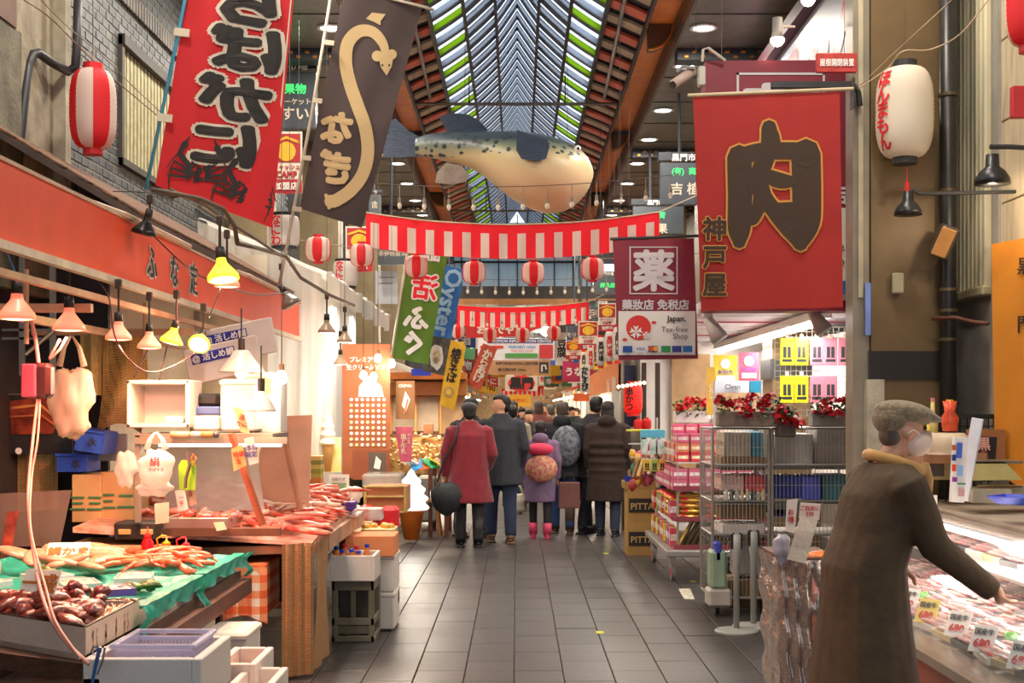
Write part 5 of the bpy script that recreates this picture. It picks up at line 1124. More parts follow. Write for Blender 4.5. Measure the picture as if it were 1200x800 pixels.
# glazed brown pieces
def lump(name, cat, col, dims, col2=None, seed=0, coat=.6, amp=.16, mat=None):
    rr = random.Random(seed); p = [rr.uniform(0, 6) for _ in range(5)]; t = thing(name, None, cat)
    MB().sph((0, 0, 0), dims, 14, 9, None, lambda q: 1+amp*math.sin(q.x*5+p[0])*math.sin(q.y*4+p[1])+amp*.6*math.sin(q.x*11+q.z*7+p[2])).build('flesh', mat or M(col, r=.3, c2=col2, ns=18, coat=coat, n=.2, b=.3, bs=60), t, smooth=True); return t
def inquad(pts, z, zr=.02):
    q = [Vector(p) for p in pts]
    def f(rr): u, v = rr.uniform(.1, .9), rr.uniform(.1, .9); p = (q[0]*(1-u)+q[1]*u)*(1-v)+(q[3]*(1-u)+q[2]*u)*v; return (p.x, p.y, z+rr.uniform(0, zr)+.05*(1-abs(2*u-1))*(1-abs(2*v-1)))
    return f
TQ = [(-1.50, 4.48), (-1.52, 5.05), (-2.3, 5.2), (-2.15, 4.97)]
scatter(lump('seafood_piece', 'seafood', 'a5503c', (.075, .032, .024), '6f2a22', 1), 52, inquad(TQ, .80, .045), 'glazed brown pieces in the foil tray', 'glazed reddish brown seafood piece heaped in the foil lined tray')
scatter(lump('seafood_piece', 'seafood', '8f3430', (.032, .03, .022), '5f1a1c', 2), 14, inquad([(-1.62, 5.02), (-1.62, 5.3), (-1.95, 5.34), (-1.95, 5.1)], .82, .02), 'small dark red pieces between the trays', 'small dark red whole octopus piece beside the teal sheet')
# pale fillets and packs
scatter(lump('fish_fillet', 'fish', 'e8b090', (.13, .05, .022), 'd08868', 3, .4, .08), 12, inquad([(-1.95, 6.0), (-2.0, 6.75), (-2.6, 6.8), (-2.5, 6.0)], .83, .03), 'pale fillets on the far tray', 'pale pink whole fish fillet lying at the back of the near table')
def crableg(seed, mat):
    t = thing('crab_piece', None, 'crab leg'); L = [(-.13, 0, 0), (-.05, .015, .012), (.03, .01, .014), (.09, -.02, .006), (.15, -.05, 0)]
    MB().tube(L, [.012, .015, .013, .010, .003], 7).build('shell', mat, t, smooth=True)
    return t
shell = M('e0482e', r=.32, c2='e88a5a', ns=16, coat=.5)
scatter(crableg(1, shell), 46, inquad([(-1.55, 6.1), (-1.56, 6.82), (-2.0, 6.85), (-2.0, 6.1)], .815, .02), 'crab legs on the near table', 'orange crab leg on the teal lined tray of the near table', tilt=.15)
def packp(name, cat, w, l, h, tcol, inner, seed=0):
    t = thing(name, None, cat); mb = MB(); obox(mb, (0, 0, 0), (w, l, h), .006); mb.build('tray_body', M(tcol, r=.3), t)
    MB().grid(lambda u, v: ((u-.5)*w*.86, (v-.5)*l*.86, h*.75+.012*math.sin(u*9+seed)*math.sin(v*11)), 8, 8).build('filling', inner, t, smooth=True)
    MB().grid(lambda u, v: ((u-.5)*w, (v-.5)*l, h+.02*math.sin(u*PI)*math.sin(v*PI)), 6, 6).build('wrap', clear, t, smooth=True); return t
p = packp('food_pack', 'food pack', .16, .2, .03, 'f0f0ee', M('e89a6a', c2='f0d8b0', ns=30, r=.4, n=0)); PK = [(-1.72, 5.75, .82), (-1.9, 5.55, .82), (-2.1, 5.72, .83), (-2.3, 5.5, .83)]
for i, q in enumerate(PK):
    lab = ['wrapped tray of orange slices nearest the teal drape', 'wrapped tray of orange slices second from the teal drape', 'wrapped tray of orange slices third from the teal drape', 'wrapped tray of orange slices closest to the stall interior'][i]
    put(p, q, .2, lab) if i == 0 else dup(p, q, .2+i*.3, lab)
    p['group'] = 'wrapped trays on the near table'
p = packp('food_pack', 'food pack', .15, .12, .03, '7a5ab0', M('f0b8a0', c2='d87a6a', ns=20, r=.3, n=0)); 
for i, q in enumerate(((-1.66, 5.28, .83), (-2.45, 5.35, .85), (-2.6, 5.75, .87))):
    lab = ['purple edged plate of pink slices beside the foil tray', 'purple edged plate of pink slices behind the brown pieces', 'purple edged plate of pink slices near the wrapped back tray'][i]
    put(p, q, .5, lab) if i == 0 else dup(p, q, 1+i, lab)
p = lump('herb_garnish', 'garnish', '6f8a3a', (.05, .04, .02), '3f5a22', 6, 0, .4)
for i, q in enumerate(((-1.82, 5.35, .83), (-1.66, 5.5, .83), (-1.6, 5.58, .83), (-2.2, 5.95, .84))):
    lab = ['dark green garnish heap beside the price card', 'green garnish heap on a pack near the teal edge', 'pale green garnish heap at the teal edge', 'green garnish heap at the back of the near table'][i]
    put(p, q, 0, lab) if i == 0 else dup(p, q, i, lab)
def tiltcard(label, c, w, h, rx, rz, txt, col='f2ead8', tc_=None):
    t = thing('price_card', label, 'card', c); T = R(rx, 0, rz); MB().rbox(c, (w, .004, h), .001, T).build('card', M(col, r=.5, n=.02), t)
    mb = MB(); vs, fs = tmesh(txt, .03); s = w/max(len(txt), 2); mb.add(put3(vs, lambda a, b, k: Vector(c)+T @ Vector((a*s, -.004-k, b*s))), fs); mb.build('lettering', tc_ or M('c0702a', n=0), t); return t
tiltcard('blank cream price card stuck among the glazed pieces', P(47, 683, 4.9), .16, .11, -.5, -.3, '一盛')
tiltcard('cream price card lying on the pale fillets', P(80, 646, 6.3), .2, .14, -1.0, .2, '鯛かま')
# leaning acrylic on the near table corner
MB().prism([(0, 578), (84, 574), (70, 640), (0, 640)], lambda a, b, t: tuple(P(a, b, 7.0+t)), 0, .008).solo('acrylic_screen', M('b8a090', r=.15, a=.35, n=.1), 'slanted clear screen at the far corner of the near table', 'screen')
MB().prism([(0, 655), (8, 600), (22, 598), (12, 652)], lambda a, b, t: tuple(P(a, b, 6.4+t)), 0, .02).solo('picture', M('6a1f18', c2='c85a3a', ns=14), 'dark red food picture leaning at the frame edge', 'picture')
# gingham covered box
gg = MP('gingham', 'check', ('f4e6d8', 'f0a070', 'e86a38'), (11, 11, 11)); g_ = thing('covered_stool', 'box draped with orange gingham cloth at the table end', 'box', P(283, 742, 7.6))
mb = MB(); a, b = P(256, 742, 7.5), P(312, 664, 7.5); mb.rbox(((a.x+b.x)/2, 7.7, (a.z+b.z)/2+.06), (b.x-a.x, .45, b.z-a.z-.08), .01); mb.grid(lambda u, v: (a.x-.01+(b.x-a.x+.02)*u, 7.465+.02*math.sin(u*14)*v, b.z-v*(b.z-a.z-.05-.06*math.sin(u*3))), 14, 8); mb.build('gingham_cloth', gg, g_)
# front floor boxes
foambox('big open foam box at the bottom edge holding a clear basket', 97, 772, 236, 830, 4.35, .45, th=.035)
foambox('open foam box with red shrimp remains beside the big one', 250, 778, 300, 812, 5.2, .38, th=.03)
foambox('foam box with closed lid standing behind the basket', 236, 742, 288, 778, 6.0, .35, lid=True)
foambox('open foam box cut by the bottom edge beside the big box', 262, 806, 316, 836, 4.9, .4, th=.03)
foambox('plain foam box in the shadow under the near table', 176, 728, 232, 790, 5.9, .35, lid=True, mat=foam2)
foambox('second plain foam box under the near table edge', 120, 742, 168, 800, 5.4, .35, lid=True, mat=foam2)
scatter(lump('shrimp', 'shrimp', 'c8402a', (.03, .014, .012), 'e08a5a', 12), 12, lambda rr: (P(275, 790, 5.4).x+rr.uniform(-.06, .07), 5.4+rr.uniform(-.1, .12), P(275, 797, 5.3).z+rr.uniform(0, .02)), 'shrimp in the floor foam box', 'small red shrimp in the open foam box on the floor')
bk = thing('clear_basket', 'clear slotted plastic basket set in the big foam box', 'basket', P(178, 790, 4.5)); a, b = P(132, 788, 4.45), P(226, 757, 4.45); mb = MB(); w, h = b.x-a.x, b.z-a.z; cx_ = (a.x+b.x)/2; cl2 = M('dcdcf0', r=.15, a=.5, n=0)
mb.rbox((cx_, 4.6, b.z), (w+.03, .33, .014), .004); mb.v = mb.v[:0]; mb.f = []
for s in (-1, 1):
    mb.rbox((cx_, 4.6+s*.155, b.z), (w+.02, .02, .016), .004); mb.rbox((cx_+s*(w/2), 4.6, b.z), (.02, .31, .016), .004); mb.box((cx_, 4.6+s*.145, b.z-.012-h*.12), (w, .006, h*.2)); mb.box((cx_, 4.6+s*.145, a.z+.015), (w*.95, .006, h*.25)); mb.box((cx_+s*w*.48, 4.6, (a.z+b.z)/2), (.006, .29, h))
    for i in range(20): mb.box((cx_-w*.46+i*w*.92/19, 4.6+s*.145, (a.z+b.z)/2), (.005, .005, h*.6))
mb.box((cx_, 4.6, a.z+.004), (w*.95, .28, .006)); mb.build('basket_body', cl2, bk)
sz_ = thing('scissors', 'blue handled scissors standing at the corner of the big foam box', 'scissors', P(113, 798, 4.2)); mb = MB(); mb.tube([P(117, 758, 4.2), P(112, 780, 4.2), P(108, 800, 4.2)], [.008, .007, .006], 6); mb.build('blade_sheath', M('3f68a0', r=.3), sz_)
mb = MB(); mb.tube([P(123, 758, 4.2), P(120, 775, 4.2), P(114, 790, 4.2)], .004, 6); mb.tube([P(113+6*math.cos(k), 762+5*math.sin(k), 4.2) for k in range(7)], .003, 5); mb.build('grip', M('8fa0b8', r=.3, m=.5), sz_)
# ---- far crab table with straw mat drape
ct = thing('crab_table', 'tilted wooden table of crab draped with straw matting', 'table', (-1.75, 8.6, 0))
slab(MB(), [(-1.20, 7.62), (-1.22, 9.9), (-2.55, 9.9), (-2.55, 7.2)], .74, .79).build('table_top', M('8a5a3c', r=.6, n=.2), ct)
mb = MB(); mb.grid(lambda u, v: (-1.21-.17*(1-u)-.0, 7.61-.1*(1-u)+.01*math.sin(u*20), .80-v*(.80-.02)*(1-.0*u)), 10, 20); mb.grid(lambda u, v: (-1.20+.01*math.sin(u*9+v*5), 7.62+u*.5, .80-v*.76), 10, 20); mb.build('straw_drape', mat_r, ct)
MB().lo((-1.24, 8.1, .70), (-1.19, 9.95, .80)).build('edge_board', M('b98a6a', r=.6, n=.2), ct)
mb = MB(); mb.lo((-1.35, 9.7, 0), (-1.29, 9.76, .74)); mb.lo((-2.5, 9.7, 0), (-2.44, 9.76, .74)); mb.lo((-2.4, 7.4, 0), (-2.34, 7.46, .74)); mb.build('legs', dwood, ct)
mb = MB(); a = Vector((-2.50, 7.15, .95)); mb.add([(-1.22, 7.6, .80), (-1.24, 9.7, .92), (-2.5, 9.7, 1.05), (-2.5, 7.2, .93), (-1.22, 7.6, .78), (-1.24, 9.7, .80), (-2.5, 9.7, .80), (-2.5, 7.2, .90)], [(0, 1, 2, 3), (4, 7, 6, 5), (0, 4, 5, 1), (1, 5, 6, 2), (2, 6, 7, 3), (3, 7, 4, 0)]); mb.build('sloping_ice_bed', M('e8b49c', r=.35, n=.15, ns=12, c2='c8785a', b=.4), ct)
MB().lo(P(190, 628, 7.15), P(330, 618, 7.2)).build('front_plank', M('6f4630', r=.6, n=.3), ct)
trh = thing('steel_tray', 'steel tray of red crab at the corner of the crab table', 'tray', P(230, 612, 7.0)); mb = MB(); c = P(232, 612, 7.2); obox(mb, (c.x, 7.35, c.z-.03), (.36, .4, .06), .012); mb.build('tray_body', M('a89488', r=.3, m=.7), trh)
def bedz(x, y): # height of the sloping bed
    u = (x+1.22)/(-1.28); v = (y-7.4)/2.3; return .80+.12*v+.13*u*(1)+.0
def onbed(x0, x1, y0, y1, zr=.03):
    def f(rr): x, y = rr.uniform(x0, x1), rr.uniform(y0, y1); return (x, y, bedz(x, y)+.015+rr.uniform(0, zr))
    return f
scatter(crableg(2, M('d83a28', r=.32, c2='f0a080', ns=14, coat=.5)), 150, onbed(-1.25, -2.3, 7.7, 9.5, .04), 'crab legs on the sloping bed', 'red crab leg heaped on the straw draped table', (.9, 1.5), .25)
scatter(crableg(3, M('f0b898', r=.4, c2='f8e0d0', ns=18, coat=.3)), 60, onbed(-1.3, -2.2, 7.8, 9.4, .05), 'opened pale crab legs on the sloping bed', 'pale split crab leg showing its flesh on the straw draped table', (.8, 1.3), .3)
scatter(lump('boiled_crab', 'crab', 'd8402c', (.07, .055, .03), 'f0a888', 7), 26, onbed(-1.35, -2.4, 7.9, 9.6, .02), 'crab bodies on the sloping bed', 'whole red crab body lying among the legs')
scatter(lump('boiled_crab', 'crab', 'c8281f', (.045, .04, .03), 'e86a50', 8), 14, lambda rr: (c.x+rr.uniform(-.14, .16), 7.35+rr.uniform(-.15, .15), c.z+rr.uniform(0, .03)), 'crabs in the steel tray', 'dark red crab in the steel tray')
pcard('white price tag lying between crab tray and legs', [(250, 612), (262, 611), (266, 620), (254, 622)], 7.1, 'f2e4c0')
scatter(lump('boiled_crab', 'crab', 'd02a24', (.05, .05, .04), 'e86a50', 9), 9, lambda rr: (P(332, 588, 9).x+rr.uniform(-.1, .1), 9+rr.uniform(-.1, .1), P(332, 588, 9).z+rr.uniform(0, .06)), 'boiled crabs behind the post', 'bright red boiled crab beside the slanted post')
# packs at the table's far end
for i in range(4): pbox('flat_pack', ['lowest flat wrapped pack at the far end of the crab table', 'second flat wrapped pack from the bottom', 'third flat wrapped pack from the bottom', 'topmost flat wrapped pack of the stack'][i], 'pack', 350-i*2, 603-i*4.5, 418-i*5, 607-i*4.5, 9.3, .35, M(['e8b8a8', 'd8c8c8', 'e0a890', 'e8d8d0'][i], r=.3, c2='f0e4e0', ns=20, n=0), .006, 'flat wrapped packs')
for i in range(2): pbox('flat_box', ['lower purple sweets box on the wrapped packs', 'upper purple sweets box on the wrapped packs'][i], 'box', 383+i, 593-i*5, 414+i, 598-i*5, 9.25, .2, M('5a3a9a', r=.35), .004)
# ---- bottles in the foam box on the bottle crate
def beer_crate(label, x0, y0, x1, y1, d, dep):
    a, b = P(x0, y1, d), P(x1, y0, d); w, h = b.x-a.x, b.z-a.z; c = Vector(((a.x+b.x)/2, d+dep/2, a.z)); t = thing('bottle_crate', label, 'crate', c); m = M('6f6752', r=.5, n=.15); mb = MB()
    for s in (-1, 1):
        for s2 in (-1, 1): mb.rbox(c+Vector((s*(w/2-.02), s2*(dep/2-.02), h/2)), (.04, .04, h), .006)
    for z, hh_ in ((.02, .04), (h*.33, .05), (h-.035, .07)):
        for s in (-1, 1): mb.rbox(c+Vector((0, s*(dep/2-.01), z)), (w+.004, .024, hh_), .004); mb.rbox(c+Vector((s*(w/2-.01), 0, z)), (.024, dep+.004, hh_), .004)
    mb.build('frame', m, t); mb = MB()
    for s in (-1, 1): mb.rbox(c+Vector((0, s*(dep/2-.012), h*.62)), (.035, .014, h*.5), .004); mb.rbox(c+Vector((0, s*(dep/2-.012), h*.2)), (w*.9, .012, h*.14), .004)
    for s in (-1, 1):
        for q in (-.5, 0, .5): mb.rbox(c+Vector((s*(w/2-.012), q*dep*.6, h*.5)), (.014, .03, h*.9), .004)
    mb.box(c+Vector((0, dep*.2, h*.45)), (w*.9, .01, h*.8)); mb.build('ribs', M('5f5846', r=.5, n=.15), t); return t
beer_crate('grey brown bottle crate under the foam box of bottles', 389, 680, 438, 752, 8.75, .42)
foambox('foam box holding sauce bottles on the bottle crate', 382, 651, 439, 681, 8.7, .36, th=.022)
for i, (x, y, dd) in enumerate(((394, 640, 8.78), (401, 644, 8.74), (412, 643, 8.8), (420, 645, 8.76), (430, 637, 8.95), (404, 637, 8.98), (392, 645, 8.9), (418, 639, 9.0))):
    z0 = P(x, 672, dd); top = P(x, y, dd).z; h = top-z0.z; t = thing('sauce_bottle', ['sauce bottle with a dark blue cap at the near corner of its foam box', 'sauce bottle, second in the front row', 'sauce bottle, third in the front row', 'sauce bottle, fourth in the front row', 'sauce bottle standing highest by the orange carton', 'sauce bottle in the back row with a red cap', 'sauce bottle half hidden behind the first', 'sauce bottle in the back row between two blue caps'][i], 'bottle', z0, 'sauce bottles in the foam box'); r = .028
    MB().lathe([(r, 0), (r, h*.6), (r*.5, h*.85), (r*.45, h*.9)], z0, 12).build('bottle', M('e8904a', r=.2, n=.05, tr=.2), t, smooth=True); MB().lathe([(r*.6, h*.88), (r*.6, h), (0, h)], z0, 12).build('cap', M(['2436a8', '2436c8', '2a3ad0', '2436c8', '2436a8', 'c82030', 'c82030', 'd83040'][i]), t)
for i, (y0, y1) in enumerate(((650, 694), (694, 738))): foambox(['upper white foam box of the pair beside the bottle crate', 'lower white foam box on the floor beside the bottle crate'][i], 439, y0, 462, y1, 9.2, .4, lid=True)
carton('orange cardboard tray with printed label on the foam boxes', 404, 628, 462, 652, 9.15, .36, 'e08a58', seam=False)
pbox('folding_board', 'thin wooden board leaning behind the white foam boxes', 'board', 463, 690, 468, 706, 9.5, .03, M('8a6a3a'))
# under the crab table
pbox('wooden_crate', 'brown wooden crate in the shadow under the crab table', 'crate', 300, 648, 344, 690, 8.3, .4, M('5a3c2c', n=.3)); pbox('plastic_case', 'dark slotted plastic case under the crab table', 'case', 308, 682, 342, 706, 8.1, .3, M('2a2320')); pbox('plank', 'light plank end sticking out under the crab table', 'plank', 308, 707, 334, 713, 8.0, .3, M('c89a68'))
foambox('dirty foam box on the floor under the crab table', 300, 734, 343, 786, 7.85, .4, lid=True, mat=M('b8a488', r=.8, n=.2)); pbox('folding_board', 'pale vertical board behind the straw drape', 'board', 375, 705, 380, 760, 8.4, .1, foam2)
pbox('foam_box', 'pale foam side box below the wooden plank of the crab table', 'box', 243, 630, 268, 662, 7.9, .3, foam2)
# ---- further down: white vinyl canopy and curtain
vin = M('f0ece4', r=.35, tr=.5, n=.04, b=.2, bs=8, stretch=(6, 6, 1)); cn = thing('vinyl_canopy', 'white vinyl canopy hanging in long vertical folds behind the lamps', 'canopy', (-2.4, 14, 2.9))
mb = MB(); mb.grid(lambda u, v: (-2.95+v*1.2+.02*math.sin(u*40), 11.8+u*5.7, 3.35-.5*v+.02*math.sin(u*55+v*4)), 70, 8); mb.grid(lambda u, v: (-1.75+.02*math.sin(u*60), 11.8+u*5.7, 2.86+.02*math.sin(u*33)-v*.22), 70, 2); mb.build('roof_sheet', vin, cn, smooth=True)
mb = MB(); mb.grid(lambda u, v: (-1.82+.03*math.sin(u*60+v*1.5), 11.9+u*2.4, 2.8-v*1.95), 80, 10); mb.build('hanging_sheet', vin, cn, smooth=True)
mb = MB(); mb.grid(lambda u, v: (-2.95+u*1.15, 11.82+.03*math.sin(u*50+v), 3.33-.5*u-v*(2.3-.4*u)), 60, 8); mb.build('end_sheet', vin, cn, smooth=True)
MB().tube([(-2.95, 11.9, 3.47), (-2.95, 17.2, 3.47)], .02, 6).build('ridge_rod', M('5a4a3a'), cn)
arealight('stall_tube', (-2.05, 12.6, 2.6), 1.2, 24, (1, .93, .84), shape='RECTANGLE', sy=.08); arealight('stall_tube', (-2.55, 14.0, 2.6), 2.2, 30, (1, .95, .88), shape='RECTANGLE', sy=.08)
# sweets stall: brown poster, capsule charts, cone, glowing soft cream
sp_ = poster('tall brown sweets poster with white kana and a chart of cups', 401, 403, 457, 560, 12.6, 'a8603c', [('t', 'プレミアム', 427, 421, 7, WHITE, {'off': .03}), ('t', '生クリームソフト', 432, 430, 6.6, WHITE, {'off': .03}), ('p', [(421, 452), (432, 440), (447, 452), (450, 465), (420, 465)], M('f8ecd0', n=.1))]+
    [('p', circ(412+i*6.4, 468+j*6.6, 2.1, 8), M(['f4efe8', 'e8d8a0', 'd8d8d8'][(i*j+j) % 3], n=0)) for i in range(7) for j in range(9)], name='poster', cat='poster')
poster('brown ice cream photo panel with a pale cone below the chart', 413, 527, 456, 562, 12.4, '8a4a30', [('p', [(432, 560), (452, 560), (452, 530), (432, 530)], M('5a504a')), ('p', [(438, 548), (441, 534), (447, 540), (445, 550)], WHITE)])
poster('hanging brown tapestry with an ice cream drawing', 464, 446, 486, 491, 13, '9a6a3c', [('t', 'CREMIA', 475, 452, 4.6, WHITE, {'off': .03}), ('p', [(471, 475), (475, 458), (481, 468), (476, 482)], WHITE), ('s', [(474, 484), (478, 468)], 2, M('d8806a'))], name='tapestry', cat='tapestry')
bnr = sheet('hanging_cloth', 'small dusky pink cloth banner narrowing downward below the tapestry', 'banner', q4((463, 500, 12.9), (484, 500, 12.9), (482, 541, 12.9), (469, 541, 12.9)), M('b8506a'), [('t', '塩と牛乳', 473, 520, 7, cream, {'vert': 1}), ('t', 'アイス', 479, 514, 5, cream, {'vert': 1})], wave=.004)
def softcream(name, label, px, y0, y1, w, d, cone=True, glow=0, basecol='e87a2a', cat='display'):
    u = d/FPX; base = P(px, y1, d); H_ = (y1-y0)*u; r = w/2*u; t = thing(name, label, cat, base); ch = H_*.42
    if cone: MB().lathe([(r*.45, 0), (r*.8, ch), (r*.86, ch*1.05)], base, 20).build('cone', M(basecol, r=.5, n=.06), t, smooth=True)
    pr = []; n = 40
    for i in range(n+1): k = i/n; pr.append((max(.001, r*(1-k**2.3)*(1+.12*math.sin(k*28))), ch+(H_-ch)*k))
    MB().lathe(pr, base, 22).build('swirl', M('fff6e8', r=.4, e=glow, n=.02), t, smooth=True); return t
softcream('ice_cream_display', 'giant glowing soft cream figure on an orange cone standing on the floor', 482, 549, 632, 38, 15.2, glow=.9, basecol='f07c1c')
softcream('cone_display', 'ice cream cone figure with a tan wafer hanging at the stall', 384, 478, 552, 17, 11.8, basecol='d8b070')
ptlight('figure_glow', P(480, 575, 14.9), 6, (1, .95, .85), r=.1)
mb = MB(); mb.lo(P(377, 553, 11.9), P(400, 512, 11.92)); mb.solo('menu_board', M('e8e0b8', c2='d8d040', ns=9, n=0), 'pale menu board with a yellow corner behind the cone figure', 'board')
# stall tables deeper in: baskets, signs, goods
def tbl(label, x0, x1, y0, y1, z, mat, cloth=None):
    t = thing('market_table', label, 'table', ((x0+x1)/2, (y0+y1)/2, 0)); MB().lo((x0, y0, z-.03), (x1, y1, z)).build('table_top', mat, t)
    for x in (x0+.05, x1-.05):
        for y in (y0+.05, y1-.05): MB().lo((x-.025, y-.025, 0), (x+.025, y+.025, z-.03)).build('leg', mat, t)
    if cloth: MB().grid(lambda u, v: (x1+.01+.015*math.sin(u*20), y0+(y1-y0)*u, z-v*.35), 16, 4).build('cloth', cloth, t)
    return t
tbl('low goods table with red cloth behind the sauce bottles', -2.2, -1.25, 10.1, 12.2, .62, wood, M('c81c24', n=.1))
rr = random.Random(5); cols = ['c81c24', 'd8a040', 'e8e0d0', 'b84a6a', '7a9a3a', 'e07a3a', 'd8c8a8', '8a3a2a']
LB = 'small mixed grocery packet on the red clothed table'
pp_ = [lump('grocery_packet', 'packet', c_, (.07, .05, .035), None, i, .5, .12) for i, c_ in enumerate(cols)]
for i, q in enumerate(pp_):
    LBL = '%s grocery packet on the red clothed table' % ['red', 'golden', 'white', 'pink', 'green', 'orange', 'beige', 'brown'][i]
    for k in range(9):
        loc = (-2.1+rr.random()*.8, 10.2+rr.random()*1.9, .65+rr.random()*.06); 
        if k == 0: put(q, loc, rr.random()*6, LBL); q['group'] = LBL.replace('packet on', 'packets on')
        else: dup(q, loc, rr.random()*6)
carton('rattan edged display case with brown panels on the goods table', 428, 570, 476, 600, 11.6, .5, 'b07850', seam=False, name='display_case')
for i in range(5): pbox('slat', 'x', 'x', 0, 0, 1, 1, 100, .1, wood) if False else None
t = bpy.data.objects['display_case']
for x in (428, 475): MB().rbox(P(x, 585, 11.58), (.03, .03, .25), .01).build('cane_post', M('a89458', n=.2), t)
for y in (570, 582, 600): MB().rbox(P(452, y, 11.58), (.37, .025, .02), .008).build('cane_rail', M('a89458', n=.2), t)
pbox('clear_cover', 'clear plastic food cover on the cane case', 'cover', 424, 555, 470, 572, 11.7, .4, clear, .02)
bag('plastic_bag', 'clear plastic bundle on the goods table beside the case', 412, 578, 26, 30, 11.0, plast, 21, False)
poster('white leaflet with a small green photo on the goods table', 386, 556, 409, 583, 11, 'e8e6e2', [('p', [(389, 566), (406, 566), (405, 578), (389, 578)], M('7a9a7a', n=.4, ns=30)), ('t', 'お知らせ', 397, 561, 4, gry)], name='leaflet', cat='leaflet')
for i in range(6): pbox('tin_box', ['lowest tin of the green and orange stack by the pinkish board', 'second tin of the stack by the pinkish board', 'third tin of the stack by the pinkish board', 'fourth tin of the stack by the pinkish board', 'fifth tin of the stack by the pinkish board', 'topmost tin of the stack by the pinkish board'][i], 'tin', 364, 600-i*9-9 if i else 560, 376, 600-i*9 if i else 600, 10.4, .15, M(['c8783a', 'a89a48', '8a8a3a', 'b8a858', '7a7a38', 'c8a868'][i]), .003) if i == 0 else pbox('tin_box', ['', 'second tin of the stack by the pinkish board', 'third tin of the stack by the pinkish board', 'fourth tin of the stack by the pinkish board', 'fifth tin of the stack by the pinkish board', 'topmost tin of the stack by the pinkish board'][i], 'tin', 364, 560-i*5.2, 376, 560-(i-1)*5.2, 10.4, .15, M(['c8783a', 'a89a48', '8a8a3a', 'b8a858', '7a7a38', 'c8a868'][i]), .003)
pbox('carton_pack', 'red and white printed gift box on the goods table', 'box', 418, 596, 447, 610, 10.6, .2, M('e0d8d4', c2='d87a7a', ns=12, n=0)); pbox('paper_bag', 'red paper bag drooping over the goods table edge', 'bag', 446, 594, 466, 622, 11.2, .2, M('d81c2a'), .03)
pbox('fruit_box', 'box of yellow fruit behind the orange carton', 'box', 423, 620, 462, 632, 9.8, .3, M('c8b078')); scatter(lump('fruit', 'fruit', 'e8a838', (.035, .035, .03), None, 3, .3, .05), 6, lambda rr: (P(443, 620, 9.9).x+rr.uniform(-.1, .1), 9.95+rr.uniform(-.1, .1), P(443, 618, 9.9).z), 'yellow fruit in the box', 'yellow fruit peeping over the box behind the orange carton')
# next stall: wooden kiosk with stool
ks = thing('wooden_kiosk', 'warm wooden kiosk front with a paned counter beyond the soft cream figure', 'kiosk', P(500, 620, 17.5)); wm_ = M('c8833e', r=.45, n=.1); a, b = P(456, 600, 18), P(545, 440, 18)
MB().lo((a.x, 18, a.z), (b.x, 18.1, b.z)).build('back_panel', M('d8b080', r=.4, n=.08), ks); MB().lo(P(456, 463, 17.6), P(548, 448, 18)).build('lintel', wm_, ks); MB().lo(P(456, 444, 17.2), P(548, 438, 18)).build('awning_edge', M('d87a30'), ks)
MB().lo(P(456, 512, 17.4), P(520, 508, 18)).build('counter_shelf', M('5a3c26'), ks); MB().lo(P(456, 555, 17.3), P(522, 512, 17.5)).build('counter_front', M('c89a5a', c2='8a5a2a', ns=14), ks); MB().lo(P(496, 508, 17.5), P(508, 497, 17.6)).build('small_frame', M('7a4a2a'), ks)
for x in (457, 486, 515): MB().lo(P(x, 508, 17.7), P(x+3, 463, 17.8)).build('post', wm_, ks)
MB().lo(P(460, 505, 17.9), P(514, 465, 17.92)).build('window_pane', M('f0e4d0', r=.2, a=.8, e=0, tr=.4), ks)
arealight('kiosk_lamp', P(492, 470, 17), .8, 26, (1, .82, .6))
scatter(lump('baked_snack', 'snack', 'c88a4a', (.05, .03, .03), 'e8d0a0', 4, .2, .1), 110, lambda rr: (P(485, 540, 17).x+rr.uniform(-.35, .35), 17.2+rr.uniform(-.1, .1), P(485, 508+rr.random()*38, 17).z), 'baked snacks on the kiosk counter', 'tiny tan baked snack shown on the kiosk counter', (.35, .7))
tbl('narrow dark side table holding bright leaflets beside the woman in red', P(500, 0, 16).x, P(528, 0, 16).x, 15.9, 16.8, .93, M('6a3a26'))
for i, (x, c_) in enumerate(((488, '3a9ad8'), (496, 'e86a28'), (504, '2aa86a'), (512, 'e8d028'), (480, 'f0ece4'))): MB().rbox(P(x, 545-i, 15.4), (.14, .2, .02), .003, R(.5, .2*(i-2), .5*i)).solo('leaflet_bundle', M(c_), ['sky blue leaflet bundle on the side table', 'orange leaflet bundle on the side table', 'green leaflet bundle on the side table', 'yellow leaflet bundle on the side table', 'white leaflet bundle on the side table'][i], 'leaflets')
st = thing('wooden_stool', 'round topped wooden stool beside the soft cream figure', 'stool', P(502, 622, 16)); MB().lathe([(.16, .42), (.16, .455), (0, .46)], P(502, 626.5, 16)+Vector((0, 0, 0)), 20).build('seat', M('b87a42'), st)
for sx in (-1, 1):
    for sy in (-1, 1): c = P(502, 628, 16); MB().cyl((c.x+sx*.15, c.y+sy*.12, 0), (c.x+sx*.11, c.y+sy*.1, .44), .022, n=8).build('leg', M('a86a38'), st)
pbox('cloth_cover', 'grey cloth covered stand behind the wooden stool', 'stand', 489, 558, 512, 612, 16.6, .4, M('8f877c', n=.15), .03)
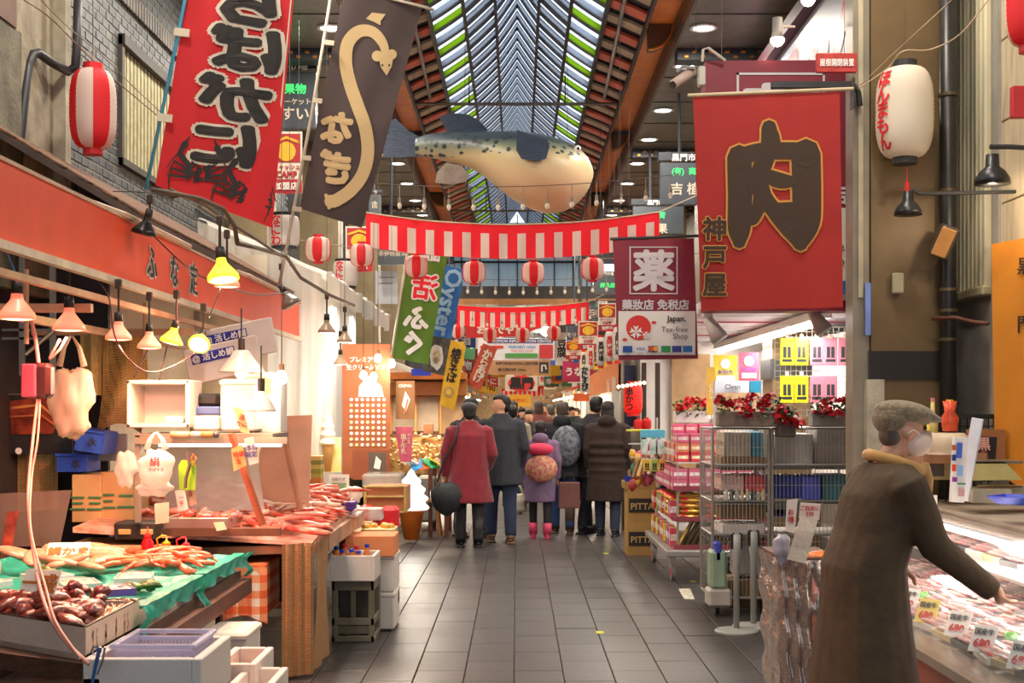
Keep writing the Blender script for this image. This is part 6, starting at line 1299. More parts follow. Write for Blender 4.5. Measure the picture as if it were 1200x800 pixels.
# ================================================================ RIGHT SIDE: DRUGSTORE, CAGES, BUTCHER
whw = M('e9e2da', r=.5, n=.03)
ds = thing('wall_drugstore', None, None, (2.7, 13, 0)); ds['kind'] = 'structure'
MB().lo((1.55, 16, 0), (3.9, 16.1, 2.5)).build('end_wall', whw, ds); MB().lo((3.8, 9.3, 0), (3.88, 16, 3.0)).build('inner_wall', whw, ds); MB().lo((1.55, 9.35, 2.42), (3.9, 16, 2.5)).build('shop_ceiling', M('d9d6e2', r=.4), ds)
for k in range(8): MB().box((2.7, 9.9+k*.75, 2.415), (2.4, .04, .012)).build('ceiling_strip', M('c0485a' if k % 3 == 0 else 'f2f0f2'), ds)
MB().lo((3.3, 9.9, 2.5), (3.4, 33, 5.3)).build('upper_front', M('8f8678', r=.6), ds)
MB().lo((3.0, 11.2, .9), (3.03, 15.9, 2.3)).build('seam_panel', whw, ds)
ft_ = thing('fluorescent_lamp', 'long bare fluorescent lamp slanting under the drugstore ceiling', 'lamp', (2.5, 13, 2.28)); MB().lo((2.44, 10.4, 2.33), (2.56, 15.9, 2.40)).build('housing', WHITE, ft_); MB().cyl((2.5, 10.4, 2.30), (2.5, 15.9, 2.30), .022, n=8).build('tube', M('fff8f0', e=14, n=0), ft_)
arealight('drugstore_light', (2.5, 12.8, 2.22), 5, 65, (1, .95, .92), shape='RECTANGLE', sy=.12, rot=(0, 0, PI/2))
arealight('drugstore_light', (2.1, 10.3, 2.32), 1.2, 14, (1, .95, .92), shape='RECTANGLE', sy=.12)
for i, (x, y) in enumerate(((838, 385), (960, 376))):
    t = thing('spot_lamp', ['white spot lamp at the drugstore opening corner', 'small twin spot lamp at the near end of the fluorescent lamp'][i], 'lamp', P(x, y, 9.6)); c = P(x, y, 9.6); MB().cyl(c+Vector((-.06, 0, .08)), c+Vector((.03, -.05, -.08)), .035, .07, 12).build('shade', M('d8d0c8'), t, smooth=True); MB().rbox(c+Vector((-.06, 0, .12)), (.08, .06, .08), .01).build('base', WHITE, t)
wire = M('b9b6ae', r=.3, m=.5, n=.03)
def mesh_panel(t, x0, x1, z0, z1, y, nx, nz, name='wire_mesh', r=.0022, side=False, mat=None):
    mb = MB()
    for i in range(nx+1):
        q = x0+(x1-x0)*i/nx; mb.box(((q, y, (z0+z1)/2) if not side else (y, q, (z0+z1)/2)), (r*2, r*2, z1-z0))
    for i in range(nz+1):
        z = z0+(z1-z0)*i/nz; mb.box((((x0+x1)/2, y, z) if not side else (y, (x0+x1)/2, z)), ((x1-x0), r*2, r*2) if not side else (r*2, x1-x0, r*2))
    return mb.build(name, mat or wire, t)
# mesh with hanging packs
a, b = P(908, 487, 11), P(1008, 382, 11); mp_ = thing('mesh_panel', 'white wire mesh rack for hanging packs inside the drugstore', 'rack', ((a.x+b.x)/2, 11, a.z)); mesh_panel(mp_, a.x, b.x, a.z, b.z, 11, 16, 16)
def hangpack(lab, x, y, w, h, d, col, tcol='2a2a2a', grp=None):
    u = d/FPX; c = P(x, y, d-.04); t = thing('hanging_pack', lab, 'pack', c, grp); MB().rbox(c, (w*u, .025, h*u), .004).build('sleeve', M(col, r=.35, n=.06), t)
    mb = MB()
    for k in range(2): mb.box(c+Vector(((k-.5)*w*u*.32, -.014, -h*u*.02)), (w*u*.24, .002, h*u*.4))
    mb.box(c+Vector((0, -.014, -h*u*.32)), (w*u*.7, .002, h*u*.1)); mb.build('print', M(tcol, n=.3, ns=60), t); MB().box(c+Vector((0, -.005, h*u*.56)), (w*u*.25, .02, h*u*.16)).build('clip', M('d8c8b0'), t)
    return t
for r_, y in ((0, 412), (1, 456)):
    for k, x in enumerate((922, 939, 957, 973, 990)):
        if r_ and k == 4: continue
        hangpack('%s hanging pack, %s in the %s row of the mesh' % ('yellow' if k < 2 else 'pink', ['first', 'second', 'third', 'fourth', 'fifth'][k], ['upper', 'lower'][r_]), x, y, 16, 32, 11, 'e0d422' if k < 2 else 'c87a8a', grp='hanging packs on the mesh')
bx_ = [('white and blue cleaning carton with a sponge photo', 838, 446, 878, 502, 10.6, 'cfd2d6'), ('teal side strip carton beside the sponge photo', 879, 446, 892, 502, 10.62, '2a8aa8'), ('yellow product poster behind the cartons', 836, 416, 864, 448, 13, 'f0c83a'), ('pink product poster beside the yellow one', 866, 413, 889, 447, 13, 'e8506a'), ('yellow and blue product strip at the shop opening', 828, 430, 838, 486, 11.5, 'e8b848')]
for l, x0, y0, x1, y1, d_, c in bx_:
    its = [('p', [(x0+2, y0+14), (x1-1, y0+14), (x1-1, y1), (x0+2, y1)], M('c8a078', n=.3, ns=9))] if 'sponge' in l else ([('p', circ((x0+x1)/2, y0+10, 6, 14), M('f2e6d8')), ('t', '新発売', (x0+x1)/2, y0+20, 6, M('3a4a9a')), ('p', [(x0+3, y0+24), (x1-3, y0+24), (x1-3, y0+30), (x0+3, y0+30)], WHITE)] if 'poster' in l else [('t', 'くらし', (x0+x1)/2, (y0+y1)/2, 7, WHITE, {'vert': 1})])
    if 'sponge' in l: its.append(('t', 'Clean', 858, 453, 8, gry, {'rot': 0}))
    poster(l, x0, y0, x1, y1, d_, c, its, th=.1 if d_ < 11 else .01, name='carton' if d_ < 11 else 'poster', cat='box' if d_ < 11 else 'poster')
# roll cages with goods
def cage(label, x0, x1, y0, y1, d, dep, nx, shelves):
    a, b = P(x0, y1, d), P(x1, y0, d); t = thing('roll_cage', label, 'cart', ((a.x+b.x)/2, d+dep/2, 0)); z0, z1 = max(a.z, .13), b.z; mb = MB()
    for x in (a.x, b.x):
        for y in (d, d+dep): mb.cyl((x, y, z0), (x, y, z1), .013, n=8)
    for z in [z0, z1]+shelves:
        for y in (d, d+dep): mb.cyl((a.x, y, z), (b.x, y, z), .008, n=6)
        for x in (a.x, b.x): mb.cyl((x, d, z), (x, d+dep, z), .008, n=6)
    mb.build('frame', M('a8a59e', r=.3, m=.6), t); mesh_panel(t, a.x, b.x, z0, z1, d, nx, 9, r=.0018); mesh_panel(t, d, d+dep, z0, z1, a.x, 10, 9, side=True, r=.0018)
    for z in [z0]+shelves: MB().lo((a.x, d+.01, z-.006), (b.x, d+dep, z+.004)).build('shelf', M('8f8b84', r=.4, m=.4), t)
    for x in (a.x+.04, b.x-.04):
        for y in (d+.05, d+dep-.05): MB().cyl((x-.015, y, .055), (x+.015, y, .055), .055, n=14).build('caster', M('201f1f', r=.5), t)
    return t
cage('tall mesh roll cage with cartons under the first flower box', 835, 901, 502, 712, 9.9, .6, 15, [.62, .88, 1.16]); cage('wider mesh roll cage with blue packs under the second flower box', 905, 1006, 502, 712, 9.9, .6, 22, [.62, .88, 1.16])
CG = [('flat brown carton across the top shelf of the first cage', 845, 535, 898, 551, '8a6a3c'), ('pale printed carton standing on the top shelf of the first cage', 848, 506, 880, 535, 'b8a890'), ('teal edged carton beside the pale one in the first cage', 881, 506, 894, 535, '3a8aa0'), ('row of red and white packs on the middle shelf of the first cage', 845, 557, 872, 575, 'd8b0a0'), ('red striped packs on the middle shelf of the first cage', 873, 557, 897, 577, 'd84a4a'), ('long brown carton on the lower shelf of the first cage', 845, 589, 898, 608, '8a6a3c'), ('white printed box low in the first cage', 846, 614, 896, 630, 'd8d0cc'),
      ('large brown carton at the bottom of the first cage', 852, 680, 899, 712, '6f5638'), ('large brown carton at the bottom of the second cage', 906, 682, 1000, 712, '6f5638'), ('grey panel box on the top shelf of the second cage', 908, 508, 953, 550, 'b0a9a2'), ('grey fluted box under the second flower box', 957, 500, 1004, 550, '9f9892'), ('blue folded packs on the middle shelf of the second cage', 908, 558, 938, 583, '2c3f9a'), ('lighter blue packs beside the dark blue ones', 939, 558, 962, 590, '4a5ac8'), ('teal carton on the middle shelf of the second cage', 966, 557, 1000, 590, '3a7a88'), ('pale carton on the lower shelf of the second cage', 908, 584, 958, 603, 'a8a49c'), ('purple striped packs on the lower shelf of the second cage', 908, 596, 930, 605, '4a3a9a')]
for l, x0, y0, x1, y1, c in CG: pbox('carton' if 'packs' not in l else 'pack_row', l, 'box', x0, y0, x1, y1, 9.99, .4, M(c, r=.6, n=.1, ns=10, c2=None), .006)
for i in range(8): a = P(850+i*6.2, 602-12, 10.0); MB().lathe([(.014, 0), (.016, .05), (.008, .07), (.008, .085)], (a.x, 9.96, .885), 10).solo('small_bottle', M(['d8d8c8', '3a5a4a', 'c8c8b8', 'e8d8a8'][i % 4], r=.3), 'small clear jar on the lower shelf of the first cage' if 0 else 'small bottle in the row on the middle shelf of the first cage', 'bottle', 'small bottles in the first cage')
for i, (x0, y0, x1, y1, c, l) in enumerate(((833, 645, 852, 690, '8fa890', 'pale green tub at the near bottom of the mesh basket'), (838, 635, 846, 658, '3a4ab8', 'blue printed pack in the low mesh basket'), (860, 636, 900, 675, 'b8bab8', 'clear plastic sack low in the first cage'), (875, 628, 900, 640, 'b02a30', 'red folded cloth low in the first cage'), (912, 640, 960, 678, '8a9a90', 'grey green sack low in the second cage'), (830, 690, 858, 712, 'b8b4ac', 'white tray pack at the bottom beside the first cage'))): pbox('tub' if i == 0 else 'sack' if 'sack' in l else 'pack', l, 'pack', x0, y0, x1, y1, 9.78 if x0 < 840 else 10.1, .2, M(c, r=.4, n=.12), .02)
# flower boxes
def leafclump(t, c, w, h, n, mat, seed, size=.035):
    rr = random.Random(seed); mb = MB()
    for _ in range(n):
        p = Vector(c)+Vector((rr.uniform(-w, w), rr.uniform(-.07, .07), rr.uniform(-h, h))); T = R(rr.uniform(-1.2, 1.2), rr.uniform(-1.2, 1.2), rr.uniform(0, 6)); s = size*rr.uniform(.7, 1.3)
        mb.add([(0, 0, 0), (s*.45, s*.5, s*.12), (0, s*1.1, 0), (-s*.45, s*.5, s*.12)], [(0, 1, 2, 3)], T, p)
    o = mb.build('leaves', mat, t); o['kind'] = 'stuff'
def planter(label, x0, x1, y, d, seed, boxmat, fl_spread):
    a, b = P(x0, y+14, d), P(x1, y+14, d); t = thing('flower_box', label, 'planter', ((a.x+b.x)/2, d, a.z)); MB().rbox(((a.x+b.x)/2, d, a.z+.06), (b.x-a.x, .16, .12), .01).build('trough', boxmat, t)
    c = Vector(((a.x+b.x)/2, d-.04, a.z+.15)); leafclump(t, c, (b.x-a.x)/2, .07, 170, M('3f6a2c', r=.5, n=.3, c2='2a4a1c'), seed); rr = random.Random(seed)
    for k in range(fl_spread):
        p = Vector((a.x+(b.x-a.x)*(k+.5)/fl_spread+rr.uniform(-.02, .02), d-.12+rr.uniform(-.03, .03), a.z+.15+rr.uniform(-.04, .07))); mb = MB()
        for j in range(14):
            T = R(rr.uniform(-.9, .9), rr.uniform(-.9, .9), j*2.4); s = rr.uniform(.04, .06); mb.add([(0, 0, 0), (s*.5, s*.5, .01), (0, s*1.15, 0), (-s*.5, s*.5, .01)], [(0, 1, 2, 3)], T, p+Vector((rr.uniform(-.03, .03), 0, rr.uniform(-.03, .03))))
        mb.build('flower', M('c41224', r=.6, n=.2, ns=20), t)
    return t
planter('flower box of red poinsettias over the first cage', 840, 912, 486, 9.85, 1, M('8a7a6a'), 8); planter('flower box of red poinsettias over the second cage', 950, 1006, 486, 9.85, 2, M('8f8a84'), 6)
planter('small drooping red poinsettia between the two flower boxes', 910, 930, 498, 9.8, 3, M('5a5048'), 3); planter('row of red flowers above the snack shelves', 790, 832, 482, 12.6, 4, M('e0dcd8'), 5)
# barrier posts
for i, (x, y, d) in enumerate(((863, 739, 9.15), (883, 733, 9.35))):
    g0 = P(x, 0, d); t = thing('barrier_post', ['grey barrier post with round base nearer the lane', 'grey barrier post with round base nearer the foil wrapped box'][i], 'barrier', (g0.x, d, 0)); o = Vector((g0.x, d, 0)); gm = M('a8aaa6', r=.35, n=.05)
    MB().lathe([(.155, 0), (.155, .012), (.14, .02), (.03, .03)], o, 32).build('base', gm, t, smooth=False); MB().lathe([(.022, .02), (.022, .52), (.032, .56), (.036, .6), (.036, .70)], o, 16).build('pole', gm, t, smooth=True); MB().rbox(o+Vector((0, 0, .65)), (.085, .05, .12), .01).build('belt_head', M('1c1c1e', r=.4), t); MB().rbox(o+Vector((0, -.026, .655)), (.03, .012, .13), .004).build('head_face', gm, t)
# snack trolley
sx0, sx1, sy0, sy1 = 1.38, 2.3, 11.7, 13.6
tr_ = thing('display_trolley', 'wheeled grey shelf trolley packed with snacks beside the cages', 'trolley', (1.84, 12.6, 0)); gm = M('a3a09c', r=.4, m=.3, n=.08)
MB().rbox((1.84, 12.65, .27), (.96, 1.96, .06), .01).build('platform', gm, tr_)
for z in (.56, .84, 1.1): MB().lo((sx0+.1, sy0+.08, z-.012), (sx1, sy1, z)).build('shelf', M('c8c0b8', r=.4), tr_)
for z in (.3, .56, .84): MB().lo((sx0+.08, sy0+.05, z), (sx1, sy0+.075, z+.045)).build('price_rail', M('8f4048', r=.4), tr_); MB().lo((sx0+.06, sy0+.05, z), (sx0+.08, sy1, z+.045)).build('price_rail', M('8f4048', r=.4), tr_)
for x in (sx0+.1, sx1): MB().cyl((x, sy1-.05, .3), (x, sy1-.05, 1.5), .012).build('upright', wire, tr_); MB().cyl((x, sy0+.1, .3), (x, sy0+.1, 1.1), .012).build('upright', wire, tr_)
MB().lo((1.9, sy0+.3, .3), (1.93, sy1, 1.5)).build('back_panel', M('d8cfc4', r=.5), tr_)
for x, y in ((1.44, 11.85), (1.42, 13.3), (2.2, 11.85), (2.2, 13.3)):
    c_ = MB().cyl((x-.02, y, .09), (x+.02, y, .09), .085, n=18).build('caster', M('8a8580', r=.4), tr_); MB().cyl((x-.021, y, .09), (x+.021, y, .09), .05, n=12).build('red_hub', M('b83038'), c_); MB().lo((x-.03, y-.03, .12), (x+.03, y+.03, .25)).build('fork', M('b8b4b0', m=.5, r=.3), tr_)
rr = random.Random(11)
def goods(proto, label, grp, locs, rz=0, jit=.05):
    proto['group'] = grp
    for i, l in enumerate(locs):
        put(proto, l, rz, label) if i == 0 else dup(proto, l, rz+rr.uniform(-jit, jit))
    proto['group'] = grp
def gbox(w, l, h, col, stripe, name='snack_box', cat='box'):
    t = thing(name, None, cat); MB().rbox((0, 0, h/2), (w, l, h), .004).build('carton', M(col, r=.35, n=.06), t); MB().box((0, -l/2-.001, h*.5), (w*.8, .002, h*.35)).build('print', M(stripe, r=.4, n=.3, ns=30), t); MB().box((-w/2-.001, 0, h*.5), (.002, l*.8, h*.35)).build('print', M(stripe, r=.4, n=.3, ns=30), t); return t
for j, (c1, c2_, nm) in enumerate((('c83a44', 'f2e0b8', 'red'), ('d8805a', 'f0d8b8', 'orange'), ('cf6080', 'f0d0c8', 'pink'))):
    goods(gbox(.115, .15, .085, c1, c2_), '%s and cream snack box stacked at the top of the snack trolley' % nm, '%s snack boxes on the trolley top' % nm, [(1.54+k*.125, 11.95+.16*q, 1.102+.087*(j+(0 if q < 2 else 1))) for k in range(4) for q in range(3)])
goods(gbox(.14, .12, .1, 'cf6a84', 'f0d8d4', 'pink_carton'), 'pink carton on the third shelf of the snack trolley', 'pink cartons on the third shelf', [(1.5+k*.15, 11.85, .842+.1*q) for k in range(5) for q in range(2)]+[(1.5, 12.05+k*.13, .842+.1*q) for k in range(11) for q in range(2)])
gp = thing('snack_packet', None, 'packet'); MB().sph((0, 0, .03), (.11, .05, .03), 12, 8, None, lambda q: 1+.12*math.sin(q.x*9)).build('foil', M('d8a848', r=.2, m=.5, n=.2, ns=20), gp, smooth=True); MB().sph((-.04, 0, .033), (.045, .052, .031), 10, 8).build('red_band', M('c81c28', r=.3), gp, smooth=True)
goods(gp, 'gold and red foil snack packet in the pile on the second shelf', 'gold snack packets on the trolley', [(1.58+.02*(k % 2)+.24*q, 11.85, .565+.05*k) for k in range(5) for q in range(3)]+[(1.52, 12.1+.2*q, .565+.05*k) for q in range(6) for k in range(4)])
mg = thing('thin_box', None, 'box'); T = R(0, .5, 0); MB().rbox((0, 0, .14), (.02, .14, .28), .003, T).build('carton', M('3a3428', r=.35), mg); MB().rbox((-.012, 0, .135), (.004, .12, .24), .001, T).build('gold_print', M('d8b848', n=.3), mg)
goods(mg, 'dark and gold flat box leaning on the lowest shelf of the trolley', 'leaning flat boxes on the trolley', [(1.56+.055*k, 11.84, .30) for k in range(9)], jit=0)
pk = [gbox(.07, .06, .17, c_, 'f4f0e8', 'small_pack', 'pack') for c_ in ('d8506a', 'a8c84a', 'e8a83a', '8a5ab8', 'c8302a')]
for q, p_ in enumerate(pk): goods(p_, '%s small pack standing along the lane side of the trolley' % ['rose', 'light green', 'amber', 'violet', 'red'][q], '%s packs along the lane side' % ['rose', 'light green', 'amber', 'violet', 'red'][q], [(1.45+rr.uniform(0, .03), 11.95+.07*(5*k+q), z) for k in range(5) for z in (.31, .57)]+[(1.5, 12.0+.07*(5*k+q), 1.1) for k in range(4)])
# baskets and hanging packs on the lane side
bp_ = thing('hanging_pack', 'light blue hanging pack with three white strips on the lane side of the trolley', 'pack', P(765, 540, 12.6)); c = P(765, 508, 12.6); MB().rbox(c, (.24, .02, .08), .004).build('header', M('5ab8d8'), bp_)
for k in range(3): MB().rbox(c+Vector((-.08+.08*k, 0, -.13)), (.06, .02, .15), .004).build('strip_pack', M('e8ecea', c2='8ac8c0', ns=12), bp_)
for k in range(3): hangpack(['yellow', 'lime', 'orange'][k]+' little hanging pack below the blue one', 758+9*k, 545, 8, 14, 12.5, ['e8c83a', 'a8c84a', 'e8a03a'][k])
wb = thing('wire_basket', 'yellow rimmed wire basket of small goods at the trolley corner', 'basket', P(757, 560, 13.3)); c = P(757, 520, 13.3)
for k in range(3): MB().tube([c+Vector((.2*math.cos(a)*(1-.1*k), .16*math.sin(a), .14-.14*k)) for a in [i*PI/8 for i in range(17)]], .012 if k == 0 else .006, 6).build('basket_ring', M('b8b83a' if k == 0 else 'a8a49c'), wb)
for j, c_ in enumerate(('b8302a', 'd8a83a', '2a3a8a', 'e8d8c8', '3a7a4a', 'c8506a')):
    q = lump('small_goods', 'goods', c_, (.04, .04, .06), None, j, .4, .1); goods(q, '%s trinket in the heap between basket and carton stack' % ['dark red', 'golden', 'navy', 'cream', 'green', 'rose'][j], '%s trinkets at the basket' % ['dark red', 'golden', 'navy', 'cream', 'green', 'rose'][j], [(P(742+rr.uniform(0, 38), 500, 13.4).x, 13.5+rr.uniform(-.15, .2), rr.uniform(.75, 1.25)) for k in range(8)])
for i in range(6): MB().cyl(P(742+i*6, 560-i*1.5, 13.2), P(748+i*6, 540-i*3, 13.3), .02, n=8).solo('rolled_item', M(['7a5a3a', 'c8a86a', '8a3a3a', 'd8c8b8', '4a3a2a', 'b8a04a'][i]), '%s rolled item poking from the trolley corner' % ['brown', 'tan', 'maroon', 'pale', 'dark', 'olive gold'][i], 'roll', 'rolled items at the trolley corner')
# carton stack
for i, (y0, y1) in enumerate(((612, 651), (573, 612))):
    t = carton(['lower printed brown carton of the stack by the trolley', 'upper printed brown carton of the stack by the trolley'][i], 735, y0, 768, y1, 13.9, .4, 'b08c50', name='printed_carton'); c = P(752, y0+19, 13.89); MB().box(c, (.28, .004, .15)).build('black_label', INK, t); lettering(t, 'PITTA', 753, y0+20, 13.87, 10.5, M('c8a868', n=0), off=.02)
ot = thing('open_carton', 'open carton of blue cans on top of the printed stack', 'box', P(750, 573, 13.9)); mb = MB(); c = P(751, 573, 13.9); obox(mb, (c.x, 14.1, c.z), (.36, .4, .08), .008); mb.build('carton', M('a88448'), ot)
for i in range(5): MB().cyl((c.x-.14+.065*i, 14.0, c.z+.02), (c.x-.14+.065*i, 14.0, c.z+.14), .028, n=12).solo('blue_can', M('2a3aa8', r=.3, m=.3), 'small blue can in the open carton', 'can', 'blue cans in the open carton')
# wall items near the column
def lampshade(label, px, py, d, r):
    o = P(px, py, d); t = thing('wall_lamp', label, 'lamp', o); bk_ = M('232325', r=.35, m=.3); MB().lathe([(r, 0), (r*.97, r*.3), (r*.7, r*.75), (r*.4, r*1.0), (r*.36, r*1.7), (0, r*1.75)], o, 24).build('shade', bk_, t, smooth=True); MB().lathe([(r*.9, .006), (0, .01)], o, 20).build('inner_glow', M('ffc890', e=5, n=0), t); return t
w1 = lampshade('black wall lamp hanging over the brown column edge', 1064, 252, 7.7, .083); MB().tube([P(1070, 222, 7.7), P(1078, 227, 7.72), P(1130, 226, 7.7), P(1210, 224, 7.6)], .011, 6).build('arm', M('232325'), w1)
w2 = lampshade('black wall lamp lit warm in front of the stone panels', 1163, 216, 7.3, .1); MB().tube([P(1160, 172, 7.3), P(1185, 172, 7.3), P(1215, 174, 7.3)], .014, 6).build('arm', M('232325'), w2); ptlight('lamp_light', P(1163, 226, 7.3), 6, (1, .75, .5), parent=w2)
MB().tube([P(1092, 373, 8.0), P(1120, 372, 7.9), P(1140, 377, 7.8), P(1158, 379, 7.7)], .013, 6).solo('brown_hose', M('5a3024'), 'brown hose running from the black pipe to the steel post', 'hose', smooth=True)
fl_ = thing('floodlight', 'square floodlight tilted down beside the black pipe', 'lamp', P(1105, 300, 7.9)); T = R(.3, .35, 0); MB().rbox(P(1106, 283, 7.9), (.11, .12, .2), .012, T).build('housing', M('4a4238', r=.5), fl_); MB().rbox(P(1106, 284, 7.84), (.09, .03, .18), .006, T).build('lens', M('b8844a', r=.3), fl_)
MB().rbox(P(1101, 330, 8.55), (.06, .03, .1), .004).solo('red_box', M('d8281f', r=.4), 'small red call box on the grey wall panel', 'box')
MB().rbox(P(1193, 120, 7.25), (.08, .05, .18), .006).solo('red_socket_plate', M('b82830', r=.4), 'red perforated plate on the cream stone panels', 'plate')
ye = sheet('noren_curtain', 'orange yellow shop curtain hanging at the frame edge', 'curtain', q4((1162, 286, 7.6), (1245, 270, 7.2), (1245, 600, 7.2), (1166, 553, 7.6)), M('e0922a', r=.8, tr=.25, n=.05), [('t', '黒', 1203, 312, 22, INK), ('t', '門', 1203, 380, 22, INK)], wave=.003)
# ---- butcher counter
bc = thing('butcher_case', 'long refrigerated glass meat case with a steel top', 'display case', (2.5, 6.4, 0)); stl = M('b8a898', r=.25, m=.7, n=.05)
X0, X1, Ya, Yb = 1.86, 2.50, 4.3, 8.0
def prof3(name, pts, mat, y0=Ya, y1=Yb): return MB().prism(pts, lambda a, b, t: (a, t, b), y0, y1).build(name, mat, bc)
prof3('base_front', [(1.80, 0), (1.88, 0), (1.88, .52), (1.80, .5)], M('8a4a3a', r=.4)); prof3('steel_sill', [(1.76, .50), (1.88, .50), (1.88, .56), (1.76, .54)], stl)
prof3('counter_top', [(2.42, .985), (3.0, .985), (3.0, 1.03), (2.42, 1.03)], M('c8baa8', r=.3, n=.05)); prof3('top_rail', [(2.38, .97), (2.44, .97), (2.44, 1.02), (2.38, 1.01)], stl); prof3('dark_rail', [(2.40, .93), (2.44, .93), (2.44, .97), (2.40, .97)], M('3a3634'))
prof3('interior_floor', [(1.88, .52), (2.9, .66), (2.9, .68), (1.88, .54)], M('e8e0d8')); prof3('interior_back', [(2.88, .5), (2.92, .5), (2.92, 1.0), (2.88, 1.0)], M('d8c8bc')); prof3('inner_shelf', [(2.3, .79), (2.85, .86), (2.85, .875), (2.3, .805)], M('d8c8c0', r=.2, a=.8))
mb = MB(); gp_ = [(1.80, .55), (1.90, .70), (2.05, .84), (2.22, .94), (2.40, .99)]
for i in range(4): (xa, za), (xb, zb) = gp_[i], gp_[i+1]; mb.add([(xa, Ya, za), (xa, Yb, za), (xb, Yb, zb), (xb, Ya, zb)], [(0, 1, 2, 3)])
mb.build('curved_glass', M('f4f8f8', r=.04, a=.12, n=0), bc, smooth=True)
MB().prism([(1.80, 0), (2.9, 0), (2.9, 1.0), (2.4, 1.0), (2.05, .84), (1.8, .55)], lambda a, b, t: (a, t, b), Yb, Yb+.03).build('end_panel', M('a89888', r=.4), bc)
MB().cyl((2.36, Ya, .945), (2.36, Yb, .945), .015, n=8).build('light_tube', M('fff0e6', e=10, n=0), bc); arealight('case_light', (2.3, 6.2, .935), 3.4, 14, (1, .88, .8), shape='RECTANGLE', sy=.05, rot=(0, .3, PI/2))
mt_ = [M('d8504a', r=.35, c2='f0c0b0', ns=22, coat=.4), M('c83a3c', r=.35, c2='e8a09a', ns=30, coat=.4), M('e07a6a', r=.35, c2='f4d8cc', ns=18, coat=.4)]
def meat(i):
    t = thing('meat_pack', None, 'meat'); mb = MB(); obox(mb, (0, 0, 0), (.17, .23, .03), .006); mb.build('tray_body', M(['f4f2ee', '2a2a2a', 'e8d8a8'][i], r=.4), t); mb = MB()
    for k in range(4): mb.sph((-.055+.036*k, 0, .035+.004*k), (.03, .09, .012), 10, 6, R(0, .5, .1*k), lambda q: 1+.1*math.sin(q.y*14+k))
    mb.build('meat_slices', mt_[i], t, smooth=True); MB().grid(lambda u, v: ((u-.5)*.17, (v-.5)*.23, .05+.012*math.sin(u*PI)), 5, 3).build('wrap', clear, t, smooth=True); return t
for i in range(3):
    proto = meat(i); n = 0
    for r_ in range(5):
        for c_ in range(14):
            if (r_+c_) % 3 != i: continue
            x = 1.98+r_*.18; z = .56+(x-1.88)*.14+.005; y = 4.5+c_*.245; n += 1
            lab = ['wrapped white tray of marbled meat slices in the glass case', 'wrapped black tray of dark red meat slices in the glass case', 'wrapped cream tray of pale pink meat slices in the glass case'][i]
            if n == 1: put(proto, (x, y, z), .1, lab); proto['group'] = lab+'s'
            else: dup(proto, (x, y, z), rr.uniform(-.2, .2), rot=(0, -.14, rr.uniform(-.2, .2)))
    for c_ in range(5): dup(proto, (2.5, 4.6+(c_*3+i)*.24, .83), rot=(0, -.14, .1))
gr_ = lump('parsley_garnish', 'garnish', '4a9a3a', (.09, .05, .03), '7ac84a', 6, 0, .3)
goods(gr_, 'green plastic leaf garnish between meat trays in the case', 'green garnishes in the meat case', [(1.95+rr.uniform(0, .5), 4.6+.4*k, .62) for k in range(8)], jit=3)
for i in range(9):
    y = 4.55+i*.36; c = Vector((1.92+.02*(i % 2), y, .65)); t = thing('price_card', '', 'card', c-Vector((0, 0, .05)), 'price cards in the meat case'); t['label'] = '%s price card inside the meat case' % ['white, very nearest the lower frame edge,', 'white, by the hand,', 'white, second beyond the hand,', 'white with small red figures, mid case,', 'yellow striped', 'white with red figures beside the yellow one', 'white tilted', 'narrow white, toward the far end,', 'white, last toward the far end,'][i]; T = R(-.5, 0, -.9)
    MB().rbox(c, (.11, .004, .12), .001, T).build('card', M('e8d060' if i == 4 else 'f4f0ec', r=.5, n=.02), t); mb = MB(); vs, fs = tmesh('国産牛', .02); mb.add(put3(vs, lambda a, b, k: c+T @ Vector((a*.03, -.004-k, b*.03+.03))), fs); mb.build('lettering', INK, t); mb = MB(); vs, fs = tmesh('680', .03); mb.add(put3(vs, lambda a, b, k: c+T @ Vector((a*.05, -.004-k, b*.05-.02))), fs); mb.build('price', RED, t)
# on the counter
for i, (x, y, w, h, d) in enumerate(((1066, 600, 12, 24, 7.3), (1088, 604, 21, 28, 7.0))): pcard(['narrow white card with red writing on the case rail', 'wide white card with red writing on the case rail'][i], [(x-w/2, y-h/2-10), (x+w/2, y-h/2-10), (x+w/2, y+h/2-10), (x-w/2, y+h/2-10)], d, 'f0e8e4', ['特選', '黒毛', '和牛'], sz=6)
mst = thing('menu_stand', 'tall folded white menu stand with coloured card emblems on the counter', 'stand', P(1125, 590, 6.7)); c = P(1123, 550, 6.7); MB().rbox(c, (.085, .02, .34), .003, R(0, .06, .3)).build('front_leaf', M('f0ece8'), mst); MB().rbox(P(1137, 538, 6.78), (.06, .02, .44), .003, R(0, .18, -.6)).build('rear_leaf', M('d8dce4'), mst)
for k, (dx, dy, cc_, w_, h_) in enumerate(((-5, -28, 'c8642a', 6, 7), (3, -24, '4a6ac8', 8, 20), (-5, -14, '2a3a8a', 6, 8), (-5, 0, 'd84a2a', 6, 9), (4, 4, '8ab8e8', 8, 14), (-4, 16, '8a3a9a', 7, 6), (6, 22, '3a8a5a', 12, 2), (6, 34, 'c89a9a', 8, 10))): MB().rbox(P(1122+dx*.8, 548+dy*.85, 6.68), (w_*.0042, .003, h_*.004), .0005, R(0, .06, .3)).build('emblem', M(cc_, n=0), mst)
mb = MB(); c = P(1075, 500, 7.4); MB().lathe([(.1, 0), (.13, .02), (.13, .09), (.1, .12), (0, .12)], P(1108, 532, 7.2), 24).solo('round_tub', M('d8c4a8', r=.4), 'round cream tub carrying bottles on the counter', 'tub', smooth=True)
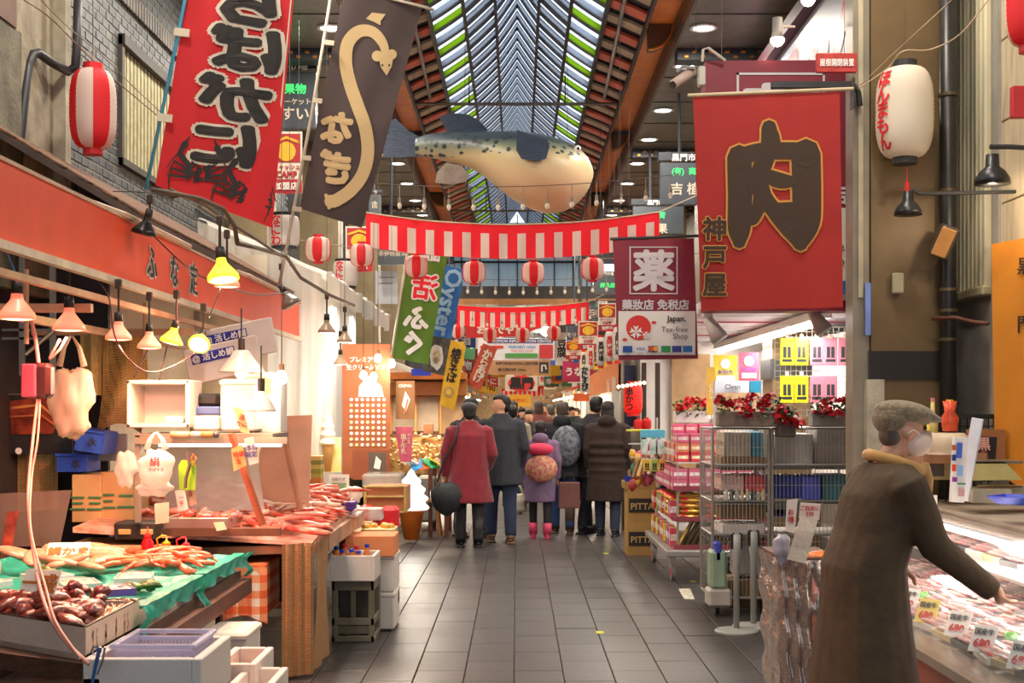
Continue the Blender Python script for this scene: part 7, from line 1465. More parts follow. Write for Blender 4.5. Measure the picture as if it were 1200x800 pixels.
def sbottle(lab, px, y1, y0, r, d, prof_, col, capc):
    z = P(px, y1, d); h = (y1-y0)*d/FPX; t = thing('bottle', lab, 'bottle', z); MB().lathe([(r*a, h*b) for a, b in prof_], z, 14).build('glass', M(col, r=.2, n=.2, ns=14, c2=None), t, smooth=True); MB().cyl(z+Vector((0, 0, h*.93)), z+Vector((0, 0, h)), r*.4, n=10).build('cap', M(capc), t)
PB = [(1, 0), (1, .5), (.45, .7), (.35, .95)]
sbottle('slim bottle with a pink neck on the butcher counter', 1093, 525, 466, .03, 7.3, PB, 'c8c078', 'e88a8a'); sbottle('yellow labelled slim bottle next to the pink necked one', 1088, 527, 495, .026, 7.25, PB, 'd8c848', 'd8d0c0'); sbottle('red and orange flared paper wrapped bottle on the cream tub', 1113, 505, 468, .05, 7.2, [(.8, 0), (1, .4), (.55, .62), (.8, .95)], 'e85a3a', 'f0c040')
rg = thing('weighing_scale', 'yellowed weighing scale and register with a flat lid behind the menu stand', 'scale', P(1165, 590, 6.9)); MB().prism([(1138, 563), (1142, 541), (1178, 541), (1198, 562)], lambda a, b, t: tuple(P(a, b, 6.9+t)), 0, .25).build('sloped_lid', M('c8b878', r=.4), rg); MB().lo(P(1140, 589, 6.85), P(1165, 570, 7.1)).build('front_panel', M('b8b09c', r=.4), rg); MB().lo(P(1165, 586, 6.95), P(1200, 568, 7.2)).build('body', M('a8a088', r=.4), rg); MB().lo(P(1140, 543, 6.9), P(1178, 538, 7.15)).build('pan', M('8a8478', r=.3, m=.5), rg)
rg2 = thing('cash_register', 'beige cash register half hidden behind the man and menu stand', 'register', P(1090, 570, 7.6)); MB().lo(P(1085, 562, 7.5), P(1112, 540, 7.8)).build('body', M('b8ac80', r=.4), rg2); MB().lo(P(1088, 558, 7.48), P(1105, 543, 7.5)).build('screen', M('5a5450', r=.2), rg2); MB().lo(P(1082, 543, 7.45), P(1125, 528, 7.9)).build('drawer_top', M('a87a5a'), rg2)
c = P(1190, 590, 6.3); MB().lathe([(.09, 0), (.14, .035), (.145, .04), (.13, .038), (.085, .008), (0, .006)], c, 4).solo('blue_tray', M('2a4ac8', r=.35), 'blue plastic tray on the steel counter at the frame edge', 'tray')
bfr = poster('wooden framed black picture with a white bull drawing', 1135, 503, 1178, 562, 7.5, 'a0683a', [('p', [(1138, 511), (1168, 512), (1166, 538), (1138, 536)], M('221c1c', n=0)), ('t', '黒', 1152, 520, 16, M('e8b0a0', n=0), {'off': .03}), ('t', '毛', 1152, 532, 10, M('d86a5a', n=0))], th=.04, name='framed_picture', cat='picture')
gr2 = thing('wire_grid', 'black wire grid screen with a rail behind the counter', 'grid', P(1140, 600, 7.9)); a, b = P(1100, 600, 7.8), P(1200, 490, 7.8); mesh_panel(gr2, a.x, b.x, a.z, b.z, 7.8, 12, 12, mat=M('1f1d1c'), r=.003); MB().lo(P(1098, 490, 7.75), P(1192, 485, 7.8)).build('rail', M('1f1c1a'), gr2); MB().lo(P(1168, 500, 7.74), P(1178, 493, 7.76)).build('bull_clip', M('151515'), gr2)
# foil wrapped box and cards
fo_ = M('b8b0a8', r=.22, m=.75, n=.15, ns=5, b=.8, bs=14); fb = thing('foil_wrapped_box', 'tall foil and plastic wrapped box standing beside the man', 'box', P(945, 0, 6.9)); fb.location.z = 0; ORG[fb.name] = Vector(fb.location)
a, b = P(916, 0, 6.75), P(985, 0, 6.75); mb = MB()
def fbx(u, v):      # crumpled skin round the box
    per = [(a.x, 7.3), (a.x, 6.8), (a.x+.13, 6.72), (b.x, 6.75), (b.x, 7.3)]; k = min(3.999, u*4); i = int(k); f = k-i; x = per[i][0]*(1-f)+per[i+1][0]*f; y = per[i][1]*(1-f)+per[i+1][1]*f; w = .012*math.sin(u*60+v*5)+.01*math.sin(v*23+u*9)
    return (x+w*(1 if i < 1 else .3), y-w, v*.80)
mb.grid(fbx, 60, 26); mb.build('foil_skin', fo_, fb, smooth=True); MB().lo((a.x, 6.76, .79), (b.x, 7.3, .81)).build('top', M('6a4a3a'), fb); MB().box((a.x+.24, 6.735, .4), (.17, .012, .78)).build('pink_foil_face', M('d89a88', r=.25, m=.6, b=.8, bs=12, n=.15), fb)
MB().prism([(922, 655), (938, 604), (960, 604), (944, 660)], lambda x, y, t: tuple(P(x, y, 6.6+t)), 0, .03).build('clear_flap', M('d8d0c0', r=.2, n=.1, b=.3), fb); bag('plastic_bag', 'grey plastic bag bunched at the corner of the foil box', 916, 640, 20, 50, 6.65, M('a8a8b8', r=.25, n=.2), 14, False)
pcard('tall white card with red prints on the foil box', [(922, 586), (935, 584), (931, 625), (920, 622)], 6.55, 'e8dcd4', ['お', '得'], sz=8); pcard('wide white card with red writing on the foil box', [(938, 588), (962, 590), (960, 609), (936, 607)], 6.5, 'ead8d0', ['ご自由に', '230'], sz=6)
lump('vegetable', 'vegetable', 'e8782a', (.09, .05, .03), None, 5).location = P(957, 652, 6.85); q = bpy.data.objects['vegetable']; q['label'] = 'orange wrapped bundle on top of the foil box'
# ---- further shops on the right: dark doorway, orange awning, vinyl stall
dw = thing('wall_doorway', None, None, (2.2, 16.5, 0)); dw['kind'] = 'structure'; MB().lo((1.56, 16.2, 0), (1.62, 19.5, 3.0)).build('doorway_shade', M('2a211c', r=.4), dw); MB().lo(P(787, 560, 15.9), P(832, 415, 15.92)).build('beige_panel', M('b08a5c', r=.5), dw)  # dark door slab: the shade of the interior is put into its colour
for x in (752, 768): MB().lo(P(x, 580, 15.5), P(x+5, 425, 15.55)).build('frame_post', M('3a3028', m=.4, r=.4), dw)
MB().lo(P(728, 500, 17), P(745, 428, 17.02)).build('half_curtain', M('3a3a5a'), dw); MB().cyl((1.40, 17, 0), (1.40, 17, 2.6), .025).build('door_post', M('a89888'), dw);  MB().lo((2.2, 19, 0), (2.3, 25.4, 2.6)).build('shop_backs', M('c8a070', r=.6), dw)
oa = thing('orange_awning', 'flat orange awning over the vinyl draped stall', 'awning', (1.5, 19.5, 2.2)); tl, tr, br, bl = q4((690, 441, 24), (725, 420, 18), (725, 457, 18), (690, 463, 24)); MB().add([tl, tr, br, bl]+[p+Vector((.04, 0, 0)) for p in (tl, tr, br, bl)], [(0, 3, 2, 1), (4, 5, 6, 7), (0, 1, 5, 4), (2, 3, 7, 6)]).build('front', M('d8762a', r=.6), oa)
oa2 = MB().lo(P(672, 470, 25), P(690, 461, 25.1)).solo('orange_awning', M('d8602a'), 'smaller orange awning just beyond the larger one', 'awning')
vs_ = thing('vinyl_curtain', 'white vinyl sheeting enclosing the stall under the orange awning', 'curtain', (1.4, 20, 0)); mb = MB(); mb.grid(lambda u, v: (1.42+.12*(1-u)*0+.03*math.sin(u*50+v*2)-.25*v*0, 18+u*8, 2.05-.25*u*0-v*1.3), 70, 8); mb.build('sheet', vin, vs_, smooth=True); arealight('stall_lamp', (1.75, 20, 2.1), 3, 70, (1, .9, .7), shape='RECTANGLE', sy=.2, rot=(0, 0, PI/2)); MB().prism([(697, 467), (703, 475), (699, 479), (693, 471)], lambda x, y, t: tuple(P(x, y, 20+t)), 0, .01).build('paper', M('7a8a90'), vs_)
for i in range(7): MB().sph(P(725+i*5, 453-i*.8, 13.6), .018, 8, 6).solo('string_bulb', M('ffd89a', e=12, n=0), 'small warm bulb over the red skewer lantern', 'lamp', 'small bulbs over the skewer lantern', smooth=True)
# ================================================================ PEOPLE
skin = M('d8a284', r=.5, n=.05, sub=.05)
def person(label, loc, rz=PI, H=1.68, hair='1c1613', coat='3a3a40', hem=.55, flare=.26, pants='2a3040', shoes='2a2420', step=.12, lean=0, hat=None, hood=False, arms=None, hairlen=0, vox=.014, group=None, boots=None, width=1.0, sheen=0, puff=0, head_turn=0, extra=None, coatmat=None, face=True, girth=1.0):
    t = thing('person', label, 'person', (0, 0, 0), group); L = lean
    def fw(z): return -L*max(0, z-.9)        # forward lean: local -y is forward
    sh = .185*width; mb = MB()
    hipz, kz, az = .88, .47, .08; ya = {-1: step, 1: -step}
    for s in (-1, 1):
        mb.tube([(s*.09, 0, hipz+.04), (s*.095, 0, .74), (s*.095, ya[s]*.45-.015, kz), (s*.095, ya[s]*.8, .30), (s*.095, ya[s], az)], [.095, .085, .058, .052, .036], 12)
        mb.sph((s*.1, ya[s]-.06, .045), (.042, .12, .04), 10, 8)
    mb.sph((0, 0, .95), (.155, .115, .13), 14, 10); mb.sph((0, fw(1.1), 1.12), (.14, .105, .16), 14, 10); mb.sph((0, fw(1.28), 1.28), (.165, .11, .16), 14, 10); mb.sph((0, fw(1.38), 1.385), (sh*.9, .075, .06), 14, 8)
    hc = Vector((0, fw(1.56)-.02-L*.12, 1.555)); mb.tube([(0, fw(1.4), 1.38), (0, fw(1.46)-L*.05, 1.46), tuple(hc)], [.062, .052, .05], 12)
    Th = R(0, 0, head_turn)
    def hd(v): return hc+Th @ Vector(v)
    mb.sph(hc+Vector((0, .012, .03)), (.076, .093, .09), 16, 12, Th); mb.sph(hd((0, -.022, -.03)), (.056, .068, .072), 14, 10, Th); mb.sph(hd((0, -.096, -.012)), (.012, .02, .02), 8, 6, Th); mb.tube([hd((0, -.086, .022)), hd((0, -.098, -.01))], [.007, .012], 6)
    mb.sph(hd((0, -.083, -.05)), (.022, .012, .009), 8, 6, Th)
    for s in (-1, 1): mb.sph(hd((s*.078, .01, -.003)), (.01, .02, .03), 8, 6, Th)
    A = arms or {-1: ((-.25, .03, 1.10), (-.25, -.06, .86)), 1: ((.25, .03, 1.10), (.25, -.06, .86))}; sho = {}
    for s in (-1, 1):
        e, w = [Vector(q) for q in A[s]]; S = Vector((s*sh, fw(1.38), 1.375)); mb.tube([S, S.lerp(e, .5), e, e.lerp(w, .5), w], [.055, .048, .042, .036, .027], 10); dr = (w-e).normalized(); side = dr.cross(Vector((s, 0, 0))).normalized() if abs(dr.x) < .9 else Vector((0, 0, 1)); sho[s] = (S, e, w)
        pc = w+dr*.05; mb.sph(pc, (.03, .022, .04), 8, 6); sd = Vector((0, -1, 0)) if abs(dr.z) > .6 else Vector((1, 0, 0)); sd = (sd-dr*sd.dot(dr)).normalized(); nn = dr.cross(sd)*(-s)
        for k in range(4):
            o = pc+sd*(.026-.0175*k)+dr*.02; l = (.062, .07, .066, .052)[k]; mb.tube([o, o+dr*l*.5+nn*.004, o+dr*l*.85+nn*.02, o+dr*l+nn*.034], [.0095, .009, .008, .006], 6)
        mb.tube([w+sd*.022+dr*.015, w+sd*.045+dr*.045, w+sd*.045+dr*.075+nn*.015], [.012, .011, .008], 6)
    fuse(mb.build('body', skin, t), vox, 2)
    if face:
        for s in (-1, 1): MB().sph(hd((s*.03, -.078, .02)), (.012, .009, .007), 8, 6, Th).build('eye', M('2a1c16', r=.2), t, smooth=True)
        for s in (-1, 1): MB().box(hd((s*.03, -.086, .042)), (.03, .008, .006), Th).build('eyebrow', M(hair), t)
    # hair
    hm = M(hair, r=.55, n=.25, ns=40, stretch=(1, 1, .2)); mb = MB()
    if hat != 'cap': mb.sph(hd((0, .03, .05)), (.086, .09, .086), 18, 12, Th); mb.sph(hd((0, .0, .088)), (.078, .092, .05), 16, 10, Th)
    if hairlen: mb.sph(hd((0, .05, .03-hairlen/2)), (.088, .07, .08+hairlen/2), 14, 12, Th)
    mb.sph(hd((0, .06, -.005)), (.078 if hat != 'cap' else .07, .05, .07 if hat != 'cap' else .06), 12, 8, Th); fuse(mb.build('hair', hm, t), .014, 1)
    # trousers, shoes
    pm_ = M(pants, r=.8, n=.12, ns=12); mb = MB()
    for s in (-1, 1): mb.tube([(s*.09, 0, .97), (s*.1, 0, .74), (s*.1, ya[s]*.45-.015, kz), (s*.1, ya[s]*.8, .28), (s*.1, ya[s]+.005, .09)], [.115*girth, .1*girth, .074*girth, .068*girth, .062*girth], 14)
    mb.sph((0, 0, .93), (.17, .13, .13), 14, 8); fuse(mb.build('trousers', pm_, t), .016, 2)
    for s in (-1, 1):
        mb = MB(); mb.sph((s*.1, ya[s]-.065, .045), (.048, .135, .05), 12, 8); mb.box((s*.1, ya[s]-.06, .012), (.085, .26, .022))
        if boots: mb.cyl((s*.1, ya[s], .05), (s*.1, ya[s]*.9, boots), .06, .07, 12)
        else: mb.sph((s*.1, ya[s]+.01, .08), (.05, .06, .045), 10, 8)
        mb.build('shoe', M(shoes, r=.5, n=.15), t, smooth=True)
    # coat
    cm = coatmat or M(coat, r=.85, n=.12, ns=14, b=.15, bs=30, sheen=sheen); mb = MB(); rings = [(hem, flare, flare*.72, 0), (.80, .235, .175, 0), (1.0, .215, .165, 0), (1.15, .215, .16, fw(1.15)), (1.3, .225, .155, fw(1.3)), (1.385, sh+.02, .11, fw(1.38)), (1.43, .12, .09, fw(1.42)), (1.475, .085, .08, fw(1.46)-L*.05)]
    if hat == 'cap': rings = rings[:-1]
    if hem > .79: rings = [rings[0]]+rings[2:]
    vs = []; n = 20
    for j, (z, a, b, cy) in enumerate(rings):
        for i in range(n): an = 2*PI*i/n; k = 1+(.02*math.sin(an*5+z*9) if z < 1.2 else 0); vs.append((a*width*k*math.cos(an), b*k*math.sin(an)+cy, z))
    mb.add(vs, [(j*n+i, j*n+(i+1) % n, (j+1)*n+(i+1) % n, (j+1)*n+i) for j in range(len(rings)-1) for i in range(n)]+[tuple(range(n-1, -1, -1)), tuple(range((len(rings)-1)*n, len(rings)*n))])
    for s in (-1, 1):
        S, e, w = sho[s]; mb.tube([S+Vector((-s*.03, 0, -.01)), S+Vector((s*.015, 0, -.03)), S.lerp(e, .5), e, e.lerp(w, .5), w+(w-e).normalized()*.01], [.07, .085, .075, .066, .056, .05], 12)
    if puff:
        for z in [hem+.05+.11*k for k in range(int((1.3-hem)/.11))]: mb.lathe([(.001, -.05), (.225, -.04), (.25, 0), (.225, .04), (.001, .05)], (0, fw(z), z), 20, sy=.75)
    if hood: mb.sph((0, fw(1.42)+.085, 1.44), (.12, .075, .08), 14, 10)
    fuse(mb.build('coat', cm, t), vox, 2)
    if hat == 'beanie' or hat == 'beret': MB().sph(hd((0, .015, .07)), (.1 if hat == 'beret' else .09, .11, .065), 18, 10, Th).build('hat', M(extra or '1d1a1c', r=.9, sheen=.3), t, smooth=True)
    put(t, loc, rz, sc=H/1.66); t['_hc'] = tuple(hc); return t
def at(px, py, dd=None): d = dd or floor_d(py); p = P(px, 0, d); return (p.x, d, 0)
# the couple
pw = person('woman in long dark red coat and black cap with a black bag, seen from behind', at(550, 641), PI+.15, 1.64, coat='7a1524', hem=.52, flare=.285, pants='2a2628', shoes='1c1a1b', boots=.36, hat='beret', extra='2a272a', step=.03, sheen=.3, face=False, arms={-1: ((-.27, .03, 1.08), (-.24, -.14, .92)), 1: ((.28, .02, 1.10), (.29, -.03, .84))}, width=1.02)
o = at(541, 641); bg_ = thing('shoulder_bag', 'large soft black bag carried by the woman in red', 'bag', (o[0]-.17, o[1]-.16, .42)); c = Vector((o[0]-.17, o[1]-.16, .60)); MB().sph(c, (.19, .08, .22), 18, 12, None, lambda q: 1+.06*math.sin(q.x*7+q.z*5)-.25*max(0, q.z)).build('bag_body', M('1e2123', r=.5, b=.2), bg_, smooth=True); MB().tube([c+Vector((-.1, 0, .16)), c+Vector((-.02, .03, .42)), c+Vector((.1, .02, .62)), c+Vector((.14, .06, .84))], .012, 6).build('strap', M('26282a'), bg_, smooth=True)
person('man in long charcoal coat and jeans turning his face to the woman in red', at(587, 636), PI+.1, 1.73, coat='30333a', hem=.66, flare=.26, pants='1f2a45', shoes='6a4e38', step=.11, head_turn=1.6, hair='14100f', arms={-1: ((-.27, .02, 1.08), (-.22, -.12, .88)), 1: ((.27, .02, 1.1), (.24, -.1, .88))}, girth=1.05)
person('person in a black knit cap half hidden behind the red coated woman', (-.58, 15.9, 0), .6, 1.70, coat='25232a', hat='beanie', vox=.02)
person('person with a black backpack and pale sleeves beyond the charcoal coat', at(601, 0, 19.5), PI, 1.62, coat='a89c84', hem=.8, pants='26304a', hair='1a1614', face=False, vox=.02)
o = at(598, 0, 19.3); MB().rbox((o[0], o[1]-.14, 1.18), (.34, .2, .5), .05).solo('backpack', M('1d1f26', r=.6), 'black backpack worn by the person in pale sleeves', 'backpack')
person('child in a lavender coat, black leggings and pink boots walking away', at(633, 630), PI, 1.42, coat='7a6480', hem=.52, flare=.23, pants='1a181c', shoes='d8486e', boots=.22, step=.08, face=False, girth=.85, vox=.016, hood=True)
o = at(634, 630); fp = thing('backpack', 'patterned pink and cream backpack on the child in lavender', 'backpack', (o[0], o[1]-.2, .72)); MB().sph((o[0], o[1]-.21, .86), (.2, .1, .17), 18, 12).build('lower_bag', M('c8a87a', c2='b8485a', ns=26, n=0), fp, smooth=True); MB().sph((o[0]-.02, o[1]-.19, 1.10), (.17, .09, .075), 18, 10).build('pink_roll', M('d83a5a', r=.8), fp, smooth=True)
person('person in a black jacket with a silver grey backpack, jeans and brown boots', at(659, 625), PI-.1, 1.66, coat='1f2026', hem=.72, pants='26406a', shoes='4a3d2e', boots=.42, step=.07, hood=True, face=False, hair='4a3a30')
o = at(661, 625); MB().sph((o[0]+.02, o[1]-.2, 1.12), (.19, .11, .26), 20, 14).solo('backpack', M('7a7f88', c2='3a3f48', ns=24, r=.5, n=0), 'silver grey mottled backpack on the person in the black jacket', 'backpack', smooth=True)
person('man in black leaning toward the long coated woman', at(686, 624), PI-.9, 1.72, coat='1b191b', hem=.68, pants='2a2c38', shoes='1c1c20', step=.14, lean=.22, hair='15110f', head_turn=.5)
person('woman with long dark hair in a quilted dark brown coat and sneakers', at(712, 628), PI-.2, 1.66, coat='32231c', hem=.44, flare=.27, pants='2a3248', shoes='23262b', step=.06, hairlen=.2, hair='211612', puff=1, face=False, hood=True, width=1.04)
sb = thing('shopping_bag', 'brown paper shopping bag hanging between the two walkers', 'bag', (.58, 15.7, .35)); MB().rbox((.64, 15.75, .53), (.26, .12, .32), .01).build('bag_body', M('6a4038', r=.6), sb); MB().tube([(.57, 15.75, .69), (.6, 15.75, .8), (.68, 15.75, .8), (.71, 15.75, .69)], .006, 5).build('handle', M('3a2620'), sb)
b_ = bag('shopping_bag', 'pale yellow shopping bag carried low beside the child', 606, 588, 26, 34, 15.9, M('d8cf9a', r=.5, c2='e8e4d8', ns=8, n=0), 31)
# distant crowd, each its own figure
cl = ['2a2a30', '6a3a34', '8a7a5a', '1f2a4a', '4a3a4a', 'a8a090', '2a3a34', '5a4a3a', '7a2a34', '3a4a6a', '24242a', '9a8a70', '3a2a2a', '1d2430']
lb = ['black', 'rust', 'khaki', 'navy', 'plum', 'light grey', 'dark green', 'brown', 'wine red', 'slate blue', 'jet black with grey hair', 'sand coloured', 'very dark maroon', 'midnight blue']
for i, (px, d) in enumerate(((620, 21), (631, 23), (645, 25), (611, 26), (602, 28), (655, 29), (668, 27), (623, 32), (640, 34), (592, 34), (676, 33), (608, 39), (650, 41), (630, 46))):
    person('distant person in a %s coat in the crowd down the arcade' % lb[i], at(px, 0, d), (PI if i % 3 else 0)+.2*i, 1.55+.03*((i*5) % 7), coat=cl[i], pants=['22242c', '2a3850', '1c1a1a'][i % 3], hair=['1a1412', '3a2a22', '57504a'][i % 3], vox=.035, hem=.6+.1*(i % 3), face=False, hairlen=.1*(i % 2), group='distant shoppers')
# ---- foreground shopper
fd = 5.2; mX = (1012-606)*fd/1500
man = person('elderly man in flat cap, pale mask and brown coat reaching over the meat case', (mX, fd, 0), PI/2+.08, 1.60, coat='4e3d2a', hem=.30, flare=.33, pants='2a2422', step=.05, lean=.2, hair='5f564e', vox=.011, arms={-1: ((-.24, -.21, 1.10), (-.20, -.46, .92)), 1: ((.24, -.02, 1.12), (.22, -.22, .98))}, width=1.17, face=True, hat='cap')
S_ = 1.60/1.66; hcl = Vector(man['_hc'])
def onman(name, mb, mat, sm=True):
    o = bpy.data.objects.new(name, mb.mesh(mat, Vector(), sm)); COL.objects.link(o); o.parent = man; return o
tw = M('8a7a60', r=.95, n=.25, ns=60, b=.3, bs=90, sheen=.3)
mb = MB(); mb.sph(hcl+Vector((0, -.002, .085)), (.1, .132, .052), 24, 12, R(.16, 0, 0)); mb.sph(hcl+Vector((0, .06, .06)), (.094, .075, .07), 18, 10); mb.sph(hcl+Vector((0, -.10, .068)), (.075, .065, .02), 18, 8, R(.3, 0, 0)); o = onman('flat_cap', mb, tw); fuse(o, .01, 3)
mb = MB(); mb.sph(hcl+Vector((0, -.045, -.04)), (.068, .075, .062), 20, 14); mb.sph(hcl+Vector((0, -.1, -.018)), (.03, .022, .03), 12, 8); o = onman('face_mask', mb, M('f0d8c8', r=.7, n=.03)); fuse(o, .008, 2)
for s in (-1, 1): onman('mask_strap', MB().tube([hcl+Vector((s*.062, -.05, -.01)), hcl+Vector((s*.08, -.01, .015)), hcl+Vector((s*.088, .018, 0))], .0025, 5), WHITE)
mb = MB(); mb.tube([hcl+Vector((.108*math.cos(a), .045+.108*math.sin(a), -.125-.035*math.cos(a+PI/2))) for a in [k*2*PI/16 for k in range(17)]], .026, 10); mb.tube([hcl+Vector((-.05, -.06, -.13)), hcl+Vector((-.03, -.09, -.2)), hcl+Vector((-.02, -.09, -.3))], [.03, .026, .02], 8); o = onman('scarf', mb, M('c89a58', r=.9, n=.1, sheen=.3)); fuse(o, .01, 3)
# ================================================================ FAR ARCADE CLUTTER
rr = random.Random(21)
words_ = ['鮮魚', '青果', 'かに', '寿司', '茶', '味噌', 'うなぎ', '花', '酒', '海苔', '肉', '漬物', '豆腐', 'たこ焼', '乾物', 'お茶', '昆布', '鶏', '果物', '靴']
cc = ['c8302a', 'e8e2d4', 'e8b42c', '2a4a9a', 'd8762a', '3a7a4a', 'e8e2d4', '8a3a2a', 'd8d0c8', 'b82a50']
cn_ = ['red', 'white', 'yellow', 'blue', 'orange', 'green', 'ivory', 'brown', 'pale grey', 'crimson']
k = 0
for side in (-1, 1):
    for i in range(24):
        d = 25+i*1.25+rr.uniform(-.3, .3); x = side*(1.25+rr.uniform(-.15, .5)); z = rr.uniform(2.35, 3.7) if i > 5 else rr.uniform(2.3, 2.9); w, h = rr.choice(((.55, .4), (.35, .9), (.7, .45), (.3, .7), (.5, .6))); ci = rr.randrange(10)
        txt = words_[k % 20]; tc_ = WHITE if ci in (0, 3, 5, 7, 9) else (RED if ci in (1, 6) and k % 2 else INK); v = h > w
        sz = min(w*.8, h*.85/len(txt)) if v else min(h*.7, w*.85/len(txt))
        panel('shop_sign', '%s shop sign reading %s, %s side of the far arcade' % (cn_[ci], txt, 'orange awning' if side > 0 else 'kiosk'), 'sign', [Vector((x-w/2, d, z+h/2)), Vector((x+w/2, d, z+h/2)), Vector((x+w/2, d, z-h/2)), Vector((x-w/2, d, z-h/2))], M(cc[ci], r=.5, n=.03), [('t', txt, w/2, h/2, sz, tc_, {'vert': v, 'off': .03})], th=.08, group='far shop signs'); o_ = bpy.data.objects[[o.name for o in COL.objects if o.name.startswith('shop_sign')][-1]]; MB().cyl((x, d+.04, z+h/2), (x, d+.04, 5.3 if d < 33 else 4.62), .012, n=6).build('hanging_rod', M('333538'), o_); k += 1
for side in (-1, 1):
    for i in range(12):
        d = 20.5+i*4+(1 if side > 0 else 0); x0 = side*1.75
        if side > 0 and d < 26: continue
        ci = rr.randrange(10); t = thing('market_stall', '%s fronted market stall, %s from the near end on the %s side' % (cn_[ci], ['first', 'second', 'third', 'fourth', 'fifth', 'sixth', 'seventh', 'eighth', 'ninth', 'tenth', 'eleventh', 'twelfth'][i], 'orange awning' if side > 0 else 'kiosk'), 'stall', (x0+side*.5, d+1.7, 0), 'far market stalls')
        a, b = sorted((x0, x0+side*.75)); MB().lo((a, d, 0), (b, d+3.3, .8)).build('counter', M(['a87848', '8a5a3a', 'c8b8a0'][i % 3], r=.6), t); a, b = sorted((x0-side*.25, x0+side*.75)); MB().prism([(x0-side*.35, 2.05), (x0+side*.75, 2.5), (x0+side*.75, 2.56), (x0-side*.35, 2.12)], lambda p, q, s: (p, s, q), d, d+3.4).build('awning', M(cc[ci], r=.6, tr=.2), t)
        a, b = sorted((x0+side*.7, x0+side*.75)); MB().lo((a, d, 0), (b, d+3.4, 2.5)).build('back_wall', M('d8c8b0', r=.6), t)
        q = MB()
        for _ in range(26): s = rr.uniform(.08, .2); q.rbox((x0+side*rr.uniform(.05, .6), d+rr.uniform(.1, 3.2), .8+s/2), (s, s, s), .02)
        tag(q.build('goods', M(cc[(ci+3) % 10], c2=cc[(ci+6) % 10], ns=3, n=0), t), kind='stuff'); MB().cyl((x0+side*.2, d+.2, 2.0), (x0+side*.2, d+3.1, 2.0), .03, n=8).build('tube_lamp', M('fff2dc', e=18, n=0), t)
        arealight('stall_lamp', (x0+side*.1, d+1.7, 1.96), 2.6, 42, (1, .86, .66), shape='RECTANGLE', sy=.1, rot=(0, 0, PI/2), parent=t)
for i in range(9):
    d = 36+i*4; t = thing('ceiling_lamp', 'round pendant lamp under the far arcade ceiling', 'lamp', (0, d, 4.2), 'far pendant lamps'); x = (-.9, .9, .2)[i % 3]
    MB().sph((x, d, 4.0), .16, 12, 8).build('globe', M('fff0d8', e=9, n=0), t, smooth=True); MB().cyl((x, d, 4.15), (x, d, 4.6), .01).build('rod', M('333333'), t); ptlight('lamp_light', (x, d, 3.75), 60, (1, .9, .75), parent=t)
for i in range(10):
    d = 34+i*2.6; x = rr.uniform(-1.1, 1.1); z = rr.uniform(2.9, 3.7); lantern('round_lantern', 'distant round red lantern hanging %s in the far arcade' % ['first', 'second', 'third', 'fourth', 'fifth', 'sixth', 'seventh', 'eighth', 'ninth', 'tenth'][i], (x, d, z), .18, .34, stripes=8, ang=-1.9, ribs=6, group='far lanterns'); MB().cyl((x, d, z+.18), (x, d, 5.0 if d < 34 else 4.62), .006, n=5).solo('lantern_wire', M('444444'), 'thin wire holding a distant red lantern', 'wire', 'far lantern wires')
yl = poster('yellow fan shaped board over the crowd', 597, 462, 622, 476, 36, 'e8b42c', [('t', '大売出し', 609.5, 469, 5, RED)], name='sign_board', cat='sign')
# generic clutter between white canopy and kiosk
poster('pale grey notice board above the white canopy', 440, 317, 466, 356, 15.8, 'c8c8cc', [('s', [(444, 325), (462, 325)], .8, gry), ('s', [(444, 332), (460, 332)], .8, gry)], name='notice_board', cat='sign')
poster('small blue triangular pennant under the oyster flag', 482, 432, 505, 440, 15, '2a3ab0', [], name='pennant', cat='flag')

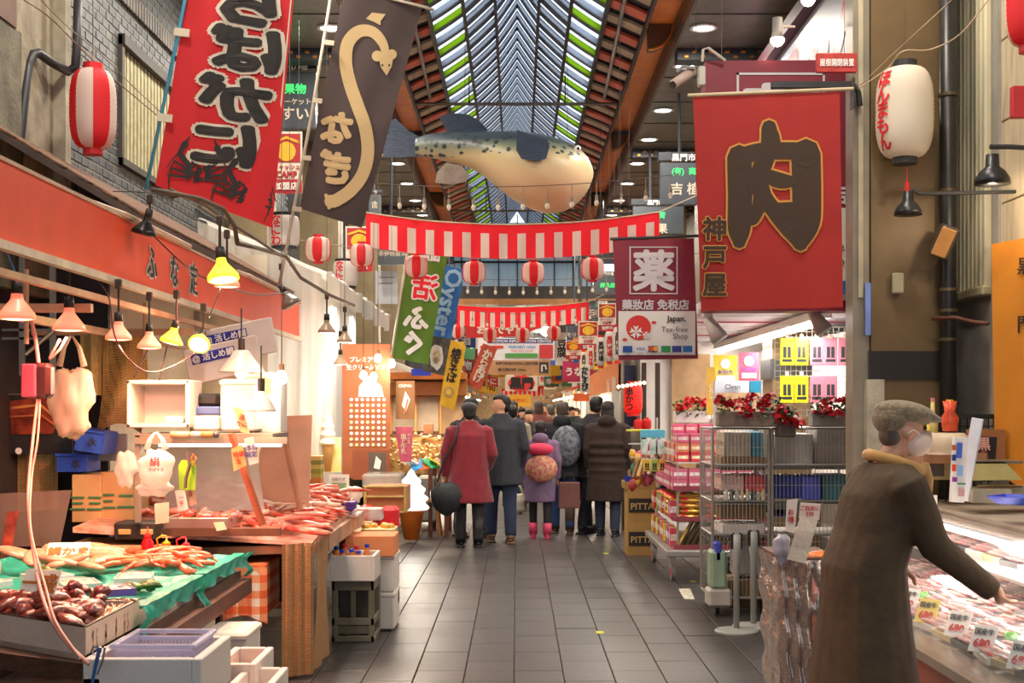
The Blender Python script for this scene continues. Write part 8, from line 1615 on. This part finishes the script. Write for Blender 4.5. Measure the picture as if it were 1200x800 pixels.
for i in range(22):
    d = 34+i*1.6; x = rr.uniform(-1.15, 1.15); z = rr.uniform(2.45, 3.5); w, h = rr.choice(((.5, .35), (.3, .7), (.8, .3), (.45, .45))); ci = rr.randrange(10); txt = words_[(i*3+1) % 20]; v = h > w; sz = min(w*.8, h*.85/len(txt)) if v else min(h*.7, w*.85/len(txt))
    r_ = panel('hanging_sign', '%s hanging sign reading %s over the far lane, number %d of depth' % (cn_[ci], txt, i+1) if 0 else '%s sign reading %s hanging over the distant crowd' % (cn_[ci], txt), 'sign', [Vector((x-w/2, d, z+h/2)), Vector((x+w/2, d, z+h/2)), Vector((x+w/2, d, z-h/2)), Vector((x-w/2, d, z-h/2))], M(cc[ci], r=.5, n=.03), [('t', txt, w/2, h/2, sz, WHITE if ci in (0, 3, 5, 7, 9) else RED, {'vert': v, 'off': .03})], th=.05, group='signs over the far lane')
    MB().cyl((x, d+.03, z+h/2), (x, d+.03, 4.62), .01, n=6).build('hanging_rod', M('333538'), r_)
# ================================================================ thin wires and rods that carry what hangs
bpy.context.view_layer.update()
HANG = {'tall_lantern': 1, 'campaign_board': 2, 'strip_sign': 1, 'festival_banner': 2, 'tapestry': 2, 'hanging_cloth': 2, 'pennant': 2, 'notice_board': 2, 'bare_bulb': 1, 'shop_banner': 2, 'sign_board': 2, 'paper_lantern': 1, 'clip_lamp': 1, 'hanging_name_board': 1}
for r_ in [o for o in COL.objects if o.parent is None and o.name.split('.')[0] in HANG]:
    pts = [c.matrix_world @ Vector(b) for c in r_.children if c.type == 'MESH' for b in c.bound_box]
    if not pts or r_.location.z < 1.9 and r_.name.split('.')[0] != 'bare_bulb': continue
    x0, x1 = min(p.x for p in pts), max(p.x for p in pts); y = sum(p.y for p in pts)/len(pts); z1 = max(p.z for p in pts)
    if r_.name.startswith('clip_lamp') and y < 9: continue
    top = 4.62 if y > 33.2 else (5.33 if abs((x0+x1)/2) > 1.6 else 5.55)
    if z1 > top-.1: continue
    n = HANG[r_.name.split('.')[0]]
    for k in range(n):
        x = (x0+x1)/2 if n == 1 else x0+(x1-x0)*(.1+.8*k); MB().cyl((x, y, z1-.02), (x, y, top), .0025, n=4).build('hanging_wire', M('4a4642', r=.5), r_)
